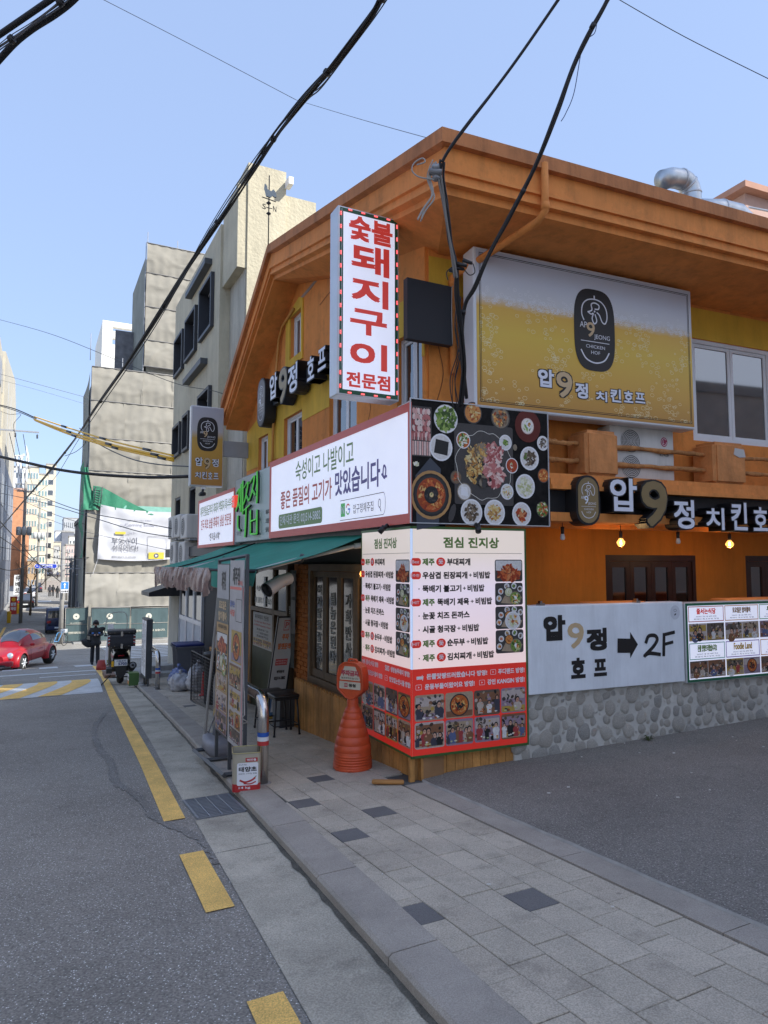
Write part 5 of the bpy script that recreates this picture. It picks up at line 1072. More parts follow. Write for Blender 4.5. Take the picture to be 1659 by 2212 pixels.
# ---- air conditioner on the ledge
ac = F2('air_conditioner', 'cream outdoor air conditioner with two fan grilles on the ledge behind log rails', 'air conditioner')
M_ACW = mat('ac_cream', (.60, .58, .54), .5, var=.05, stain=.12)
MB().bbox(2.26, 3.10, .335, .62, 2.29, 2.83, M_ACW, .015, 2).build('casing', ac) if False else MB().bbox(2.26, 3.10, .15, .34, 2.29, 2.83, M_ACW, .015, 2).build('casing', ac)
for cz in (2.42, 2.68):
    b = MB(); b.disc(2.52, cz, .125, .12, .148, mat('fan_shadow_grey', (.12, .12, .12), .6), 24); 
    for k in range(7): b.ring(2.52, cz, .018 + k * .0175, .018 + k * .0175, .007, .142 - k * 1e-4, M_ACW, 24)
    for k in range(12): a = k * math.pi / 6; b.stroke([(2.52, cz), (2.52 + .125 * math.cos(a), cz + .12 * math.sin(a))], .003, .144, M_GREYMET)
    b.build('fan_grille', ac)
b = MB(); b.disc(2.965, 2.70, .045, .05, .148, mat('badge_crimson', (.35, .02, .07), .4), 20); b.ring(2.965, 2.70, .035, .038, .005, .147, M_PWHITE, 18, 40, 360); b.build('badge', ac); T(ac, 'LG', 2.90, 3.02, 2.55, 2.60, .147, mat('badge_grey', (.2, .2, .2), .5), .03)
T(ac, 'L', 2.95, 2.965, 2.68, 2.72, .1462, M_PWHITE, .02)
MB().sheet(rect(2.97, 3.06, 2.40, 2.46), .147, M_GREYMET).build('nameplate', ac)
MB().tube([(2.1, .28, 2.30), (1.95, .22, 2.36), (1.9, .2, 2.5)], .03, mat('lagging', (.4, .36, .33), .8), 8).build('insulated_pipe', ac)

# ---- steel bollards (inverted U)
def bollard(s0, s1, o, lbl):
    f = F1('steel_bollard', lbl, 'bollard', s0, o, gz(s0), 'steel hoop bollards on the kerb'); L = s1 - s0; dz = gz(s1) - gz(s0); h = .70; r = .17
    pts = [(0, 0, 0), (0, 0, h - r)] + [(-r + r * math.cos(t), 0, h - r + r * math.sin(t)) for t in [i * math.pi / 16 for i in range(1, 9)]] + [(-L + r - r * math.sin(t), 0, h - r + r * math.cos(t)) for t in [i * math.pi / 16 for i in range(0, 9)]] + [(-L, 0, dz)]
    MB().tube(pts, .046, M_STEEL, 18).build('hoop', f)
    for z0, c, n in ((.315, (.50, .04, .04), 'red_band'), (.35, (.72, .73, .74), 'white_band'), (.385, (.02, .10, .42), 'blue_band')):
        MB().tube([(0, 0, z0), (0, 0, z0 + .034)], .0475, mat('band_' + n, c, .5), 18, cap=False).build(n, f)
    MB().lathe([(.06, -.01), (.075, .004), (.06, .008)], M_CONC, seg=14).build('footing', f); return f
bollard(.64, 2.25, 1.05, 'nearest steel hoop bollard with red white blue bands by the tin can')
bollard(9.05, 10.5, .60, 'far steel hoop bollard standing beside the narrow sign and the bagged rubbish')

# ---- frame with two tall banners
bn = F1('standing_banner_frame', 'dark steel frame holding two tall narrow menu banners on the kerb', 'banner stand', 1.80, 1.16, gz(1.80))
zb_, zt_ = .34, 1.91                       # banner bottom and top above the ground at the left post
b = MB(); c = M_DGREY
for x in (0, .50, 1.0): b.box(x - .014, x + .014, -.014, .014, .03, zt_ + (.02 if x < .9 else .06), c)
b.tube([(-.016, 0, zt_ + .01), (1.016, 0, zt_ + .05)], .016, c, 4); b.box(-.0, 1.0, -.014, .014, zb_ - .05, zb_ - .02, c); b.build('upright_frame', bn)
gz0 = gz(1.80); b = MB(); zg = lambda x: gz(1.80 - x) - gz0 + .025
for y in (-.12, .20): b.tube([(-.45, y, zg(-.45)), (.80, y, zg(.80))], .022, c, 4)
for x in (-.44, .1, .78): b.tube([(x, -.12, zg(x)), (x, .20, zg(x))], .02, c, 4)
b.build('foot_frame', bn)
M_BANG = mat('banner_grey', (.40, .40, .41), .5, var=.1); M_BAND = mat('banner_dark', (.10, .11, .10), .5); M_BANO = mat('banner_ochre', (.45, .27, .10), .5)
p = MB(); p.box(.02, .485, -.024, -.018, zb_, zt_ - .02, M_BAND).build('banner', bn)
y = -.0245; p = MB(); p.sheet(rect(.025, .48, 1.56, zt_ - .03), y, M_BANG); p.sheet(rect(.025, .48, .38, 1.33), y, M_BANO)
z = 1.24
for i, h in enumerate((.19, .19, .17, .18, .20)):
    thumb_people(p, .04, .465, z - h, z, y - .001, 2 + i % 2, 80 + i, food=i in (0, 3), rnd=False) if False else None
    thumb_food(p, .045, .46, z - h + .01, z, y - .001, i % 3) if i in (0, 1) else thumb_people(p, .045, .46, z - h + .01, z, y - .001, 2, 80 + i, rnd=False); z -= h - .005 + .005
p.build('banner_print', bn, 'stuff')
T(bn, '제주집', .20, .36, 1.64, 1.82, y - .002, M_INK, .02); T(bn, '토요일은', .12, .40, 1.46, 1.54, y - .002, M_TAN, .04); T(bn, '밥이좋아', .10, .42, 1.35, 1.44, y - .002, M_TAN, .04); T(bn, '제주 흑돼지 전문점', .10, .42, 1.275, 1.315, y - .002, M_INK, .01)
p = MB(); p.box(.515, .985, -.024, -.018, zb_ - .04, zt_ + .01, mat('banner_pale', (.46, .44, .44), .5, var=.12, vscale=6)).build('banner', bn)
p = MB(); p.sheet(rect(.52, .98, 1.66, 1.685), y, M_BRICKRED); p.sheet(rect(.965, .98, .33, 1.66), y, M_BRICKRED); p.prism(rect(.74, .93, 1.38, 1.58), y - .001, y, M_INK, [rect(.745, .925, 1.385, 1.575)], back=False)
for (x0, x1, z0, z1, k) in ((.60, .94, 1.02, 1.30, 5), (.54, .93, .80, 1.00, 1), (.56, .93, .62, .78, 2), (.55, .73, .46, .60, 3), (.75, .93, .46, .60, 4), (.56, .93, .34, .45, 6)):
    thumb_people(p, x0, x1, z0, z1, y - .001, 2, 90 + k, food=k in (5, 4), rnd=False)
p.build('banner_print', bn, 'stuff')
T(bn, '제주집', .62, .86, 1.70, 1.86, y - .002, M_INK, .02); T(bn, '정통 직화집', .80, .95, 1.70, 1.74, y - .002, M_BRICKRED, .02)
for i, t_ in enumerate(('줄서는', '식당')): T(bn, t_, .54, .70, 1.50 - i * .08, 1.56 - i * .08, y - .002, M_BRICKRED if i else mat('tv_blue', (.1, .15, .4), .5), .03)
MB().tube([(.96, -.03, 1.7), (1.02, -.01, .62), (1.03, -.04, .60), (1.03, .02, .56), (1.01, -.03, .55)], .006, M_PALEW, 6).build('wire_tie', bn)
# slack clear cable/strap leaning from awning to kerb
st = F1('leaning_strap', 'pale plastic covered strap slanting from the awning down to the kerb', 'strap', 2.5, 1.12, gz(2.5))
MB().tube(spline([(0, 0, .03), (.10, .0, .45), (.28, .02, 1.2), (.42, .04, 1.9)], 6), .016, mat('strap_plastic', (.34, .33, .31), .3, var=.2), 6).tube([(.02, -.01, .02), (.5, .05, .62)], .007, M_GREYMET, 6).build('strap', st)
wt = F1('grey_weight', 'rounded grey plastic base weight lying at the foot of the banner frame', 'weight', 2.12, 1.05, gz(2.1))
bm = bmesh.new(); bmesh.ops.create_cube(bm, size=1); bmesh.ops.subdivide_edges(bm, edges=bm.edges[:], cuts=4, use_grid_fill=True)
for v in bm.verts:
    n = v.co.copy(); k = (abs(n.x * 2) ** 5 + abs(n.y * 2) ** 5 + abs(n.z * 2) ** 5) ** (-.2) if n.length else 1; v.co = Vector((n.x * 2 * k * .27, n.y * 2 * k * .15, .08 + n.z * 2 * k * .08 - (.02 if n.z > 0 and abs(n.x) < .2 else 0)))
MB().bm(bm, mat('weight_grey', (.20, .20, .22), .5, var=.1), True).build('weight_body', wt)

# ---- tin can of chilli paste
tc_ = F3('tin_can', 'square red and cream tin can with chilli label beside the near bollard', 'tin can', .60, 1.20, gz(.60), rz=R(-14))
M_TIN = mat('tin_cream', (.50, .46, .36), .3, metal=.3, var=.12)
MB().prism([(q[0], q[1]) for q in rpoly(-.115, .115, .004, .30, .012)], -.09, .09, M_TIN).build('can_body', tc_) if False else None
b = MB(); pr = rpoly(-.11, .11, -.11, .11, .03, 4); vs = [(x, y_, z) for z in (0, .30) for x, y_ in pr]; n = len(pr)
b.add(vs, [(i, (i + 1) % n, n + (i + 1) % n, n + i) for i in range(n)], M_TIN); b.add([(x, y_, .012) for x, y_ in pr], [tuple(range(n))], M_TIN); b.build('can_body', tc_)
pr2 = rpoly(-.112, .112, -.112, .112, .031, 4); MB().tube([(x, y_, .30) for x, y_ in pr2], .004, mat('tin_gold_rim', (.5, .42, .2), .3, metal=.8), 6, closed=True).build('rim', tc_)
def canband(z0, z1, r, m, nm): q = rpoly(-r, r, -r, r, .031, 4); MB().add([(x, y_, z) for z in (z0, z1) for x, y_ in q], [(i, (i + 1) % len(q), len(q) + (i + 1) % len(q), len(q) + i) for i in range(len(q))], m).build(nm, tc_)
canband(.0, .062, .1106, mat('can_red', (.45, .03, .03), .35), 'red_band')
b = MB(); b.rsheet(-.075, .09, .05, .225, .012, -.1108, M_PWHITE).sheet(rect(-.01, .085, .232, .262), -.1108, mat('can_red', (0, 0, 0))).stroke([(-.05, .09), (-.01, .075), (.04, .088), (.065, .105)], .014, -.1112, mat('can_red', (0, 0, 0))).stroke([(.065, .105), (.075, .12)], .006, -.1114, M_MGRN).stroke([(-.02, .065), (.03, .06), (.07, .075)], .01, -.1113, mat('can_red', (0, 0, 0))); b.build('label_print', tc_)
T(tc_, '태양초', -.062, .080, .155, .195, -.1116, M_INK, .03); T(tc_, '해찬들', .0, .075, .238, .256, -.1116, M_PWHITE, .02); T(tc_, '맛있게 매운', -.062, .0, .205, .216, -.1116, M_INK, 0); T(tc_, '태양초 고추장 명품', -.062, .08, .135, .146, -.1116, M_INK, 0); T(tc_, '14 kg', -.06, .03, .02, .042, -.1118, M_PWHITE, .02)

# ---- orange no parking marker
cn = F1('no_parking_marker', 'orange plastic no parking marker with ribbed bottle body and hexagonal head', 'parking marker', .72, .20, gz(.7), rz=R(33))
M_ORP = mat('orange_plastic', (.60, .085, .025), .42, var=.14, vscale=5, stain=.15, bump=.1, bscale=8)
pf = [(.155, 0), (.165, .012), (.163, .03)]
z = .035
for k in range(5): pf += [(.160 - k * .001, z), (.166 - k * .002, z + .010), (.165 - k * .002, z + .016), (.156 - k * .001, z + .024)]; z += .026
body = [(.158, .18), (.150, .25), (.133, .33), (.112, .42), (.092, .50), (.076, .56), (.062, .60)]
for i, (r_, zz_) in enumerate(body):
    pf += [(r_, zz_), (r_ - .0035, zz_ + .003), (r_ - .001, zz_ + .007)]
z = .615
for k in range(4): pf += [(.046, z), (.050, z + .008), (.046, z + .016)]; z += .019
pf += [(.044, .70), (.046, .73)]
MB().lathe(pf, M_ORP, seg=32).build('body', cn)
hexa = [(.0, .70), (-.045, .715), (-.125, .80), (-.13, .83), (-.128, .97), (-.11, 1.05), (-.07, 1.09), (-.04, 1.10), (.04, 1.10), (.07, 1.09), (.11, 1.05), (.128, .97), (.13, .83), (.125, .80), (.045, .715)]
hexa = [(x, .70 + (z_ - .70) * .93) for x, z_ in hexa]
b = MB(); b.prism(hexa[::-1] if False else hexa, -.045, .045, M_ORP); b.build('head', cn)
rim = [(x * .97, z_ * .985 + .012) for x, z_ in hexa]; MB().tube([(x, -.046, z_) for x, z_ in rim], .008, M_ORP, 6, closed=True).build('head_rim', cn)
MB().tube([(-.045, 0, 1.062), (-.035, 0, 1.095), (.035, 0, 1.095), (.045, 0, 1.062)], .011, M_ORP, 8).build('handle', cn)
M_CREAMP = mat('faded_cream_label', (.56, .50, .38), .6, var=.12, stain=.12)
MB().prism([(-.10, .89), (.10, .89), (.10, .91), (.052, 1.03), (-.052, 1.03), (-.10, .91)], -.049, -.044, M_CREAMP).build('upper_label', cn); MB().prism(rpoly(-.105, .105, .80, .875, .006), -.049, -.044, M_CREAMP).build('lower_label', cn)
T(cn, '주차금지', -.088, .088, .932, .992, -.0495, mat('faded_red', (.40, .06, .08), .5), .045); T(cn, '협조부탁드립니다', -.085, .085, .902, .920, -.0495, M_INK, .01); T(cn, '청청', -.01, .06, .822, .856, -.0495, M_INK, .04)
b = MB(); b.sheet(rect(-.055, -.022, .818, .858), -.0495, mat('faded_red', (0, 0, 0))); b.build('stamp', cn); T(cn, '한우', -.052, -.025, .825, .85, -.050, M_CREAMP, .02)

cn.scale = (1.06, 1.06, .87)
# ---- stools
M_SEAT = mat('black_vinyl', (.018, .017, .017), .35, var=.2)
stl = F1('metal_stool', 'nearer black square stool with vinyl seat by the timber base', 'stool', 2.72, .18, gz(2.7), 'stools by the doors')
MB().bbox(-.15, .15, -.15, .15, .425, .462, M_SEAT, .014, 3).build('seat', stl)
MB().box(-.14, .14, -.14, .14, .405, .424, M_BLACK).build('seat_frame', stl)
for x in (-1, 1):
    for y_ in (-1, 1): MB().tube([(x * .125, y_ * .125, .405), (x * .15, y_ * .15, .012)], .011, M_BLACK, 8).lathe([(.014, 0), (.016, .02), (.012, .03)], M_RUBBER, (x * .15, y_ * .15, 0), 8).build('leg', stl)
for z in (.12,): MB().tube([(-.145, -.145, z), (.145, -.145, z), (.145, .145, z), (-.145, .145, z)], .008, M_BLACK, 6, closed=True).build('stretcher', stl)
st2 = copy_tree(stl); st2.location = W1(3.12, .20, gz(3.1)); st2['label'] = 'further black square stool tucked behind the first one'
# dark plastic tub under the stools
tb = F1('plastic_tub', 'dark grey square plastic bin standing behind the stools', 'bin', 3.25, -.05, gz(3.25))
MB().prism([(-.13, 0), (.13, 0), (.16, .40), (-.16, .40)], -.14, .14, mat('tub_grey', (.07, .075, .08), .5), back=True).build('tub', tb); MB().box(-.175, .175, -.155, .155, .385, .41, mat('tub_grey', (0, 0, 0))).build('rim', tb)

# ---- leaning parking notice board
sp_ = F3('leaning_notice_board', 'tall slanted white parking notice board with red heading leaning by the brick pier', 'notice board', 3.55, .03, gz(3.6))
lean = lambda z: z * .14
b = MB(); H0, H1 = .42, 1.30
def bl(x0, x1, z0, z1, y_, m, nm): 
    b = MB(); b.add([(x0 + lean(z0), y_, z0), (x1 + lean(z0), y_, z0), (x1 + lean(z1), y_, z1), (x0 + lean(z1), y_, z1), (x0 + lean(z0), y_ + .03, z0), (x1 + lean(z0), y_ + .03, z0), (x1 + lean(z1), y_ + .03, z1), (x0 + lean(z1), y_ + .03, z1)], [(0, 1, 2, 3), (7, 6, 5, 4), (0, 4, 5, 1), (1, 5, 6, 2), (2, 6, 7, 3), (3, 7, 4, 0)], m); return b.build(nm, sp_)
bl(-.13, .13, .05, 1.34, .012, M_BLACK, 'board_frame'); bl(-.115, .105, .42, 1.32, .0, mat('notice_white', (.50, .50, .49), .5, var=.06), 'notice_panel')
bl(-.115, .105, .06, .41, .0, mat('notice_yellow', (.62, .42, .08), .5, var=.1), 'lower_panel')
b = MB(); e = .0012
def ls(x0, x1, z0, z1, m, y_=-.0012): b.add([(x0 + lean(z0), y_, z0), (x1 + lean(z0), y_, z0), (x1 + lean(z1), y_, z1), (x0 + lean(z1), y_, z1)], [(0, 1, 2, 3)], m)
M_NRED = mat('notice_red', (.50, .06, .05), .5)
ls(-.04, .035, 1.16, 1.29, M_NRED); ls(-.033, .028, 1.17, 1.28, mat('notice_white', (0, 0, 0)), -.0018); ls(-.085, .075, .72, .80, M_NRED); ls(-.10, .09, .10, .36, mat('notice_blue', (.12, .22, .40), .5)); ls(-.06, .05, .14, .30, M_PWHITE, -.002)
b.build('notice_print', sp_)
for t_, w_, z0, z1, m_ in (('P', .022, 1.19, 1.265, M_NRED), ('주차', .045, 1.04, 1.12, mat('notice_orange', (.60, .16, .04), .5)), ('발렛문의', .085, .92, 1.0, mat('notice_orange', (0, 0, 0))), ('예약문의', .05, .62, .66, M_INK), ('02)514-5882', .075, .53, .58, M_INK), ('돼지구이', .08, .31, .37, M_INK)):
    xc = -.004 + lean((z0 + z1) / 2); T(sp_, t_, xc - w_, xc + w_, z0, z1, -.0024, m_, .03, shear=.14)
for i in range(2): T(sp_, '점심시간에는 발렛 이용가능', -.075 + lean(.75), .065 + lean(.75), .765 - i * .03, .785 - i * .03, -.0024, M_PWHITE, .0)
# grey cloth notices on the pier
gn = F1('hanging_cloth_notice', 'grey cloth notices hanging between the entrance and the brick pier', 'notice')
MB().grid(lambda u, v: (-3.62 + .22 * u, .20 + .012 * math.sin(u * 7 + v * 4), 1.36 - v * 1.25), 8, 12, mat('grey_cloth', (.11, .12, .115), .7, var=.15)).build('cloth', gn)
for z0, z1 in ((1.02, 1.32), (.55, .98)): MB().box(-3.52, -3.36, .18, .185, z0, z1, mat('grey_paper', (.22, .22, .22), .7, var=.1)).build('paper', gn)
vtext(gn, '영업시간안내', -3.575, .9, .15, .05, .183, M_OUT, .0)

# ---- mesh cage with black bin, rubbish bags, grey bin
cg = F1('wire_mesh_cage', 'black wire mesh fence panels standing round the black bin', 'cage', 6.6, .45, gz(6.6))
b = MB()
def panel(p, q, h, nx, nz):
    p, q = Vector(p), Vector(q); b = MB()
    b.tube([p, q, q + Vector((0, 0, h)), p + Vector((0, 0, h))], .011, M_BLACK, 6, closed=True)
    for i in range(1, nx): w = p.lerp(q, i / nx); b.tube([w, w + Vector((0, 0, h))], .0028, M_BLACK, 4)
    for i in range(1, nz): d = Vector((0, 0, h * i / nz)); b.tube([p + d, q + d], .0028, M_BLACK, 4)
    b.build('mesh_panel', cg)
panel((0, 0, .02), (.0, .42, .02), .80, 8, 16); panel((0, 0, .02), (1.5, .03, .02), .80, 24, 16)
bk = F1('black_barrel', 'tall black plastic barrel behind the wire mesh', 'barrel', 6.0, .15, gz(6.0))
MB().lathe([(.20, 0), (.215, .03), (.22, .40), (.215, .74), (.235, .76), (.235, .80), (.2, .81)], M_BLACK, seg=22).build('barrel_body', bk)
gb = F1('grey_wheelie_bin', 'grey rubbish bin with dark blue lid near the neighbouring shop', 'bin', 9.9, -.12, gz(9.9))
M_BING = mat('bin_grey', (.13, .135, .15), .5, var=.1)
MB().add([(-.22, -.22, 0), (.22, -.22, 0), (.22, .22, 0), (-.22, .22, 0), (-.28, -.27, .80), (.28, -.27, .80), (.28, .27, .80), (-.28, .27, .80)], [(0, 3, 2, 1), (4, 5, 6, 7), (0, 1, 5, 4), (1, 2, 6, 5), (2, 3, 7, 6), (3, 0, 4, 7)], M_BING).build('bin_body', gb); MB().box(-.31, .31, -.30, .30, .77, .80, M_BING).build('rim', gb); MB().bbox(-.30, .30, -.29, .29, .802, .85, mat('bin_lid_blue', (.02, .03, .14), .5), .015, 2).build('lid', gb)
def bag(name, label, s, o, r, m, seed, sx=1, sz=1):
    random.seed(seed); f = F1(name, label, 'rubbish bag', s, o, gz(s), 'rubbish bags by the grey bin'); bm = bmesh.new(); bmesh.ops.create_icosphere(bm, subdivisions=4, radius=1); ph = [random.uniform(0, 6) for _ in range(9)]
    for v in bm.verts:
        n = v.co.normalized(); k = 1 + .10 * math.sin(3 * n.x + ph[0]) * math.sin(4 * n.z + ph[1]) + .06 * math.sin(9 * n.x + 7 * n.y + ph[2]) + .04 * math.sin(17 * n.z + 11 * n.y + ph[3]) + .03 * math.sin(25 * n.x + ph[4])
        v.co = Vector((n.x * k * r * sx, n.y * k * r, max(-.92 * r * sz, n.z * k * r * sz) + r * .92 * sz))
    MB().bm(bm, m, True).tube([(0, 0, r * 1.85 * sz), (.02, 0, r * 2.05 * sz), (.05, 0, r * 2.2 * sz)], [.03, .015, .04], m, 8).build('bag', f); return f
M_BAGW = mat('milky_plastic', (.42, .42, .44), .25, var=.3, vscale=6, bump=.8, bscale=12); M_BAGB = mat('blue_plastic', (.16, .20, .38), .25, var=.3, vscale=6, bump=.8, bscale=12)
bag('rubbish_bag', 'milky white rubbish bag lying lowest against the cage', 8.5, .28, .20, M_BAGW, 1, 1.25, .85)
bag('rubbish_bag', 'bluish rubbish bag piled behind the milky one', 9.0, .22, .19, M_BAGB, 2, 1.2, 1.1)
bag('rubbish_bag', 'pale rubbish bag showing through the wire mesh', 8.0, .05, .20, M_BAGW, 3, 1, 1.3)
rc = F1('red_traffic_cone', 'thin red cone behind the wire mesh', 'traffic cone', 7.3, .1, gz(7.3)); MB().lathe([(.07, 0), (.07, .02), (.04, .03), (.02, .38), (.008, .42)], mat('cone_red', (.5, .03, .02), .5), seg=12).build('cone', rc)
cb = F1('white_plastic_box', 'pale plastic container on top by the timber panel', 'box', 6.9, -.1, gz(6.9)); MB().bbox(-.11, .11, -.1, .1, .83, 1.05, mat('box_lilac', (.42, .38, .42), .4), .02).build('box_body', cb); MB().box(-.2, .2, -.15, .15, .0, .83, M_WOOD).build('stand', cb)

# ---- drain grate
dg_ = F1('drain_grate', 'galvanised drain grating set in the gutter', 'drain grate', .42, 1.50, rz_(.42) + .004)
M_GRT = mat('grate_zinc', (.32, .34, .37), .45, metal=.7, var=.15); slope = (rz_(.62) - rz_(.22)) / .4; zz = lambda x: -slope * x
MB().box(-.28, .28, -.18, .18, -.06, -.05, M_BLACK).build('pit', dg_)
for y_ in (-.175, .175): MB().add([(x, y_ + d, zz(x) + h) for x in (-.27, .27) for d in (-.008, .008) for h in (-.02, .008)], [(0, 1, 3, 2), (4, 6, 7, 5), (0, 4, 5, 1), (2, 3, 7, 6), (1, 5, 7, 3), (0, 2, 6, 4)], M_GRT).build('grate_rim', dg_)
for i in range(15): x = -.27 + i * .54 / 14; MB().box(x - .004, x + .004, -.17, .17, zz(x) - .02, zz(x) + .006, M_GRT).build('grate_bar', dg_)
for y_ in (-.09, 0, .09): MB().tube([(-.27, y_, zz(-.27) + .006), (.27, y_, zz(.27) + .006)], .004, M_GRT, 5).build('cross_bar', dg_)
ws_ = W1(-.12, .12); wch = F1('wooden_wedge', 'small worn wooden wedge lying by the corner post', 'wedge', .03, .20, gz(0) + .005, rz=R(60)); MB().bbox(-.13, .13, -.028, .028, 0, .03, mat('wedge_wood', (.42, .20, .06), .8, var=.3), .012).build('wedge_body', wch)
hb = F1('black_hose', 'black hose end lying beside the orange marker', 'hose', .98, .1, gz(1)); MB().tube(spline([(0, 0, .02), (.10, -.06, .02), (.16, .02, .02), (.06, .1, .02)], 5), .014, M_RUBBER, 8).build('hose_body', hb)
# weed and litter at the wall
wd_ = F2('small_weed', 'small green weed growing at the foot of the stone parapet', 'weed', 2.47, .03, alz(0, -2.4) + .005)
b = MB(); random.seed(4)
for i in range(16):
    a = random.uniform(0, 6.28); L = random.uniform(.04, .075); h = random.uniform(.02, .06); d = Vector((math.cos(a), math.sin(a), 0)); n = Vector((-d.y, d.x, 0)) * .012
    b.add([(0, 0, 0), tuple(d * L * .5 + n + Vector((0, 0, h))), tuple(d * L + Vector((0, 0, h * .8))), tuple(d * L * .5 - n + Vector((0, 0, h)))], [(0, 1, 2, 3)], mat('weed_green', (.06, .09, .025), .6))
b.build('leaves', wd_)
lit = MB(); random.seed(8); M_BUTT = mat('litter_white', (.65, .63, .58), .8, var=.1)
for i in range(30):
    if i < 22: s = random.uniform(-1.6, .1); o = -random.uniform(.15, 4.2); z = alz(s, o) + .004
    else: s = random.uniform(-2.6, 3); o = random.uniform(.2, 1.1); z = gz(s) + .006
    p = W1(s, o, z); a = random.uniform(0, 3.1); L = random.uniform(.005, .022); lit.box(p.x - L * .5, p.x + L * .5, p.y - .004, p.y + .004, z, z + .006, M_BUTT)
lit.build('litter', None, 'stuff')

# ---- narrow lit sign by the second bollard, with green box
ns = F1('narrow_standing_sign', 'narrow double panel standing sign beside the far bollard', 'standing sign', 10.5, .66, gz(10.5))
MB().box(-.02, .66, -.06, .06, .22, 1.42, M_DGREY).build('sign_case', ns); 
for x0, x1 in ((.02, .30), (.34, .62)):
    MB().sheet(rect(x0, x1, .26, 1.38), -.062, mat('sign_cool_white', (.60, .62, .66), .4, emit=.06)).build('sign_panel', ns)
vtext(ns, '제주흑돼지오겹살', .16, 1.32, .4, .09, -.064, M_INK, .02); vtext(ns, '점심특선 김치찌개', .48, 1.32, .4, .07, -.064, M_INK, .01)
for x in (.05, .58): MB().box(x - .015, x + .015, -.015, .015, .0, .22, M_DGREY).build('leg', ns)
gbx = F1('green_food_box', 'small green printed box at the foot of the narrow sign', 'box', 10.7, .85, gz(10.7)); MB().box(-.13, .13, -.1, .1, 0, .26, mat('box_green', (.07, .15, .04), .5)).sheet(rect(-.11, .11, .10, .23), -.102, M_PWHITE).sheet(rect(-.11, .11, .02, .10), -.102, P_ORANGE[1]).build('box_body', gbx); T(gbx, '유산균', -.06, .1, .13, .19, -.104, M_INK, .03)
stn = F1('loose_stone', 'small grey stones weighing the foot of the narrow sign', 'stone', 10.2, .75, gz(10.2)); MB().bbox(-.08, .02, -.05, .05, 0, .08, M_CONC, .02).bbox(.04, .16, -.05, .05, 0, .05, M_CONC, .02).build('stone_body', stn)
# leaning white standing board behind the scooter with red base
wb = F3('white_standing_board', 'tall white standing board with green leaf print behind the scooter', 'standing sign', 17.6, .72, gz(17.6)); MB().add([(-.12, -.02, .06), (.18, -.02, .06), (.10, -.02, 1.35), (-.05, -.02, 1.35), (-.12, .02, .06), (.18, .02, .06), (.10, .02, 1.35), (-.05, .02, 1.35)], [(0, 1, 2, 3), (7, 6, 5, 4), (0, 4, 5, 1), (1, 5, 6, 2), (2, 6, 7, 3), (3, 7, 4, 0)], M_WHITE).build('board', wb); q = MB(); scatter(q, .03, .2, .1, .1, -.022, P_GREEN, 16, .03); q.build('leaf_print', wb); MB().bbox(-.24, .12, -.12, .12, 0, .09, mat('base_red', (.35, .04, .03), .6), .02).lathe([(.16, .0), (.15, .1), (.10, .28)], mat('base_red', (0, 0, 0)), (-.2, .05, 0), 14).build('foot', wb)
pk = F1('wooden_pallet_step', 'low brown timber step by the front of the scooter', 'step', 14.4, 1.0, gz(14.4) - .04); MB().box(-.5, .3, -.12, .14, 0, .09, mat('step_brown', (.17, .10, .07), .8, var=.2)).build('step_body', pk)
# ================================================================ SCOOTER
sc_ = F3('delivery_scooter', 'dark grey delivery scooter with black top box parked facing away at the kerb', 'scooter', 11.5, 1.02, rz_(11.5), rz=R(-4))
M_SCO = mat('scooter_grey', (.035, .036, .034), .32, var=.06, coat=.3); M_SCB = mat('scooter_black_plastic', (.018, .018, .019), .55)
def wheel(par, y0, z0, r, w, name='wheel'):
    b = MB(); seg = 26; prf = []
    for k in range(9): t = math.pi * k / 8; prf.append((-w / 2 * math.cos(t), r - w * .45 + w * .45 * math.sin(t)))
    vs = []; n = len(prf)
    for i in range(seg):
        a = 2 * math.pi * i / seg
        for x, rr in prf: vs.append((x, y0 + rr * math.cos(a), z0 + rr * math.sin(a)))
    b.add(vs, [(i * n + k, i * n + k + 1, ((i + 1) % seg) * n + k + 1, ((i + 1) % seg) * n + k) for i in range(seg) for k in range(n - 1)], M_RUBBER, True); t_ = b.build('tyre', par)
    b = MB(); b.tube([(-w * .38, y0, z0), (w * .38, y0, z0)], r * .62, M_DGREY, 20); b.tube([(-w * .42, y0, z0), (w * .42, y0, z0)], r * .2, M_GREYMET, 12); b.build('rim', par)
wheel(sc_, .30, .26, .26, .15); wheel(sc_, 1.62, .26, .26, .12)
b = MB(); b.grid(lambda u, v: ((.19 + .05 * math.sin(math.pi * v)) * (1 - .35 * abs(u - .5)) * math.cos(math.pi * (v * 1.24 - .12)) * 1.0, .02 + 1.0 * u, .56 + (.22 + .03 * u) * math.sin(math.pi * (v * 1.24 - .12)) + .02 * math.sin(u * 3)), 12, 14, M_SCO); b.bbox(-.19, .19, .03, 1.0, .46, .60, M_SCO, .05, 3); b.build('tail_body', sc_)
MB().bbox(-.16, .16, .12, 1.05, .735, .81, mat('scooter_seat', (.015, .014, .013), .6), .03, 3).build('seat', sc_)
MB().bbox(-.25, .25, 1.05, 1.35, .25, .95, M_SCO, .07, 3).bbox(-.22, .22, .85, 1.2, .18, .34, M_SCB, .04, 2).build('leg_shield', sc_)
MB().bbox(-.07, .07, -.02, .05, .64, .67, mat('tail_lamp_red', (.35, .02, .03), .2), .02).build('tail_light', sc_)
MB().sheet(rect(-.14, .13, .44, .58), -.062, M_PLATE).box(-.145, .135, -.06, -.05, .435, .585, M_DGREY).build('number_plate', sc_); T(sc_, '5705', -.06, .12, .455, .515, -.064, mat('plate_blue', (.03, .05, .2), .5), .04); T(sc_, '서울송파', -.10, .10, .53, .565, -.064, mat('plate_blue', (0, 0, 0)), .02)
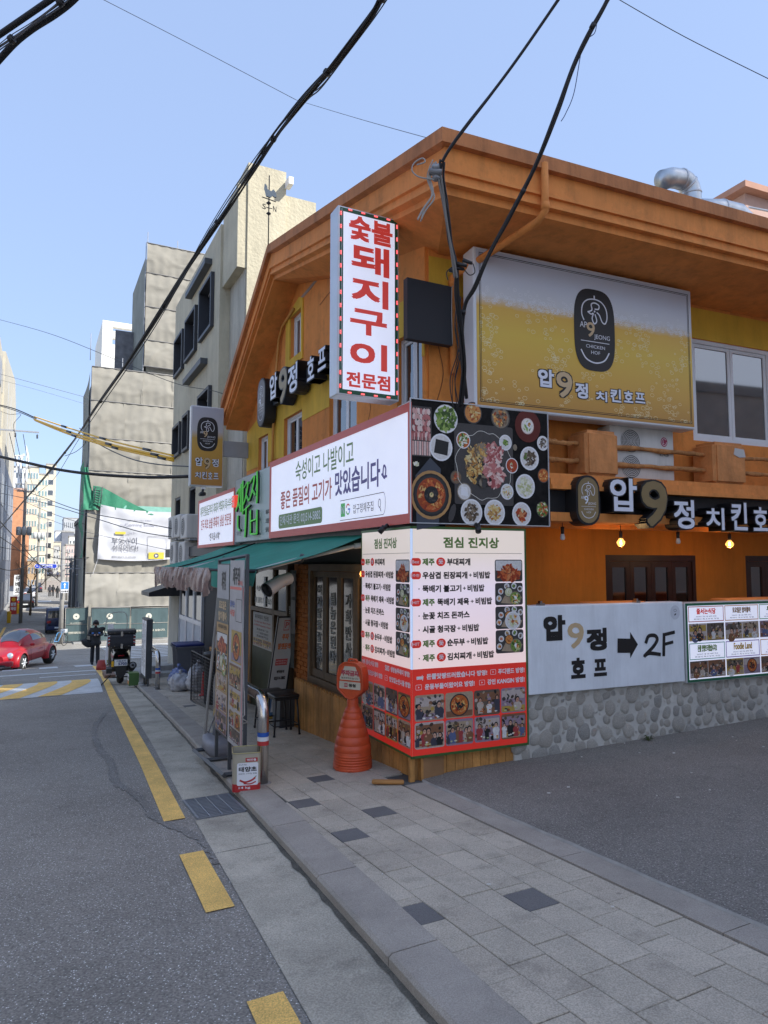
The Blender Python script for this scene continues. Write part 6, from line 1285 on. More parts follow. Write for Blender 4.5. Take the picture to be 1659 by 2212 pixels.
MB().prism([(-.12, .44), (.12, .44), (.10, .24), (.0, .16), (-.10, .24)][::-1], -.03, .0, M_SCB).build('mud_flap', sc_)
MB().box(-.20, -.15, -.02, 0, .42, .54, mat('indicator_amber', (.75, .42, .02), .3)).build('indicator', sc_)
MB().tube([(.24, .55, .26), (.25, .05, .42)], [.06, .085], M_SCB, 16).tube([(.25, .06, .418), (.25, .035, .428)], .06, M_GREYMET, 14).tube([(.25, .04, .426), (.25, .03, .43)], .03, M_BLACK, 10).build('exhaust', sc_)
MB().box(-.30, -.18, .1, .5, .26, .36, M_SCB).tube([(-.16, .4, .12), (.3, .36, .14)], .014, M_BLACK, 6).tube([(.12, .3, .24), (.3, .2, .2)], .02, M_BLACK, 6).build('engine', sc_)
MB().tube([(0, 1.40, .9), (0, 1.62, .28)], .04, M_GREYMET, 8).bbox(-.1, .1, 1.4, 1.85, .44, .54, M_SCO, .04, 2).build('fork_and_guard', sc_)
tbx = bpy.data.objects.new('top_box', None); COL.objects.link(tbx); tbx.parent = sc_
MB().bbox(-.29, .29, -.10, .38, .86, 1.14, mat('case_black', (.022, .024, .032), .45, var=.05), .02, 2).bbox(-.24, .24, -.108, -.09, .92, 1.08, mat('case_black', (0, 0, 0)), .015, 1).build('case', tbx); MB().bbox(-.305, .305, -.12, .40, 1.142, 1.22, M_SCB, .02, 2).build('case_lid', tbx)
for x in (-1, 1):
    b = MB(); 
    for k in range(6): z = .91 + k * .036; b.add([(x * .285, -.112, z), (x * .245, -.112, z + .012), (x * .245, -.112, z + .030), (x * .285, -.112, z + .018)], [(0, 1, 2, 3)], M_PWHITE if k % 2 else mat('reflector_red', (.5, .05, .04), .4))
    b.build('reflector_strip', tbx)
for z0, z1 in ((1.10, 1.16), (1.16, 1.20), (.83, .93)): MB().box(-.022, .022, -.128, -.112, z0, z1, M_STEEL).build('latch', tbx)
b = MB()
for x in (-.25, -.15, .15, .25):
    for z in (1.175, .885): b.box(x - .006, x + .006, -.126, -.1, z - .006, z + .006, M_STEEL)
b.build('rivets', tbx)
MB().box(-.2, .2, -.02, .36, .81, .85, M_SCB).tube([(-.18, .0, .72), (-.2, 0, .84)], .012, M_BLACK, 6).tube([(.18, .0, .72), (.2, 0, .84)], .012, M_BLACK, 6).build('rack', tbx)
MB().tube([(-.35, 1.15, 1.0), (-.15, 1.28, .98), (.15, 1.28, .98), (.35, 1.15, 1.0)], .016, M_BLACK, 8).build('handlebar', sc_)
for x in (-1,): MB().tube([(x * .30, 1.16, 1.0), (x * .36, 1.12, 1.14)], .007, M_BLACK, 6).lathe([(.01, -.02), (.07, -.012), (.075, .0), (.06, .012)], M_SCB, (x * .40, 1.10, 1.17), 16, Matrix.Rotation(R(90), 4, 'X') @ Matrix.Scale(.65, 4, (0, 1, 0))).build('mirror', sc_)
MB().tube(spline([(-.32, 1.2, 1.0), (-.34, 1.2, 1.1), (-.30, 1.28, 1.35), (-.22, 1.32, 1.50), (0, 1.34, 1.54), (.12, 1.33, 1.50), (.16, 1.30, 1.35), (.15, 1.25, 1.1)], 5), .009, mat('screen_edge', (.35, .34, .30), .3), 6).build('windscreen_rim', sc_)
MB().tube([(-.40, .15, 0.0), (-.2, .3, .2)], .012, M_BLACK, 6).build('side_stand', sc_)

# ================================================================ RED CAR
car = thing('red_car', 'red rounded two door hatchback with round headlights turning at the crossing', 'car')
cpos = at(52, 1400, 27.0); dcar = cpos - CORNER; s_c, o_c = dcar.dot(U1), dcar.dot(N1)
head = (-U1 * math.cos(R(24)) + N1 * math.sin(R(24))).normalized()       # the way the car faces
# car frame: front at -y, its left side at +x
car.rotation_euler = (0, 0, math.atan2(-head.x, head.y) + math.pi); 
M_CARR = mat('car_red_paint', (.36, .006, .014), .35, var=.02, coat=.35); M_CARG = glass('car_glass', (.03, .035, .04), .05)
Lc, Wc = 4.08, 1.72
def body_sec(t):                                 # t 0 nose .. 1 tail -> half width, bottom, top of the lower body
    x = t; w = .80 * (1 - abs(2 * x - 1) ** 4.5 * .42); top = .62 + .30 * math.sin(min(1, (x + .06) / .40) * math.pi / 2) - (max(0, x - .72) / .28) ** 2 * .30; bot = .24 + .12 * abs(2 * x - 1) ** 6
    return w, bot, top
b = MB(); NS, NP = 26, 20
def bsec(u, v):
    w, bo, to = body_sec(u); a = v * 2 * math.pi; c, s = math.cos(a), math.sin(a); e = .55
    x = w * math.copysign(abs(c) ** e, c); z = (bo + to) / 2 + (to - bo) / 2 * math.copysign(abs(s) ** (.62 if s > 0 else .4), s)
    k = 1 - .0 * u; y = -Lc / 2 + .02 + u * (Lc - .04)
    return (x, y, z)
b.grid(bsec, NS, NP, M_CARR); b.add([bsec(0, j / NP) for j in range(NP)], [tuple(range(NP))], M_CARR, True); b.add([bsec(1, j / NP) for j in range(NP)], [tuple(range(NP))[::-1]], M_CARR, True); b.build('body', car)
# cabin dome
def cab(u, v, g=0.0):
    y = -.72 + u * 2.42; h = 1.47; prof_ = math.sin(math.pi * min(1, max(0, u)) ** .82) ** .55; w = (.66 + .02) * (math.sin(math.pi * (.06 + .88 * u)) ** .35)
    a = math.pi * v; x = w * math.copysign(abs(math.cos(a)) ** .75, math.cos(a)) * (1 - .16 * math.sin(a)); z = .82 + (h - .82) * prof_ * math.sin(a) ** .55
    return (x * (1 + g), y, .82 + (z - .82) * (1 + g))
MB().grid(lambda u, v: cab(u, v), 22, 22, M_CARR).build('roof', car)
MB().grid(lambda u, v: cab(.035 + .27 * u, .22 + .56 * v, .012), 8, 12, M_CARG).build('windscreen', car)
for v0, v1 in ((.055, .20), (.80, .945)):
    MB().grid(lambda u, v: cab(.27 + .30 * u, v0 + (v1 - v0) * v, .014), 8, 6, M_CARG).build('side_window', car); MB().grid(lambda u, v: cab(.60 + .20 * u, v0 + (v1 - v0) * (.1 + .8 * v), .014), 6, 6, M_CARG).build('quarter_window', car)
MB().grid(lambda u, v: cab(.74 + .18 * u, .26 + .48 * v, .012), 6, 10, M_CARG).build('rear_window', car)
def arch(y0, side, r):
    b = MB(); b.grid(lambda u, v: (side * (.62 + .24 * math.sin(math.pi * (.5 * v)) ** .8 * (1)), y0 + (r + .10 - .12 * v ** 2) * math.cos(math.pi * (u * 1.16 - .08)) * 1.12, .33 + (r + .12 - .09 * v ** 2) * math.sin(math.pi * (u * 1.16 - .08))), 20, 8, M_CARR); b.build('wing', car)
    MB().tube([(side * .60, y0, .33), (side * .80, y0, .33)], r + .04, M_RUBBER, 22).build('wheel_well', car)
for y0 in (-1.25, 1.26):
    for sd in (-1, 1):
        arch(y0, sd, .34); w = bpy.data.objects.new('wheel', None); COL.objects.link(w); w.parent = car; w.location = (sd * .78, y0, .32)
        wheel(w, 0, 0, .32, .2)
        q = MB()
        for k in range(6): a = k * math.pi / 3; q.tube([(sd * .10, 0, 0), (sd * .085, .2 * math.cos(a), .2 * math.sin(a))], .026, M_ALU, 6)
        q.tube([(sd * .07, 0, 0), (sd * .115, 0, 0)], .05, M_ALU, 12); q.ring(0, 0, .1, .1, .01, 0, M_ALU, 4) if False else None; q.build('spokes', w)
for sd in (-1, 1):
    MB().lathe([(.11, 0), (.12, .02), (.10, .05), (.05, .07)], mat('chrome_lamp', (.75, .78, .82), .08, metal=.7), (sd * .60, -1.80, .66), 18, Matrix.Rotation(R(72), 4, 'X')).build('headlight', car)
    MB().bbox(sd * .58 - .12, sd * .58 + .12, -2.0, -1.93, .40, .47, mat('lamp_amber_white', (.85, .75, .5), .3, emit=.3), .02).build('indicator_lamp', car)
    MB().bbox(sd * .84 - .09, sd * .84 + .09, -.62, -.50, .90, 1.02, M_CARR, .04, 2).build('door_mirror', car)
MB().bbox(-.78, .78, -2.06, -1.84, .30, .50, M_CARR, .07, 3).build('bumper', car); MB().bbox(-.55, .55, -2.075, -2.0, .30, .36, M_BLACK, .015).build('grille_slot', car)
MB().box(-.26, .26, -2.08, -2.07, .40, .51, M_PLATE).build('number_plate', car); T(car, '33오 9396', -.24, .24, .42, .49, -2.083, M_INK, .03)
b = MB(); b.lathe([(.07, 0), (.075, .01), (.06, .015)], M_ALU, (0, -1.985, .70), 18, Matrix.Rotation(R(65), 4, 'X')); b.build('badge', car)
for sd in (-1, 1): MB().tube([(sd * .815, -.55, .30), (sd * .83, -.60, .55), (sd * .80, -.62, .88)], .004, M_BLACK, 4).tube([(sd * .815, .52, .30), (sd * .83, .56, .55), (sd * .80, .55, .88)], .004, M_BLACK, 4).box(sd * .825 - .01, sd * .825 + .015, .22, .38, .70, .73, M_CARR).build('door_seam', car)
car.location = W1(s_c + .6, o_c + .25, rz_(s_c) - .03); car.scale = (1, 1, 1)

# ================================================================ PEOPLE
def skin_body(verts, edges, mat_, name, parent, sub=1):
    me = bpy.data.meshes.new('b'); me.from_pydata([v[:3] for v in verts], edges, []); o = bpy.data.objects.new('b', me); COL.objects.link(o)
    sk = o.modifiers.new('s', 'SKIN'); me.skin_vertices[0].data[0].use_root = True
    for i, v in enumerate(verts): me.skin_vertices[0].data[i].radius = (v[3], v[4] if len(v) > 4 else v[3])
    ss_ = o.modifiers.new('u', 'SUBSURF'); ss_.levels = sub
    bpy.context.view_layer.update(); dg = bpy.context.evaluated_depsgraph_get(); m2_ = bpy.data.meshes.new_from_object(o.evaluated_get(dg)); bpy.data.objects.remove(o)
    m2_.materials.clear(); m2_.materials.append(mat_)
    for p in m2_.polygons: p.use_smooth = True
    return link(name, m2_, parent)
M_COAT = mat('black_coat', (.012, .013, .014), .55, var=.2, vscale=8, bump=.4, bscale=12); M_SKIN = mat('skin', (.55, .33, .24), .55, var=.05); M_HAIR = mat('black_hair', (.008, .007, .007), .4); M_TROU = mat('dark_trousers', (.012, .012, .015), .8)
def person(label, loc, rz, pose, group=None, trousers=M_TROU, coat=M_COAT, h=1.62):
    p = thing('person', label, 'person', loc, rz, group); k = h / 1.62
    lg = pose.get('step', .1)
    # body in trousers & skin : one continuous figure (legs, torso, neck, head, arms)
    V = [(0, 0, .86, .13, .10), (.08, 0, .80, .085), (.09, -lg * .4, .45, .075), (.09, -lg, .09, .075), (.09, -lg - .14, .03, .035), (-.08, 0, .80, .085), (-.09, lg * .5, .46, .075), (-.09, lg, .09, .075), (-.09, lg - .13, .03, .035), (0, 0, 1.08, .13, .09), (0, 0, 1.30, .15, .09), (0, .01, 1.38, .05), (0, -.01, 1.45, .05)]
    E_ = [(0, 1), (1, 2), (2, 3), (3, 4), (0, 5), (5, 6), (6, 7), (7, 8), (0, 9), (9, 10), (10, 11), (11, 12)]
    body = skin_body(V, E_, trousers, 'body', p)
    hd_t = pose.get('tilt', 0)
    hm = MB().lathe([(.01, -.115), (.045, -.10), (.062, -.05), (.074, .0), (.078, .04), (.07, .085), (.04, .115), (.005, .122)], M_SKIN, seg=16); hm.box(-.012, .012, -.095, -.07, -.03, .01, M_SKIN).box(-.035, -.018, -.079, -.07, .005, .016, M_HAIR).box(.018, .035, -.079, -.07, .005, .016, M_HAIR).box(-.02, .02, -.074, -.066, -.06, -.052, mat('lips', (.35, .12, .1), .5)); hdo = hm.build('head', p, loc=(0, -.02, 1.52)); hdo.rotation_euler = (hd_t, 0, 0)
    hr = MB(); hr.grid(lambda u, v: ((.108 + .01 * math.sin(v * 3)) * math.cos(R(-35 + 250 * u)) * math.cos(R(82 - 100 * v)) ** .6, (.115) * math.sin(R(-35 + 250 * u)) * math.cos(R(82 - 100 * v)) ** .6 + .012, .128 * math.sin(R(82 - 100 * v)) + (-.07 * v if v > .8 else 0)), 20, 10, M_HAIR); hr.lathe([(.104, .03), (.098, .09), (.055, .135), (.005, .15)], M_HAIR, (0, .008, 0), 18); ho = hr.build('hair', hdo)
    # coat with sleeves
    ce = pose.get('coat', .72)
    cv = [(0, 0, 1.05, .20, .15), (0, 0, .85, .23, .17), (0, 0, ce, .25, .19), (0, 0, 1.25, .19, .14), (0, 0, 1.36, .10, .085), (.17, .0, 1.32, .075), (-.17, .0, 1.32, .075)]
    ed = [(0, 1), (1, 2), (0, 3), (3, 4), (3, 5), (3, 6)]
    for sd, idx in ((1, 5), (-1, 6)):
        e, w = pose['arm_%s' % ('l' if sd > 0 else 'r')]; n = len(cv); cv += [(e[0] * sd, e[1], e[2], .058), (w[0] * sd, w[1], w[2], .042)]; ed += [(idx, n), (n, n + 1)]
    skin_body(cv, ed, coat, 'coat', p)
    for sd in (1, -1):
        e, w = pose['arm_%s' % ('l' if sd > 0 else 'r')]; W_ = Vector((w[0] * sd, w[1], w[2])); d = (W_ - Vector((e[0] * sd, e[1], e[2]))).normalized(); side = d.cross(Vector((0, 0, 1))).normalized() if abs(d.z) < .9 else Vector((1, 0, 0))
        hb_ = MB(); hb_.tube([W_, W_ + d * .05, W_ + d * .09], [.026, .036, .03], M_SKIN, 8)
        for f in range(4): q = W_ + d * .08 + side * (-.024 + .016 * f); L = [.06, .07, .065, .05][f]; hb_.tube([q, q + d * L * .5, q + d * L * .75 - Vector((0, 0, .02))], .0085, M_SKIN, 6)
        hb_.tube([W_ + d * .03 - side * .03, W_ + d * .06 - side * .05, W_ + d * .085 - side * .045], .009, M_SKIN, 6); hb_.build('hand', p)
    for sd, yy in ((.09, -lg - .05), (-.09, lg - .05)): MB().bbox(sd - .045, sd + .045, yy - .13, yy + .10, .0, .075, M_BLACK, .025, 2).build('shoe', p)
    p.scale = (k, k, k); return p
wloc = W1(24.4, .62, rz_(24.4)); woman = person('person in long black coat and bob hair walking while looking at a phone', wloc, F3A - R(10) * 0, dict(step=.13, tilt=R(24), coat=.68, arm_l=((.25, -.05, 1.10), (.06, -.26, 1.12)), arm_r=((.25, -.05, 1.10), (.06, -.26, 1.12))), h=1.70)
ph_ = tag(MB().bbox(-.035, .035, -.006, .006, -.07, .07, M_BLACK, .006).build('mobile_phone', None, loc=woman.location), 'black mobile phone held in both hands by the walking person', 'phone')
ph_.location = woman.matrix_world @ Vector((0, 0, 0)) if False else (Vector(woman.location) + Matrix.Rotation(F3A, 3, 'Z') @ Vector((0, -.36, 1.21))); ph_.rotation_euler = (R(-35), 0, F3A)
hb2 = thing('shoulder_bag', 'large black shoulder bag hanging at the walking person hip', 'bag', Vector(woman.location) + Matrix.Rotation(F3A, 3, 'Z') @ Vector((-.30, -.02, .80)), F3A)
bm = bmesh.new(); bmesh.ops.create_icosphere(bm, subdivisions=3, radius=1)
for v in bm.verts: n = v.co; v.co = Vector((n.x * .22, n.y * .10, n.z * .16 + .05 - .08 * n.x)) * (1 + .06 * math.sin(7 * n.x + 5 * n.z))
MB().bm(bm, M_COAT, True).build('bag_body', hb2); MB().tube(spline([(-.1, 0, .15), (.05, .02, .45), (.16, .02, .60), (.12, -.03, .40), (.1, -.05, .16)], 5), .012, M_COAT, 6).build('strap', hb2)
for x in (-.1, .12): pass
MB().tube([(-.09, -.24, 1.19), (-.13, -.19, 1.18)], .03, mat('blue_sleeve', (.05, .16, .45), .7), 8).tube([(.09, -.24, 1.19), (.13, -.19, 1.18)], .03, mat('blue_sleeve', (0, 0, 0)), 8).build('cuffs', woman)
walk = dict(step=.16, tilt=0, coat=.85, arm_l=((.24, .03, 1.08), (.25, -.04, .84)), arm_r=((.24, .0, 1.08), (.25, .06, .84)))
def far_person(X, Yf, d, lbl, rz=0, h=1.68, coat=M_COAT):
    p = at(X, Yf, d); q = p - CORNER; return person(lbl, (p.x, p.y, rz_(q.dot(U1)) + .01), F3A + math.pi + rz, walk, 'pedestrians far down the street', coat=coat, h=h)
far_person(107, 1287, 103, 'leftmost of three distant people walking away up the road', coat=mat('far_coat_grey', (.05, .05, .06), .8))
far_person(114, 1286, 104, 'middle of three distant people walking away in a pale skirt')
far_person(124, 1284, 100, 'rightmost of three distant people walking away in black')
far_person(124, 1253, 160, 'single distant person standing high up the road', coat=mat('far_coat_blue', (.05, .06, .10), .8))
far_person(63, 1276, 92, 'distant person in dark clothes beside the parked cars')
# ================================================================ NEIGHBOURING BUILDINGS
nb = F1('cream_stucco_building', 'cream stucco four storey building with black window boxes next to the orange restaurant', 'building')
wn = [(-11.03, -9.72, 6.62, 7.85), (-12.76, -11.45, 6.58, 7.70), (-14.30, -13.09, 6.55, 7.62), (-10.98, -9.77, 4.25, 5.32), (-12.83, -12.03, 4.27, 5.22), (-14.25, -13.2, 4.30, 5.17), (-12.1, -11.3, 2.2, 3.3), (-14.0, -13.2, 2.1, 3.2)]
MB().prism(rect(-14.56, -9.2, .95, 8.7), .5, .75, M_CREAM, [hl(w) for w in wn]).build('street_wall', nb)
M_FR = mat('black_window_box', (.03, .032, .038), .5)
for w in wn:
    b = MB(); x0, x1, z0, z1 = w; d0 = .42 if z1 > 4 else .52
    b.prism([(x0, z0), (x1, z0), (x1, z1), (x0, z1)], d0, .66, M_FR, [[(x0 + .07, z0 + .07), (x1 - .07, z0 + .07), (x1 - .07, z1 - .07), (x0 + .07, z1 - .07)]]); f = b.build('window', nb)
    q = MB(); q.box(x0 + .07, x1 - .07, .655, .66, z0 + .07, z1 - .07, M_GLASS).box((x0 + x1) / 2 - .025, (x0 + x1) / 2 + .025, .63, .655, z0 + .07, z1 - .07, M_GREYMET).box(x0 + .07, x1 - .07, .63, .655, z1 - .11, z1 - .07, M_GREYMET); q.build('pane', f)
for x0, x1, z in ((-12.3, -10.0, 8.13), (-12.4, -10.28, 5.93)): MB().box(x0, x1, .34, .5, z, z + .13, M_DGREY).build('slab_canopy', nb)
MB().box(-9.2, -8.0, .55, 2.2, 7.3, 9.0, M_CREAM).build('upper_block', nb)
MB().box(-9.2, -8.02, .72, 2.4, -1.2, 7.3, M_GREYSTUCCO).build('recessed_wall', nb); MB().box(-8.9, -7.96, .74, 1.53, 3.0, 9.47, M_CREAM).build('stair_tower', nb); MB().box(-7.95, -7.7, 1.5, 1.6, 9.1, 9.25, M_PWHITE).build('spout', nb)
MB().box(-14.5, -9.21, .76, 9, -1.5, 8.65, M_GREYSTUCCO).build('body', nb)
MB().box(-9.2, -6.4, 1.7, 8, -1.5, 7.3, M_CREAM).build('rear_wing', nb)
# ground floor shop front
MB().box(-13.3, -6.36, .5, .7, .95, 1.2, M_FR).build('shop_lintel', nb)
for x0, x1 in ((-13.2, -12.3), (-12.28, -11.4), (-11.38, -10.5)):
    b = MB(); k = .06; z0, z1 = -.85, .95; b.box(x0, x1, .52, .58, z1 - k, z1, M_ALU).box(x0, x1, .52, .58, z0, z0 + k, M_ALU).box(x0, x0 + k, .52, .58, z0 + k, z1 - k, M_ALU).box(x1 - k, x1, .52, .58, z0 + k, z1 - k, M_ALU).box(x0 + k, x1 - k, .52, .58, .05, .15, M_ALU).box(x0 + k, x1 - k, .55, .555, .15, z1 - k, M_DGLASS).box(x0 + k, x1 - k, .545, .555, z0 + k, .05, mat('poster_pale', (.50, .52, .54), .6, var=.12, vscale=4)); b.build('shop_door', nb)
MB().box(-14.56, -13.2, .5, .6, -1.5, .95, M_GREYSTUCCO).build('shop_pier', nb); MB().box(-10.5, -6.4, .58, .62, -1.3, .95, mat('dark_interior', (.02, .018, .016), .7)).build('shop_back', nb)
can = F1('black_canopy', 'small black canopy over the neighbouring shop door', 'canopy'); MB().add([(-14.4, .5, .95), (-13.0, .5, .95), (-13.0, -.25, .72), (-14.4, -.25, .72), (-14.4, -.25, .62), (-13.0, -.25, .62), (-13, .5, .62), (-14.4, .5, .62)], [(0, 3, 2, 1), (3, 4, 5, 2), (0, 7, 4, 3), (1, 2, 5, 6)], M_BLACK).build('canopy_cloth', can)
for i, (x, z) in enumerate(((-11.7, 2.05), (-10.9, 2.05), (-10.1, 2.0), (-11.4, 1.45), (-10.3, 1.42))):
    u = F1('condenser_unit', ['leftmost condenser of the upper row on the cream wall', 'middle condenser of the upper row on the cream wall', 'rightmost condenser of the upper row on the cream wall', 'left condenser of the lower row on the cream wall', 'right condenser of the lower row on the cream wall'][i], 'air conditioner', group='condenser units on the cream wall')
    MB().bbox(x - .36, x + .32, .02, .36, z - .02, z + .50, M_ACW, .02, 1).build('casing', u); b = MB(); b.disc(x - .08, z + .24, .2, .2, .018, M_DGREY, 18)
    for k in range(4): b.ring(x - .08, z + .24, .19 - k * .045, .19 - k * .045, .012, .012, M_ACW, 16)
    b.build('fan_grille', u); MB().box(x - .3, x + .3, .1, .5, z - .06, z - .02, M_GREYMET).build('bracket', u)
# weathervane in front of the stair tower
wv = F3('weathervane', 'iron cockerel weathervane on a thin rod above the gable', 'weathervane', 3.9, 0)
Q = lambda *q: [m3('a', x, y, 3.9) for x, y in q]
dx = .4
b = MB(); rod = Q((516, 640), (519, 490)); b.tube([(rod[0][0], 0, rod[0][1] - .2), (rod[1][0], 0, rod[1][1] + .55)], .008, M_BLACK, 6); b.build('rod', wv)
b = MB()
for zc in (490, 432): x, z = Q((518, zc))[0]; b.lathe([(.002, -.03), (.035, 0), (.002, .03)], M_BLACK, (x, 0, z), 10)
(xa, z1_), (xb, _) = Q((482, 450), (560, 450)); b.tube([(xa + .06, 0, z1_), (xb - .06, 0, z1_)], .006, M_BLACK, 5); b.build('direction_bar', wv); T(wv, 'S', xa, xa + .05, z1_ - .04, z1_ + .04, -.01, M_BLACK, .02); T(wv, 'N', xb - .05, xb, z1_ - .04, z1_ + .04, -.01, M_BLACK, .02)
(xa, z2), (xb, z3) = Q((482, 398), (558, 425)); b = MB(); b.tube([(xa, 0, z2), (xb, 0, z3)], .007, M_BLACK, 5); b.build('arrow', wv)
ck = Q((505, 395), (500, 370), (494, 350), (497, 325), (508, 338), (512, 358), (530, 368), (545, 358), (558, 378), (560, 402), (548, 400), (540, 392), (528, 402), (520, 400))
b = MB(); b.prism(ck[::-1], -.012, .012, mat('vane_pewter', (.25, .28, .28), .4, metal=.5)); b.build('cockerel', wv)

def bldg(name, label, s0, s1, o0, o1, z0, z1, m, cols=0, rows=0, face='street', win=M_GLASS, fcols=0, ww=.55, wh=.55, roof=None):
    """simple building with its own walls, roof slab and window objects. o0 = face towards the street (larger o), box s0..s1"""
    f = F1(name, label, 'building', s0, o0, z0); L = s1 - s0; Dp = o0 - o1; H = z1 - z0
    MB().box(-L, 0, 0, Dp, 0, H, m).build('wall', f); MB().box(-L - .05, .05, -.05, Dp + .05, H + .002, H + .25, roof or M_CONC).build('roof', f)
    sgn = 1
    if cols:
        cw, rh = L / cols, (H - 1) / rows; wm = MB().box(-ww * cw / 2, ww * cw / 2, -.03, .05, -wh * rh / 2, wh * rh / 2, M_GREYMET).box(-ww * cw / 2 + .06, ww * cw / 2 - .06, -.04, -.031, -wh * rh / 2 + .06, wh * rh / 2 - .06, win).mesh('window')
        for i in range(cols):
            for j in range(rows): link('window', wm, f, (-L + cw * (i + .5), 0 if face == 'street' else Dp, .6 + rh * (j + .5)), rot=(0, 0, 0 if face == 'street' else math.pi))
    if fcols:
        cw, rh = Dp / fcols, (H - 1) / rows; wm = MB().box(-.03, .04, -ww * cw / 2, ww * cw / 2, -wh * rh / 2, wh * rh / 2, M_GREYMET).box(.041, .045, -ww * cw / 2 + .06, ww * cw / 2 - .06, -wh * rh / 2 + .06, wh * rh / 2 - .06, win).mesh('window')
        for i in range(fcols):
            for j in range(rows): link('window', wm, f, (0, cw * (i + .5), .6 + rh * (j + .5)))
    return f
# across the alley and across the street (behind and beside the camera): houses mirrored in the windows, and an unseen tower added to block the sun
bldg('low_alley_house', 'low plaster house across the alley from the terrace', -22, -6.5, -2.5, -24, -.5, 5.5, mat('alley_house_plaster', (.45, .42, .38), .9, var=.15), 5, 2)
twr = thing('sun_blocking_tower', 'tall slim unseen tower added behind the alley houses to block the sun', 'building', CORNER + sun_h * 62 + (U1 * .643 - N1 * .766) * -2.1, math.atan2(sun_h.y, sun_h.x))
MB().box(0, 14, -7.4, 7.4, -2, 68, mat('tower_pale', (.62, .60, .56), .85, var=.08)).build('wall', twr)
wm = MB().box(-.05, .0, -.9, .9, -.8, .8, M_GREYMET).box(-.06, -.051, -.8, .8, -.7, .7, M_GLASS).mesh('window')
for i in range(4):
    for j in range(21): link('window', wm, twr, (0, -5.4 + i * 3.6, 3 + j * 3.1))
f = F1('shop_block_opposite', 'low pale shop block with red tiled parapet opposite the restaurant', 'building', -16, 10.5, -.6)
MB().box(-30, 0, -9, 0, 0, 6.5, mat('opposite_plaster', (.70, .68, .62), .9, var=.15)).build('wall', f); MB().box(-30.1, .1, -9.1, .2, 6.5, 8.0, mat('red_tile', (.22, .06, .04), .8, var=.2)).build('parapet', f)
wm = MB().box(-.9, .9, .0, .06, -.7, .7, M_ALU).box(-.8, .8, .061, .065, -.6, .6, M_GLASS).mesh('window')
for i in range(10):
    for j in range(2): link('window', wm, f, (-28.5 + i * 3, 0, 1.8 + j * 2.8))
bldg('white_block', 'white rendered block rising behind the cream stair tower', 13, 22.5, -7, -16, 0, 13.0, M_WHITE)

# ---- building under scaffold cloth
scf = F3('scaffolded_building', 'building wrapped in beige scaffold cloth beyond the cross street', 'building', 43, 0)
def ms(X, Y, s=43): p = onp(X, Y, CORNER + U1 * s, U1); d = p - CORNER; return d.dot(-N1), p.z
def rD(X, Y): return (X * .4822 * .54, (1800 + Y * .4822) * .54)
def gD(X, Y): return (X * .6329 * .54, (900 + Y * .6329) * .54)
MB().box(.25, 13.5, .5, 9, -4, 14.2, M_GREYSTUCCO).build('lower_wall', scf); MB().box(3.45, 13.5, .5, 9, 14.2, 23.0, M_GREYSTUCCO).build('upper_wall', scf)
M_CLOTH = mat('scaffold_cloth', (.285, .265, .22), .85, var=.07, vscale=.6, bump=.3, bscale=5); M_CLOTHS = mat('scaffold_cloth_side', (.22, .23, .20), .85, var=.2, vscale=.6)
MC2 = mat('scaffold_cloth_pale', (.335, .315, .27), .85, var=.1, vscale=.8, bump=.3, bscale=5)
def cloth(x0, x1, z0, z1, seed, name='cloth_panel', m=M_CLOTH, yb=0):
    rr = random.Random(seed); ph = [rr.uniform(0, 6) for _ in range(8)]; nx = max(6, int((x1 - x0) * 9)); nz = 20
    def f(u, v):
        x = x0 + (x1 - x0) * u; z = z0 + (z1 - z0) * v; sag = math.sin(math.pi * v)
        p_ = Vector((x * .55 + seed * .7, z * .8, seed * 3.1)); q_ = Vector((x * .5 + z * .35, z * .9 - x * .3, seed * 1.7)); y = yb - .05 * sag - .13 * noise.noise(p_) * sag - .07 * (1 - abs(noise.noise(q_ * 1.1)) * 1.6) ** 4 * sag - .03 * (1 - abs(noise.noise(q_ * 2.6)) * 1.6) ** 4 * sag - .022 * (1 - v) ** 2 * math.sin(11 * x + ph[2] + 2 * v) - .025 * v ** 3 * math.sin(9 * x - 5 * v + ph[3]) - .03 * (seed % 3 == 0) * sag
        return (x, y, z + (-.03 * math.sin(7 * x + ph[5]) if v in (0, 1) else 0))
    MB().grid(f, nx, nz, m).build(name, scf)
zl = [ms(250, y)[1] for y in (797, 869, 949, 1019, 1093, 1163, 1237, 1311)]
k = 0
for za, zb in zip(zl[1:], zl):
    j_ = random.Random(k).uniform(-.9, .9)
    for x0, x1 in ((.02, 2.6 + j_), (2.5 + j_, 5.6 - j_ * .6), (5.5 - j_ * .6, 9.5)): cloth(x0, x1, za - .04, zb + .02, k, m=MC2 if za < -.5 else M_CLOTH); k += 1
zu = [ms(380, y)[1] for y in (537, 600, 672, 743, 799)]
for za, zb in zip(zu[1:], zu):
    for x0, x1 in ((3.25, 5.9), (5.8, 10)): cloth(x0, x1, za - .04, zb + .02, k, m=M_CLOTH); k += 1
b = MB()
for z in zl: b.tube([(0, -.04, z), (9.5, -.04, z)], .03, M_PALEW, 5)
for z in zu: b.tube([(3.2, -.04, z), (10, -.04, z)], .03, M_PALEW, 5)
for x, z in ((-.1, 16.6), (.55, 15.4), (1.9, 15.2), (3.3, 24.3), (5.3, 24.1), (7.3, 24.2)): b.tube([(x, .1, z - 1.8), (x, .1, z)], .025, M_GREYMET, 5)
for x in (.02, 3.2): b.tube([(x, .05, -1.4), (x, .05, zl[0] if x < 1 else zu[0])], .03, M_GREYMET, 5)
b.build('scaffold_tubes', scf)
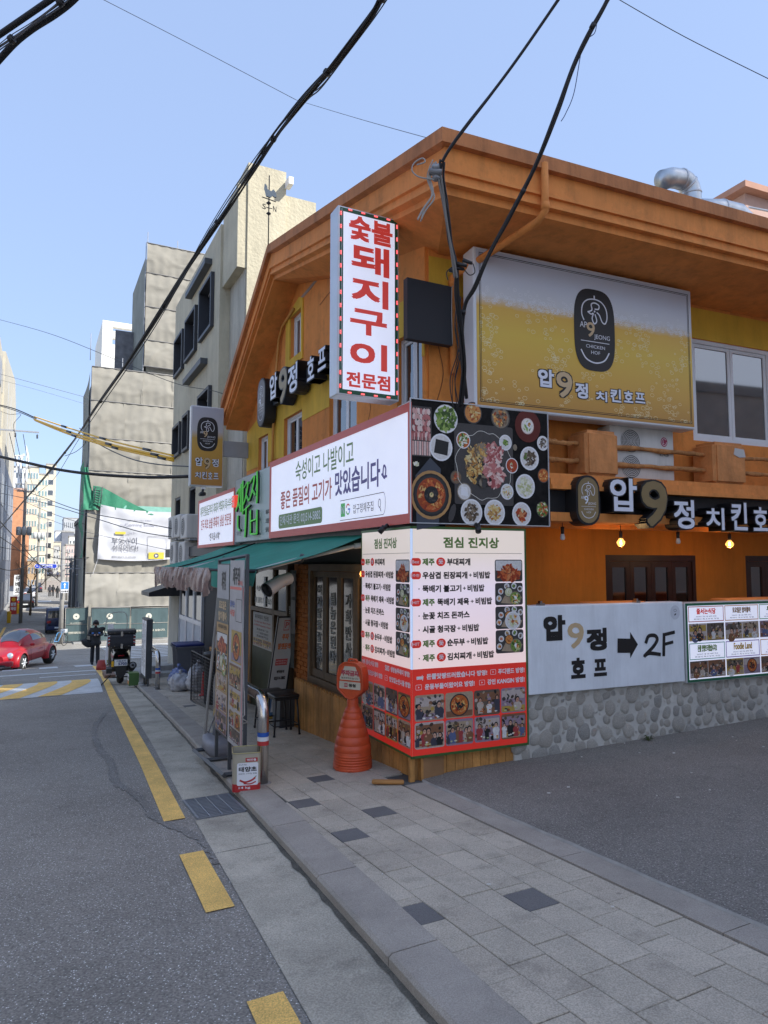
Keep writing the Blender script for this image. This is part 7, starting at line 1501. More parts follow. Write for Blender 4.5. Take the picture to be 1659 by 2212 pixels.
# street side of the scaffold
b = MB()
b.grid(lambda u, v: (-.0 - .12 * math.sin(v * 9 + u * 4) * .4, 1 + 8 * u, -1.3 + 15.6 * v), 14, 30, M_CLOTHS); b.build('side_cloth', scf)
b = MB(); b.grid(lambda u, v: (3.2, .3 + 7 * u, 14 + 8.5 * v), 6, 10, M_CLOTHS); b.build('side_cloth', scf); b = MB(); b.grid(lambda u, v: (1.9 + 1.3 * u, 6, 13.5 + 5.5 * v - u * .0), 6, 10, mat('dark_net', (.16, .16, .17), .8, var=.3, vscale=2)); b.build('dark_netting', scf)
M_NET = mat('green_netting', (.03, .20, .11), .7, var=.2, vscale=3, bump=.5, bscale=8)
zt7 = ms(*rD(755, 60))[1]
b = MB(); b.grid(lambda u, v: (-.22 + .10 * math.sin(v * 12) * u + .05 * math.sin(v * 31), .2 + 2.5 * u, 1.8 + (zt7 - 2.0) * v), 10, 30, M_NET).grid(lambda u, v: (-.25 + (.95 - .75 * v ** .6) * u, -.22 - .06 * math.sin(u * 9 + v * 7), 4.9 + (zt7 - 5.6) * v), 10, 20, M_NET); b.build('green_netting', scf)
tp = [ms(*rD(*q)) for q in ((770, 300), (850, 315), (950, 370), (1100, 450), (1250, 520), (1418, 545))]; bt = [ms(*rD(*q)) for q in ((770, 450), (840, 475), (950, 500), (1100, 520), (1250, 540), (1418, 560))]
b = MB(); tp, bt = spline(tp, 4), spline(bt, 4); n = len(tp); b.add([(x, -.30 - .05 * math.sin(i), z) for i, (x, z) in enumerate(tp)] + [(x, -.32 - .06 * math.sin(i * 1.7), z) for i, (x, z) in enumerate(bt)], [(n + i, n + i + 1, i + 1, i) for i in range(n - 1)], M_NET, True)
tp = [ms(*rD(*q)) for q in ((840, 455), (1000, 462), (1200, 470), (1418, 480))]; bt = [ms(*rD(*q)) for q in ((850, 480), (950, 530), (1200, 540), (1418, 545))]; tp, bt = spline(tp, 4), spline(bt, 4); n = len(tp)
b.add([(x, -.26, z) for i, (x, z) in enumerate(tp)] + [(x, -.28, z) for i, (x, z) in enumerate(bt)], [(n + i, n + i + 1, i + 1, i) for i in range(n - 1)], mat('pale_green_netting', (.20, .42, .34), .7, var=.15, vscale=3), True); b.build('green_swag', scf)
lad = F3('metal_ladder', 'short metal ladder lashed to the green netting on the scaffold', 'ladder', 43, 0); l0, l1, l2, l3 = [ms(*rD(*q)) for q in ((775, 445), (830, 450), (790, 310), (845, 312))]
MB().tube([(l0[0], -.5, l0[1]), (l2[0], -.45, l2[1])], .03, M_DGREY, 5).tube([(l1[0], -.5, l1[1]), (l3[0], -.45, l3[1])], .03, M_DGREY, 5).build('rail', lad)
for i in range(7): t = (i + .5) / 7; MB().tube([(l0[0] + (l2[0] - l0[0]) * t, -.48, l0[1] + (l2[1] - l0[1]) * t), (l1[0] + (l3[0] - l1[0]) * t, -.48, l1[1] + (l3[1] - l1[1]) * t)], .02, M_DGREY, 5).build('rung', lad)
# banner
bnr = F3('coming_soon_banner', 'large creased white banner hung on the beige scaffold cloth', 'banner', 43, 0)
(xl, zt), (xr, _), (_, zb) = ms(*rD(832, 500)), ms(*rD(1416, 500)), ms(*rD(1000, 905))
def bf(u, v):
    x = xl + (xr - xl) * u - .12 * (1 - v) * (1 - u); z = zb + (zt - zb) * v - .25 * (1 - v) * math.sin(math.pi * u) * .5 + .35 * v * (1 - u) ** 3
    w = math.exp(-u * 4); return (x, -.36 - .06 * math.sin(24 * (u + .25 * v)) * w * .9 - .03 * math.sin(9 * u + 5 * v) - .02 * math.sin(21 * v + 3 * u), z)
def by_(x, z):
    v = clipq((z - zb) / (zt - zb), 0, 1); u = clipq((x - xl + .12 * (1 - v)) / (xr - xl), 0, 1); return bf(u, v)[1] - .05
MB().grid(bf, 60, 22, mat('banner_white', (.52, .52, .54), .7, var=.05)).build('banner_cloth', bnr)
def bt_(t_, X0, X1, Y0, Y1, m_, bo=.02): (x0, z1), (x1, _), (_, z0) = ms(*rD(X0, Y0)), ms(*rD(X1, Y0)), ms(*rD(X0, Y1)); T(bnr, t_, x0, x1, z0, z1, by_, m_, bo)
M_BG = mat('banner_ink_grey', (.12, .12, .14), .7); M_BG2 = mat('banner_ink_pale', (.26, .26, .33), .7)
bt_('~ Coming Soon ~', 990, 1312, 608, 645, M_BG2, .03); bt_('부동산이', 925, 1130, 725, 785, M_BG, .03); bt_('쉬워진다!', 925, 1140, 790, 840, M_BG, .03); bt_('세무사 상담문의 02-6959-1323', 920, 1120, 878, 898, M_BG, .01); bt_('서울시 강남구 부동산 중개법인', 1055, 1250, 580, 592, M_BG2, 0); bt_('어떻게 할까?', 1050, 1130, 685, 700, M_BG2, 0)
b = MB(); (x0, z1), (x1, z0) = ms(*rD(1225, 850)), ms(*rD(1350, 905)); b.sheet(rect(x0, x1, z0, z1), -.425, mat('banner_yellow', (.62, .50, .06), .7)); b.disc((x0 + x1) / 2, (z0 + z1) / 2, .16, .16, -.43, M_BG, 14); b.sheet([((x0 + x1) / 2 - .05, (z0 + z1) / 2 - .08), ((x0 + x1) / 2 + .09, (z0 + z1) / 2), ((x0 + x1) / 2 - .05, (z0 + z1) / 2 + .08)], -.435, M_PWHITE)
(x0, z1), (x1, z0) = ms(*rD(950, 680)), ms(*rD(1035, 702)); b.sheet(rect(x0, x1, z0, z1), -.425, mat('banner_yellow', (0, 0, 0)))
(x0, z1), (x1, z0) = ms(*rD(1218, 718)), ms(*rD(1372, 905)); b.stroke([(x0, z0), (x0, z1 - .05)], .02, -.425, M_BG).stroke([(x0, z1), (x1, z1)], .02, -.425, M_BG).stroke([(x1, z1), (x1, z0)], .02, -.425, M_BG); b.build('banner_print', bnr)
MB().tube([(xl - .05, -.3, zb + .1), (xl - .35, -.2, zb - 1.0)], .012, M_PWHITE, 4).build('tie_rope', bnr)
# hoarding panels
M_HO = mat('hoarding_green', (.065, .105, .11), .6, var=.12, vscale=1.5, bump=.3, bscale=6, stain=.15)
def hoard(X0, X1, lbl, s=42.2, txt=None, angle=0):
    (x0, _), (x1, _) = ms(*rD(X0, 1310), s), ms(*rD(X1, 1310), s); zt_ = ms(*rD(X0, 1312), s)[1]; z0 = gz(s) + .05
    h = F3('hoarding_panel', lbl, 'hoarding', s, 0, group='green site hoarding panels'); h.rotation_euler = (0, 0, F3A + angle)
    MB().grid(lambda u, v: (x0 + .03 + (x1 - x0 - .06) * u, .02 - .012 * math.sin(u * 11) * math.sin(v * 7), z0 + (zt_ - z0) * v), 16, 10, M_HO).build('sheet', h)
    MB().tube([(x0, 0, z0), (x1, 0, z0), (x1, 0, zt_), (x0, 0, zt_)], .022, M_PALEW, 5, closed=True).tube([(x0, 0, (z0 + zt_) / 2), (x1, 0, (z0 + zt_) / 2)], .015, M_PALEW, 5).build('frame', h)
    b = MB(); c = x0 + (x1 - x0) * .47; b.disc(c, zt_ - .55, .19, .19, -.01, mat('hoarding_logo', (.62, .60, .50), .6), 18); b.disc(c, zt_ - .55, .05, .05, -.014, M_HO, 8); b.build('emblem', h)
    T(h, '(주) 스마트이앤씨', c - .35, c + .35, zt_ - 1.02, zt_ - .92, -.012, mat('hoarding_logo', (0, 0, 0)), .01); T(h, '안전하게 시공하고 있습니다.', x0 + .2, x1 - .2, z0 + .45, z0 + .60, -.012, mat('hoarding_logo', (0, 0, 0)), .02); return h
hoard(757, 1083, 'middle green hoarding panel with round emblem behind the walking person'); hoard(1087, 1400, 'rightmost green hoarding panel with round emblem behind the scooter'); hoard(545, 735, 'leftmost darker hoarding panel standing beside the concrete pole', 42.9)
b = MB(); (x0, _), (x1, _) = ms(*rD(735, 1310), 42.6), ms(*rD(757, 1310), 42.6); b.box(x0, x1, .1, .3, gz(43), -1.2, M_CLOTH); f = F3('wrapped_post', 'cloth wrapped scaffold post between the hoarding panels', 'post', 42.6); b.build('post_body', f)
# tall white block behind
wb2 = F3('white_slotted_block', 'tall white block with two horizontal slots behind the scaffold', 'building', 62, 0)
(x0, z1), (x1, _) = ms(222, 691, 62), ms(420, 700, 62); sl = [ms(*gD(713, 643), 62), ms(*gD(812, 683), 62), ms(*gD(710, 714), 62), ms(*gD(812, 768), 62)]
MB().prism([(x0, 0), (x1, 0), (x1, z1), (x0, z1)], 0, .6, mat('tower_white', (.80, .78, .72), .8, var=.03), [[(sl[0][0], sl[1][1]), (x1 - 1, sl[1][1]), (x1 - 1, sl[0][1]), (sl[0][0], sl[0][1])], [(sl[2][0], sl[3][1]), (x1 - 1, sl[3][1]), (x1 - 1, sl[2][1]), (sl[2][0], sl[2][1])]]).build('slotted_wall', wb2); MB().box(x0, x0 + .6, .6, 9, 0, z1, MATS['tower_white']).build('side_wall', wb2)

# ---- the street beyond the crossing: everything keeps its own distance
def far(name, label, X0, X1, Y, d, m, depth=9, rows=0, cols=0, scols=0, side='right', win=M_GLASS, roof=None, ww=.55, wh=.5, turn=0):
    """building whose camera-facing wall spans X0..X1 with its top at Y, d metres off; squared to the street"""
    P = at((X0 + X1) / 2, Y, d); q = P - CORNER; s, zt = q.dot(U1), P.z
    def xx(X): p = onp(X, Y, CORNER + U1 * s, U1); return (p - CORNER).dot(-N1)
    x0, x1 = xx(X0), xx(X1); z0 = gz(s) - 1.5; f = F3(name, label, 'building', s, 0, z0); H = zt - z0
    f.location = W1(s, -(x0 + x1) / 2, z0); hw = (x1 - x0) / 2; f.rotation_euler = (0, 0, F3A + turn)
    MB().box(-hw, hw, 0, depth, 0, H, m).build('wall', f); MB().box(-hw - .1, hw + .1, -.1, depth + .1, H + .003, H + .35, roof or M_CONC).build('roof', f)
    if rows and cols:
        cw, rh = 2 * hw / cols, (H - 2.5) / rows; wm = MB().box(-ww * cw / 2, ww * cw / 2, -.06, .04, -wh * rh / 2, wh * rh / 2, M_ALU).box(-ww * cw / 2 + .08, ww * cw / 2 - .08, -.07, -.061, -wh * rh / 2 + .08, wh * rh / 2 - .08, win).mesh('window')
        for i in range(cols):
            for j in range(rows): link('window', wm, f, (-hw + cw * (i + .5), 0, 2 + rh * (j + .5)))
    if rows and scols:
        cw, rh = depth / scols, (H - 2.5) / rows; g = 1 if side == 'right' else -1; wm = MB().box(-.04, .04, -ww * cw / 2, ww * cw / 2, -wh * rh / 2, wh * rh / 2, M_ALU).box(g * .041 - .004, g * .041 + .004, -ww * cw / 2 + .1, ww * cw / 2 - .1, -wh * rh / 2 + .1, wh * rh / 2 - .1, win).mesh('window')
        for i in range(scols):
            for j in range(rows): link('window', wm, f, (g * hw, cw * (i + .5), 2 + rh * (j + .5)))
    return f
M_TBR = mat('tan_brick_tower', (.50, .46, .37), .9, var=.12, vscale=.5, bump=.5, bscale=3); M_OBR = mat('orange_brick_wall', (.52, .25, .13), .9, var=.16, vscale=1.2, bump=.3, bscale=5)
M_GRY = mat('grey_cladding', (.16, .17, .20), .6, var=.12, vscale=.7); M_PGR = mat('pale_grey_wall', (.42, .43, .44), .8, var=.1, vscale=.6); M_CRF = mat('far_cream_wall', (.60, .55, .43), .85, var=.12, vscale=.5); M_WHF = mat('far_white_wall', (.72, .74, .76), .8, var=.05); M_PINK = mat('far_pink_wall', (.48, .32, .26), .85, var=.1); M_TEAL = glass('teal_glass', (.12, .24, .24), .1)
bldg('tan_brick_tower', 'tan brick apartment tower at the left edge of the street', 60, 74, 6.2, 18, -4, 20.5, M_TBR, 3, 6)
bldg('tan_brick_tower', 'lower stepped tan tower just behind the first at the left edge', 74.3, 100, 6.0, 18, -4, 23.5, M_TBR, 4, 6) if False else None
f = F1('tan_brick_tower', 'tan brick tower with slanted top corner at the left edge of the street', 'building', 66, 6.0, -5)
MB().prism([(0, 0), (0, 26.0), (-26, 29.5), (-34, 26.5), (-34, 0)][::1], 0, -12, M_TBR).build('wall', f)
for i in range(4): MB().box(-8 - i * 7, -7.6 - i * 7, -.0, .05, 2, 25, M_PGR).build('joint', f)
bldg('grey_clad_building', 'dark grey clad building with pale stripe below the tan tower', 58, 98, 5.9, 16, -5, 11.2, M_GRY, 6, 3, win=M_DGLASS)
bldg('balcony_house', 'grey low house with railed balcony at the left edge', 50, 62, 5.6, 14, -5, 3.6, M_PGR, 4, 2, win=M_DGLASS)
far('orange_brick_house', 'orange brick house with plain gable wall on the left side of the street', 22, 50, 1058, 128, M_OBR, 26, 0, 0, 0, roof=M_PINK)
far('low_brick_annexe', 'lower orange brick annexe stepping down to the street', 46, 62, 1150, 122, M_OBR, 10)
far('brown_brick_house', 'brown brick house behind the bare tree', 60, 82, 1212, 112, mat('brown_brick_far', (.42, .29, .17), .9, var=.2), 12, 2, 3)
far('white_frame_block', 'white block with open steel roof frame behind the orange house', 24, 60, 1010, 170, M_WHF, 14, 9, 4)
far('stepped_cream_block', 'cream apartment block with green glass balconies stepping back', 60, 84, 1010, 150, M_CRF, 14, 9, 4, 3, win=M_TEAL, ww=.75)
far('stepped_cream_block', 'narrower cream block with balconies right of the stepped one', 84, 104, 1026, 158, M_CRF, 14, 9, 3, 3, win=M_TEAL, ww=.7)
far('plain_beige_tower', 'plain beige tower slab highest at the end of the left row', 100, 122, 1004, 185, mat('plain_beige', (.58, .52, .40), .9, var=.08), 12, 10, 1)
far('grey_office_block', 'pale grey office block far off with row of small windows', 138, 168, 1120, 290, M_PGR, 20, 4, 7)
far('dark_glass_block', 'white block with dark screen wall at the far end of the street', 120, 152, 1148, 235, M_WHF, 16)
far('slate_screen_building', 'slate grey screen building at the end of the street', 134, 160, 1150, 225, M_GRY, 12)
far('small_pale_house', 'small pale house left of the slate building', 108, 132, 1172, 200, M_CRF, 10, 3, 3)
far('grey_flat_block', 'small grey block below the office far away', 116, 128, 1180, 190, M_PGR, 10, 4, 2)
far('rose_shop_block', 'pinkish shop block with many signs far down the right side', 143, 170, 1178, 170, mat('rose_wall', (.55, .42, .40), .8, var=.15), 14, 4, 5)
far('white_shop_block', 'white narrow block beside the pinkish one', 150, 163, 1160, 190, M_WHF, 8, 5, 2)
far('yellow_cafe_building', 'yellow small building with red panel down the right side', 168, 186, 1156, 86, mat('cafe_yellow', (.62, .42, .10), .8), 6, 3, 2, win=mat('cafe_red', (.3, .04, .04), .5))
far('grey_rendered_house', 'grey rendered house beside the scaffold', 172, 200, 1128, 60, mat('grey_render', (.24, .245, .26), .9, var=.15), 8, 2, 2)
far('dark_tile_house', 'dark tiled low house down the right side behind the poles', 158, 176, 1212, 74, M_GRY, 8, 2, 2)
far('distant_cream_block', 'cream block at the very end of the rising street', 112, 146, 1205, 330, M_CRF, 20, 4, 6)
far('distant_low_house', 'low white house where the road disappears', 94, 116, 1212, 280, M_WHF, 12, 3, 4)
# low open steel frame on the white block roof
f = F3('roof_steel_frame', 'white open steel frame on top of the white block', 'frame'); P0 = at(40, 1012, 168); s = (P0 - CORNER).dot(U1)
b = MB()
def fx(X, Y): p = onp(X, Y, CORNER + U1 * s, U1); return ((p - CORNER).dot(-N1), s, p.z)
for a_, c_ in (((24, 985), (52, 985)), ((24, 996), (52, 996)), ((28, 1012), (28, 983)), ((36, 1012), (36, 983)), ((44, 1012), (44, 983)), ((36, 1008), (52, 980))): b.tube([fx(*a_), fx(*c_)], .25, M_WHF, 4)
b.add([fx(57, 960), fx(63, 985), fx(63, 1100), fx(54, 1100)], [(0, 1, 2, 3)], M_WHF).add([tuple(Vector(fx(*q)) + Vector((0, .4, 0))) for q in ((57, 960), (63, 985), (63, 1100), (54, 1100))], [(3, 2, 1, 0)], M_WHF); b.build('frame_members', f)
# right hand roof top things
pinkb = F2('pink_roof_building', 'pink building with glass railing behind the orange roof at the right edge', 'building', 0, 0); 
def o2(X, Y, off): p = onp(X, Y, CORNER + N2 * off, N2); d = p - CORNER; return d.dot(U2), p.z
(x0, z0), (x1, z1) = o2(1601, 520, -9), o2(1700, 400, -9)
za = o2(1601, 402, -9)[1]; zb = o2(1601, 415, -9)[1]
MB().box(x0 + .25, x0 + 6, 9, 14, 3, zb, M_PINK).build('wall', pinkb); MB().box(x0 - .1, x0 + 6, 8.7, 14, zb + .002, za, mat('pink_edge', (.42, .22, .15), .8)).build('roof_edge', pinkb)
zr = o2(1615, 440, -8.5)[1]; b = MB(); b.tube([(x0 - .5, 8.3, zr - .25), (x0 + 5, 8.3, zr + .1)], .03, M_ALU, 6).build('rail', pinkb)
for i in range(5): MB().box(x0 + .3 + i * .5, x0 + .74 + i * .5, 8.28, 8.30, zr - 1.1, zr - .2, mat('rail_glass', (.45, .50, .50), .2)).build('glass_panel', pinkb)
# ducts on the roof
def duct(lbl, X, Y, off, kind):
    x, z = o2(X, Y, off); f = F2('roof_duct', lbl, 'duct', x, off, z, 'metal ducts on the roof')
    if kind == 0: pts = [(0, 0, -1.2), (0, 0, 0)] + [(-.17 + .17 * math.cos(t), 0, .17 * math.sin(t)) for t in [i * math.pi / 12 for i in range(1, 7)]] + [(-.34, 0, .15), (-.50, 0, .08)]; r = .125
    else: pts = [(-.8, 0, -.05), (-.3, 0, .05), (0, 0, .06), (.2, 0, -.05), (.3, 0, -.3), (.32, 0, -1)]; r = .13
    b = MB(); b.tube(pts, r, M_GALV, 18); b.build('duct_pipe', f)
    for i in (1, 4, 7) if kind == 0 else (1, 3): p, q = Vector(pts[i]), Vector(pts[i + 1]); d = (q - p).normalized() * .01; MB().tube([p - d, p + d], r + .008, M_ALU, 18).build('joint_band', f)
duct('silver elbow duct rising above the orange roof', 1493, 420, -1.2, 0); duct('lower silver duct lying behind the roof edge at the right', 1592, 470, -1.2, 1)

# ================================================================ POLES, SIGNS, VEHICLES DOWN THE STREET
M_POLE = mat('pole_concrete', (.30, .285, .26), .9, var=.15, stain=.2); M_BLUES = mat('sign_blue', (.02, .05, .42), .4); M_BLUE2 = mat('sign_blue_light', (.05, .22, .55), .4)
def pole(lbl, X, Yt, d, r=.15, yb=None, transf=False, arm=True, cat='utility pole', m=M_POLE):
    P = at(X, Yt, d); q = P - CORNER; s, o = q.dot(U1), q.dot(N1); f = F3('utility_pole', lbl, cat, s, o, gz(s) - .2, 'utility poles down the street'); H = P.z - gz(s) + .2
    MB().tube([(0, 0, 0), (0, 0, H)], [r, r * .75], m, 10).build('shaft', f)
    if arm:
        for k, w in ((.25, .9), (.9, .7)): MB().box(-w, w, -.05, .05, H - k - .06, H - k + .04, M_GREYMET).build('crossarm', f)
    if transf:
        for x in (-.42, 0, .42): MB().lathe([(.05, 0), (.2, .03), (.21, .4), (.2, .75), (.08, .8)], mat('transformer_grey', (.50, .52, .52), .5), (x, -.35, H * .62), 12).build('transformer', f)
    return f
p1 = pole('short concrete pole carrying the one way arrow sign at the crossing', 138, 1180, 43, .15, arm=False)
sg1 = F3('one_way_sign', 'small blue one way sign with white upward arrow on the concrete pole', 'road sign'); PP = at(139.5, 1265, 42.6); sg1.location = PP; 
MB().box(-.20, .22, -.01, .01, -.22, .22, M_BLUE2).build('plate', sg1); MB().box(-.22, .24, -.008, .012, -.245, .245, M_PWHITE).box(-.2, .22, -.01, .01, -.45, -.26, M_PWHITE).build('plate_border', sg1); MB().sheet([(-.02, -.17), (.04, -.17), (.04, .04), (.09, .04), (.01, .18), (-.07, .04), (-.02, .04)], -.0125, M_PWHITE).build('arrow', sg1); T(sg1, '일방통행', -.18, .20, -.42, -.30, -.0125, M_INK, .03)
nsn = F3('street_name_sign', 'blue pointed street name sign hanging over the road by the pole', 'road sign'); nsn.location = at(99, 1223, 41)
MB().prism([(-.62, 0), (-.54, -.13), (.54, -.13), (.62, 0), (.54, .13), (-.54, .13)], -.015, .015, M_PWHITE).build('sign_edge', nsn); MB().prism([(-.60, 0), (-.53, -.115), (.53, -.115), (.60, 0), (.53, .115), (-.53, .115)], -.02, -.0155, M_BLUES).build('sign_plate', nsn)
T(nsn, '도산대로37길', -.34, .36, -.02, .09, -.022, M_PWHITE, .03); T(nsn, 'Dosan-daero 37-gil', -.36, .38, -.10, -.045, -.022, M_PWHITE, .01); T(nsn, '52', -.52, -.42, -.03, .04, -.022, M_PWHITE, .02)
MB().tube([(.6, .05, .0), (1.1, .05, .1)], .03, M_GREYMET, 6).tube([(-.5, .05, -.02), (.62, .05, .02)], .02, M_GREYMET, 6).build('sign_arm', nsn)
pole('tall concrete pole with transformers left of the street', 56, 1040, 62, .16, transf=True); pole('lamp carrying pole with second transformer set', 87, 1075, 84, .16, transf=True); pole('slim pole behind the transformer poles', 104, 1120, 120, .14); pole('dark pole by the parked blue truck', 153, 1215, 52, .11, m=M_DGREY); pole('dark pole beside the grey rendered house', 162, 1200, 48, .10, m=M_DGREY); pole('leaning dark pole between the two dark ones', 158, 1236, 46, .06, arm=False, m=M_DGREY); pole('pale pole at the yellow cafe', 147, 1190, 95, .14, m=M_POLE)
lp = F3('street_lamp', 'curved street lamp on the left transformer pole', 'street lamp'); P = at(61, 1010, 62); q = P - CORNER; lp.location = P; MB().tube(spline([(-.2, 0, -6), (-.2, 0, -.6), (.1, 0, -.05), (.9, 0, .1)], 6), .05, M_GREYMET, 6).bbox(.8, 1.4, -.1, .1, .05, .16, M_GREYMET, .03).build('lamp_arm', lp)
hp = F3('high_voltage_bracket', 'high voltage crossarm with insulators reaching in at the left edge', 'power bracket'); P = at(30, 930, 45); hp.location = P
MB().box(-1.6, 1.5, -.05, .05, -.05, .05, M_GREYMET).build('crossarm', hp)
for x in (-.9, .1, 1.4): MB().lathe([(.02, 0), (.07, .03), (.04, .08), (.07, .12), (.04, .17), (.07, .22), (.02, .3)], M_DGREY, (x, -.1, -.45), 10).build('insulator', hp)
# bare street tree
tr = F3('bare_tree', 'small leafless tree tangled with wires left of the street', 'tree'); P = at(66, 1300, 70); q = P - CORNER; s_t, o_t = q.dot(U1), q.dot(N1); tr.location = W1(s_t, o_t, gz(s_t))
M_BARK = mat('bark', (.12, .09, .06), .9, var=.2); random.seed(21); tb_ = MB(); br = MB(); tb_.tube([(0, 0, 0), (.05, 0, 1.6), (-.02, .05, 3)], [.12, .10, .07], M_BARK, 8); tb_.build('trunk', tr)
def grow(p, d, L, r, lv):
    q = p + d * L; br.tube([p, (p + q) / 2 + Vector((random.uniform(-.05, .05), 0, 0)) * L, q], [r, r * .8, r * .6], M_BARK, 4)
    if lv:
        for k in range(3): nd = (d + Vector((random.uniform(-.8, .8), random.uniform(-.8, .8), random.uniform(-.2, .6)))).normalized(); grow(q if k else (p + q) / 2, nd, L * .72, r * .6, lv - 1)
for k in range(4): grow(Vector((0, .03, 2.2 + k * .25)), Vector((math.cos(k * 1.7), math.sin(k * 1.7), 1.0)).normalized(), 1.25, .045, 4)
br.build('branches', tr)
def simple_car(name, lbl, X, Yb, d, col, rz, L=4.5, W=1.8, H=1.6, pick=False):
    P = at(X, Yb, d); q = P - CORNER; s, o = q.dot(U1), q.dot(N1); f = F3(name, lbl, 'car' if not pick else 'truck', s, o, rz_(s), rz=rz); m = mat('paint_%s' % lbl[:9].replace(' ', '_'), col, .3, var=.02, coat=.6)
    MB().bbox(-W / 2, W / 2, 0, L, .28, H * .60, m, .14, 3).build('body', f)
    c = MB(); y0, y1 = (.25, L * .72) if not pick else (L * .0, L * .0)
    if not pick:
        c.add([(-W * .44, .15, H * .59), (W * .44, .15, H * .59), (W * .44, L * .78, H * .59), (-W * .44, L * .78, H * .59), (-W * .36, .5, H), (W * .36, .5, H), (W * .36, L * .58, H), (-W * .36, L * .58, H)], [(4, 5, 6, 7), (0, 1, 5, 4), (1, 2, 6, 5), (2, 3, 7, 6), (3, 0, 4, 7)], M_GLASS); c.build('cabin_glass', f); MB().bbox(-W * .37, W * .37, .48, L * .6, H - .03, H + .03, m, .02).build('roof', f)
    else:
        MB().bbox(-W / 2, W / 2, 0, 1.5, .5, H, m, .1, 2).build('cab', f); MB().box(-W * .42, W * .42, -.01, .02, H * .62, H * .9, M_GLASS).build('windscreen', f); MB().box(-W / 2, W / 2, 1.55, L, .7, 1.15, m).build('load_bed', f)
    for y in (.85, L - .85):
        for x in (-1, 1): w = bpy.data.objects.new('wheel', None); COL.objects.link(w); w.parent = f; w.location = (x * (W / 2 - .08), y, .32); wheel(w, 0, 0, .32, .2)
    for x in (-1, 1): MB().bbox(x * W * .38 - .14, x * W * .38 + .14, -.03, .06, H * .42, H * .52, mat('rear_lamp', (.35, .02, .02), .2), .02).build('rear_light', f)
    MB().box(-.25, .25, -.02, 0, .42, .54, M_PLATE).build('number_plate', f); return f
simple_car('parked_suv', 'black car parked by the left pole facing away', 55, 1308, 80, (.015, .015, .018), 0)
simple_car('parked_car', 'white car standing beyond the black one', 66, 1292, 98, (.6, .6, .62), 0); simple_car('parked_car', 'dark car parked along the left wall further up', 78, 1276, 112, (.03, .03, .05), 0); simple_car('parked_car', 'pale blue car crossing high up the street', 112, 1245, 175, (.35, .42, .55), R(70)); simple_car('parked_truck', 'small blue truck parked behind the arrow sign pole', 126, 1350, 52, (.02, .035, .10), 0, 4.6, 1.7, 1.95, True); simple_car('parked_car', 'white car parked on the right behind the dark poles', 146, 1330, 60, (.55, .55, .55), 0)
# bicycle by the pole
by = F3('parked_bicycle', 'bicycle leaning beside the concrete pole at the crossing', 'bicycle'); P = at(128, 1386, 41); q = P - CORNER; by.location = W1(q.dot(U1), q.dot(N1), rz_(q.dot(U1))); by.rotation_euler = (0, 0, F3A + R(55))
for x in (-.5, .5): w = MB(); w.tube([(x + .33 * math.cos(t), 0, .33 + .33 * math.sin(t)) for t in [i * math.pi / 12 for i in range(24)]], .02, M_RUBBER, 5, closed=True); [w.tube([(x, 0, .33), (x + .32 * math.cos(k * .785), 0, .33 + .32 * math.sin(k * .785))], .003, M_ALU, 3) for k in range(8)]; w.build('wheel', by)
MB().tube([(-.5, 0, .33), (-.1, 0, .3), (.3, 0, .85), (-.2, 0, .80), (-.5, 0, .33)], .02, mat('bike_blue', (.08, .30, .6), .4), 6).tube([(-.1, 0, .3), (-.22, 0, .92)], .018, M_BLACK, 6).tube([(.5, 0, .33), (.3, 0, 1.0)], .018, M_ALU, 6).build('frame', by); MB().bbox(-.35, -.12, -.07, .07, .92, .97, M_BLACK, .02).build('saddle', by); MB().tube([(.28, -.28, 1.02), (.3, 0, 1.0), (.28, .28, 1.02)], .014, M_BLACK, 6).build('handlebar', by); MB().bbox(.32, .58, -.15, .15, .75, .98, M_ALU, .02).build('basket', by)
for i, (X, Yb, d, l_) in enumerate(((20, 1315, 62, 'nearer yellow plastic barrier post at the left kerb'), (39, 1303, 72, 'further yellow plastic barrier post by the red banner'))):
    P = at(X, Yb, d); q = P - CORNER; f = F3('yellow_post', l_, 'barrier post', q.dot(U1), q.dot(N1), gz(q.dot(U1)), 'yellow posts by the left kerb'); MB().bbox(-.16, .16, -.1, .1, 0, 1.05, M_YSLEEVE, .04, 2).build('post_body', f)
P = at(29, 1306, 70); q = P - CORNER; f = F3('red_banner_stand', 'red parking banner between two yellow posts at the left', 'banner', q.dot(U1), q.dot(N1), gz(q.dot(U1))); MB().box(-.32, .32, -.02, .02, .1, 1.9, mat('banner_red', (.55, .04, .03), .5)).build('banner', f); MB().disc(0, 1.6, .2, .2, -.024, M_YSLEEVE, 14).build('emblem', f); T(f, '발렛', -.24, .24, .95, 1.3, -.024, M_PWHITE, .04); T(f, '파킹', -.24, .24, .5, .85, -.024, M_PWHITE, .04)
P = at(37, 1284, 85); q = P - CORNER; f = F3('white_shop_sign', 'white vertical shop sign with black letters above the red banner', 'sign', q.dot(U1), q.dot(N1), 0); z0 = at(37, 1284, 85).z; MB().box(-.4, .4, -.03, .03, z0, z0 + 2.4, M_WHITE).build('board', f); vtext(f, '큐베로', 0, z0 + 2.3, z0 + .1, .5, -.034, M_INK, .04)

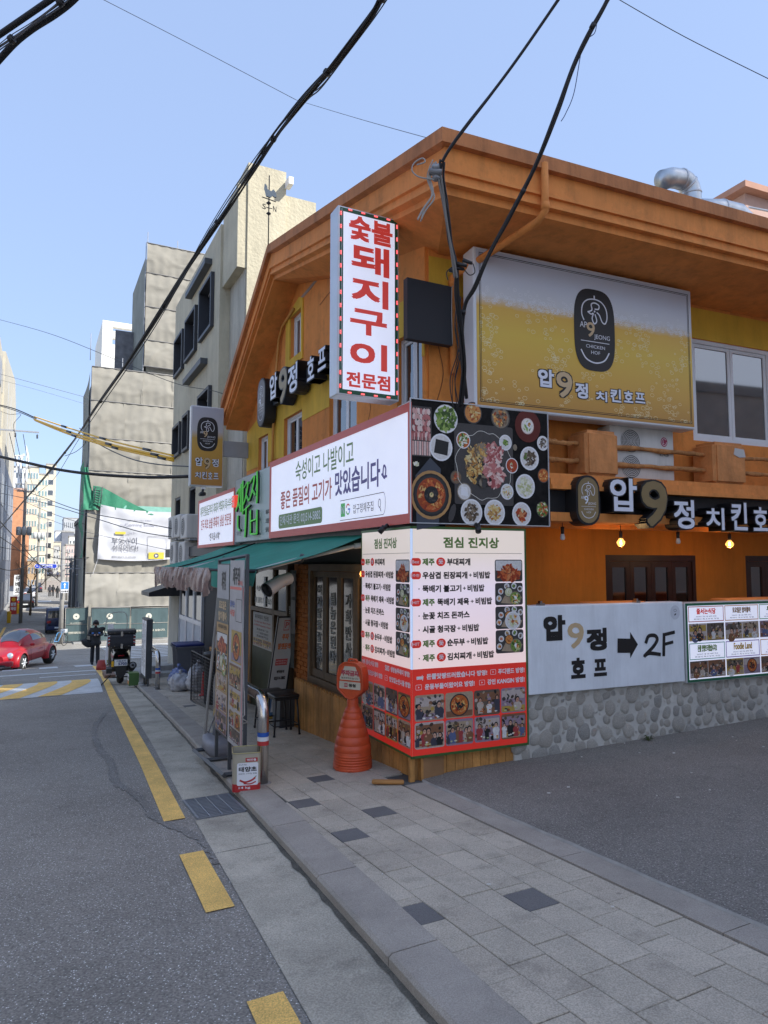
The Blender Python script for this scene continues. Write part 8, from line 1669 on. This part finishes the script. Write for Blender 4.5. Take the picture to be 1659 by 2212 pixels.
# ================================================================ CABLES
def dep(i, n, d0, d1, L=None): t = L; return 1 / ((1 - t) / d0 + t / d1)
def cpts(pts, d0, d1, off=(0, 0)):
    P = spline([(x + off[0], y + off[1]) for x, y in pts], 8); Ls = [0]
    for a, c in zip(P, P[1:]): Ls.append(Ls[-1] + math.hypot(c[0] - a[0], c[1] - a[1]))
    return [at(x, y, 1 / ((1 - l / Ls[-1]) / d0 + l / Ls[-1] / d1)) for (x, y), l in zip(P, Ls)]
def cable(lbl, pts, d0, d1, r, m=M_CABLE, strands=1, spread=.04, clamps=0, cat='cable', group='overhead cables', name='overhead_cable'):
    f = thing(name, lbl, cat, (0, 0, 0), 0, group); C_ = cpts(pts, d0, d1)
    for k in range(strands):
        ph = k * 6.283 / max(strands, 1); rr = random.uniform(.6, 1.25) * r if strands > 1 else r; n = len(C_); fr = random.uniform(.08, .2)
        tw = [C_[i] + (Vector((math.cos(ph + i * fr * .5), 0, math.sin(ph + i * fr * .5))) * spread * (.65 + .35 * math.sin(i * .23 + k * 2)) if strands > 1 else Vector()) for i in range(n)]
        MB().tube(tw, rr, m, 6).build('strand' if strands > 1 else 'wire', f)
    for j in range(clamps):
        i = int((j + .5) * (len(C_) - 1) / clamps); a, c = C_[i], C_[min(i + 1, len(C_) - 1)]; d = (c - a).normalized() * .03; MB().tube([a - d * .6, a + d * .6], spread * .8 + r, M_BLACK, 8).build('clamp', f)
    return f
random.seed(2)
cable('thick twisted bundle of black cables sweeping diagonally across the whole sky', [(835, -40), (815, 15), (737, 120), (655, 215), (590, 300), (520, 405), (440, 525), (375, 628), (280, 775), (210, 878), (172, 935), (105, 1022), (45, 1090), (-20, 1165)], 6.5, 46, .012, strands=6, spread=.042, clamps=8)
cable('second looser strand running beside the big diagonal bundle', [(850, -30), (790, 60), (700, 180), (655, 218), (560, 335), (450, 500), (340, 700), (225, 870), (170, 950), (120, 1030), (80, 1065)], 6.6, 40, .008, strands=2, spread=.03)
cable('heavier of the two thick black cables in the top left corner', [(200, -45), (158, 0), (120, 30), (70, 62), (30, 95), (-20, 150)], 5, 5.6, .030, strands=1)
cable('upper thick black cable in the top left corner', [(150, -30), (105, 2), (50, 40), (-20, 88)], 5, 5.4, .026, strands=1)
cable('thin wires and ties between the two thick corner cables', [(170, -35), (130, 5), (70, 52), (25, 85), (-20, 120)], 5, 5.4, .006, m=M_GCABLE, strands=4, spread=.035, clamps=2)
A_ = [(1225, -30), (1205, 0), (1130, 110), (1068, 195), (1010, 270), (972, 322), (955, 350)]
cable('black service cable coming down to the roof corner insulators', A_, 4.3, 4.72, .011, strands=2, spread=.006)
f = cable('bundle of cables falling down the corner of the orange building', [(955, 350), (952, 385), (965, 450), (972, 520), (985, 575), (985, 640), (995, 730), (1003, 800), (997, 880)], 4.72, 5.5, .011, strands=3, spread=.022)
cable('black cable crossing the orange eaves down to the sign corner', [(1322, -35), (1312, 0), (1270, 75), (1240, 140), (1205, 240), (1160, 352), (1100, 470), (1055, 552), (1025, 620), (1003, 665), (998, 760), (1008, 860)], 4.2, 5.5, .010, strands=3, spread=.010, clamps=3)
cable('thin loose wire looping beside the black cable at the upper right', [(1290, 40), (1285, 70), (1268, 85), (1256, 110), (1240, 200), (1222, 245), (1212, 262)], 4.4, 4.8, .003, m=mat('blue_wire', (.03, .06, .22), .5))
cable('pale loose wires bunched at the roof corner', [(938, 350), (925, 385), (935, 420), (918, 450), (908, 475)], 4.72, 4.72, .006, m=M_PALEW, strands=3, spread=.02)
cable('pale wire hoop sticking out at the roof corner', [(938, 388), (905, 382), (890, 368), (895, 352), (912, 342), (918, 350), (900, 356)], 4.7, 4.7, .005, m=M_PALEW)
cable('grey wrapped wires running down with the corner bundle', [(948, 372), (955, 420), (965, 480), (975, 540), (985, 600)], 4.7, 4.95, .010, m=mat('grey_wrap', (.20, .19, .18), .8), strands=2, spread=.012)
cable('small wires running down the pilaster below the connectors', [(990, 640), (985, 700), (992, 760), (980, 820), (985, 880)], 5.55, 5.6, .004, m=M_CABLE, strands=4, spread=.03)
ins = thing('corner_insulator', 'grey porcelain insulators clamped at the roof corner', 'insulator', at(942, 372, 4.70)); MB().tube([(-.05, 0, .01), (.04, 0, .0)], .022, mat('porcelain', (.22, .22, .23), .3), 10).tube([(-.03, -.01, .03), (.02, -.01, .04)], .018, M_GREYMET, 10).lathe([(.02, -.03), (.035, -.015), (.02, 0), (.035, .015), (.02, .03)], mat('porcelain', (0, 0, 0)), (.0, .02, -.02), 12).build('insulator_body', ins)
jn = thing('cable_connectors', 'cluster of black cable connectors at the sign corner', 'connector', at(985, 580, 4.95))
for a_, c_ in (((-.03, 0, .01), (.06, 0, -.005)), ((.0, -.02, .03), (.08, -.02, .01)), ((.05, -.01, .06), (.12, -.01, .035)), ((-.05, 0, -.01), (.02, 0, -.03))): MB().tube([a_, c_], [.016, .012], M_BLACK, 10).build('connector', jn)
MB().tube(spline([(.06, 0, -.005), (.10, 0, -.05), (.14, 0, -.03), (.13, 0, .03), (.12, 0, .035)], 5), .004, M_CABLE, 6).tube(spline([(-.03, 0, .01), (-.07, 0, -.03), (-.06, 0, -.09)], 5), .004, M_CABLE, 6).build('loops', jn)
for l_, pts, d0, d1, r, m_ in (('thin wire from the top edge across the diagonal bundle', [(215, -5), (400, 90), (640, 216)], 8, 9, .0035, M_GCABLE), ('thin wire running on to the roof corner', [(640, 216), (780, 258), (920, 297), (975, 310)], 9, 5.2, .003, M_GCABLE), ('thin wire in the upper right corner', [(1325, -8), (1480, 80), (1680, 180)], 7, 7, .004, M_CABLE),
    ('thin long wire high on the left reaching the cream building', [(-10, 688), (120, 725), (270, 785), (385, 830), (480, 850), (590, 905)], 22, 12, .007, M_CABLE), ('thin wire on the left ending at the scaffold', [(-10, 805), (100, 835), (192, 860)], 40, 43, .012, M_GCABLE), ('fainter thin wire below it on the left', [(-10, 818), (80, 842), (192, 875)], 40, 43, .008, M_GCABLE),
    ('heavy black cable spanning from the left edge to the cream building', [(-15, 983), (60, 1000), (130, 1015), (210, 1025), (320, 1031), (410, 1029)], 14, 12, .032, M_CABLE), ('black cable dropping from the crossing knot to the bar sign', [(172, 925), (215, 960), (280, 990), (340, 1003), (412, 1008)], 22, 12, .014, M_CABLE),
    ('black wire sagging below the yellow sleeves at left', [(-15, 1040), (80, 1070), (180, 1105), (300, 1128), (372, 1142)], 30, 16, .012, M_CABLE), ('second black wire sagging across the banner', [(-15, 1062), (90, 1085), (200, 1118), (300, 1148), (372, 1160)], 30, 16, .012, M_CABLE), ('thin wire crossing below the banner wires', [(-15, 1080), (100, 1120), (190, 1150), (372, 1190)], 34, 20, .008, M_GCABLE),
    ('black wire falling from the left edge to the arrow pole', [(-15, 1110), (40, 1170), (80, 1215), (132, 1258)], 30, 42, .022, M_CABLE), ('second falling wire toward the street name sign', [(-15, 1150), (30, 1180), (75, 1215), (110, 1228)], 30, 41, .018, M_CABLE), ('low sagging wire near the left houses', [(-15, 1222), (20, 1232), (60, 1222), (85, 1200), (140, 1208), (192, 1204)], 36, 44, .022, M_CABLE), ('wire between the transformer poles and scaffold', [(56, 1085), (120, 1112), (192, 1135)], 60, 45, .018, M_GCABLE), ('lower wire between the transformer poles', [(-10, 1180), (56, 1190), (87, 1180), (130, 1190), (150, 1196)], 60, 55, .022, M_CABLE), ('high voltage wire from the bracket down the street', [(20, 935), (32, 985), (45, 1040), (57, 1085)], 45, 64, .02, M_GCABLE), ('middle high voltage wire from the bracket', [(32, 935), (42, 980), (56, 1040)], 45, 64, .02, M_GCABLE), ('right high voltage wire from the bracket', [(50, 938), (58, 985), (68, 1040), (86, 1090)], 45, 84, .02, M_GCABLE), ('jumper loop at the high voltage bracket', [(-5, 885), (20, 895), (45, 895), (30, 915), (32, 935)], 44, 45, .014, M_CABLE), ('dark loop hanging under the crossing knot', [(182, 935), (185, 955), (165, 975), (140, 985)], 22, 24, .010, M_CABLE)):
    cable(l_, pts, d0, d1, r, m_)
yc = cable('black run of the cables before their yellow guard sleeves', [(-15, 872), (30, 885), (78, 905)], 24, 22, .018, strands=2, spread=.04)
for i, (l_, pts) in enumerate((('upper yellow sleeved cable crossing in front of the scaffold', [(74, 900), (150, 925), (250, 955), (374, 984)]), ('middle yellow sleeved cable crossing in front of the scaffold', [(74, 906), (150, 933), (250, 963), (374, 990)]), ('lowest yellow sleeved cable crossing in front of the scaffold', [(76, 908), (150, 938), (250, 968), (374, 995)]))):
    f = cable(l_, pts, 22, 15, .030 if i else .022, M_YSLEEVE)
    C_ = cpts(pts, 22, 15)
    for j in (7, 14, 20): j += i; a, c = C_[min(j, len(C_) - 2)], C_[min(j + 1, len(C_) - 1)]; d = (c - a).normalized() * .22; MB().tube([a - d, a + d], .034, M_BLACK, 6).build('sleeve_joint', f)
flush_texts()
# letters and prints count as flat print on their sign
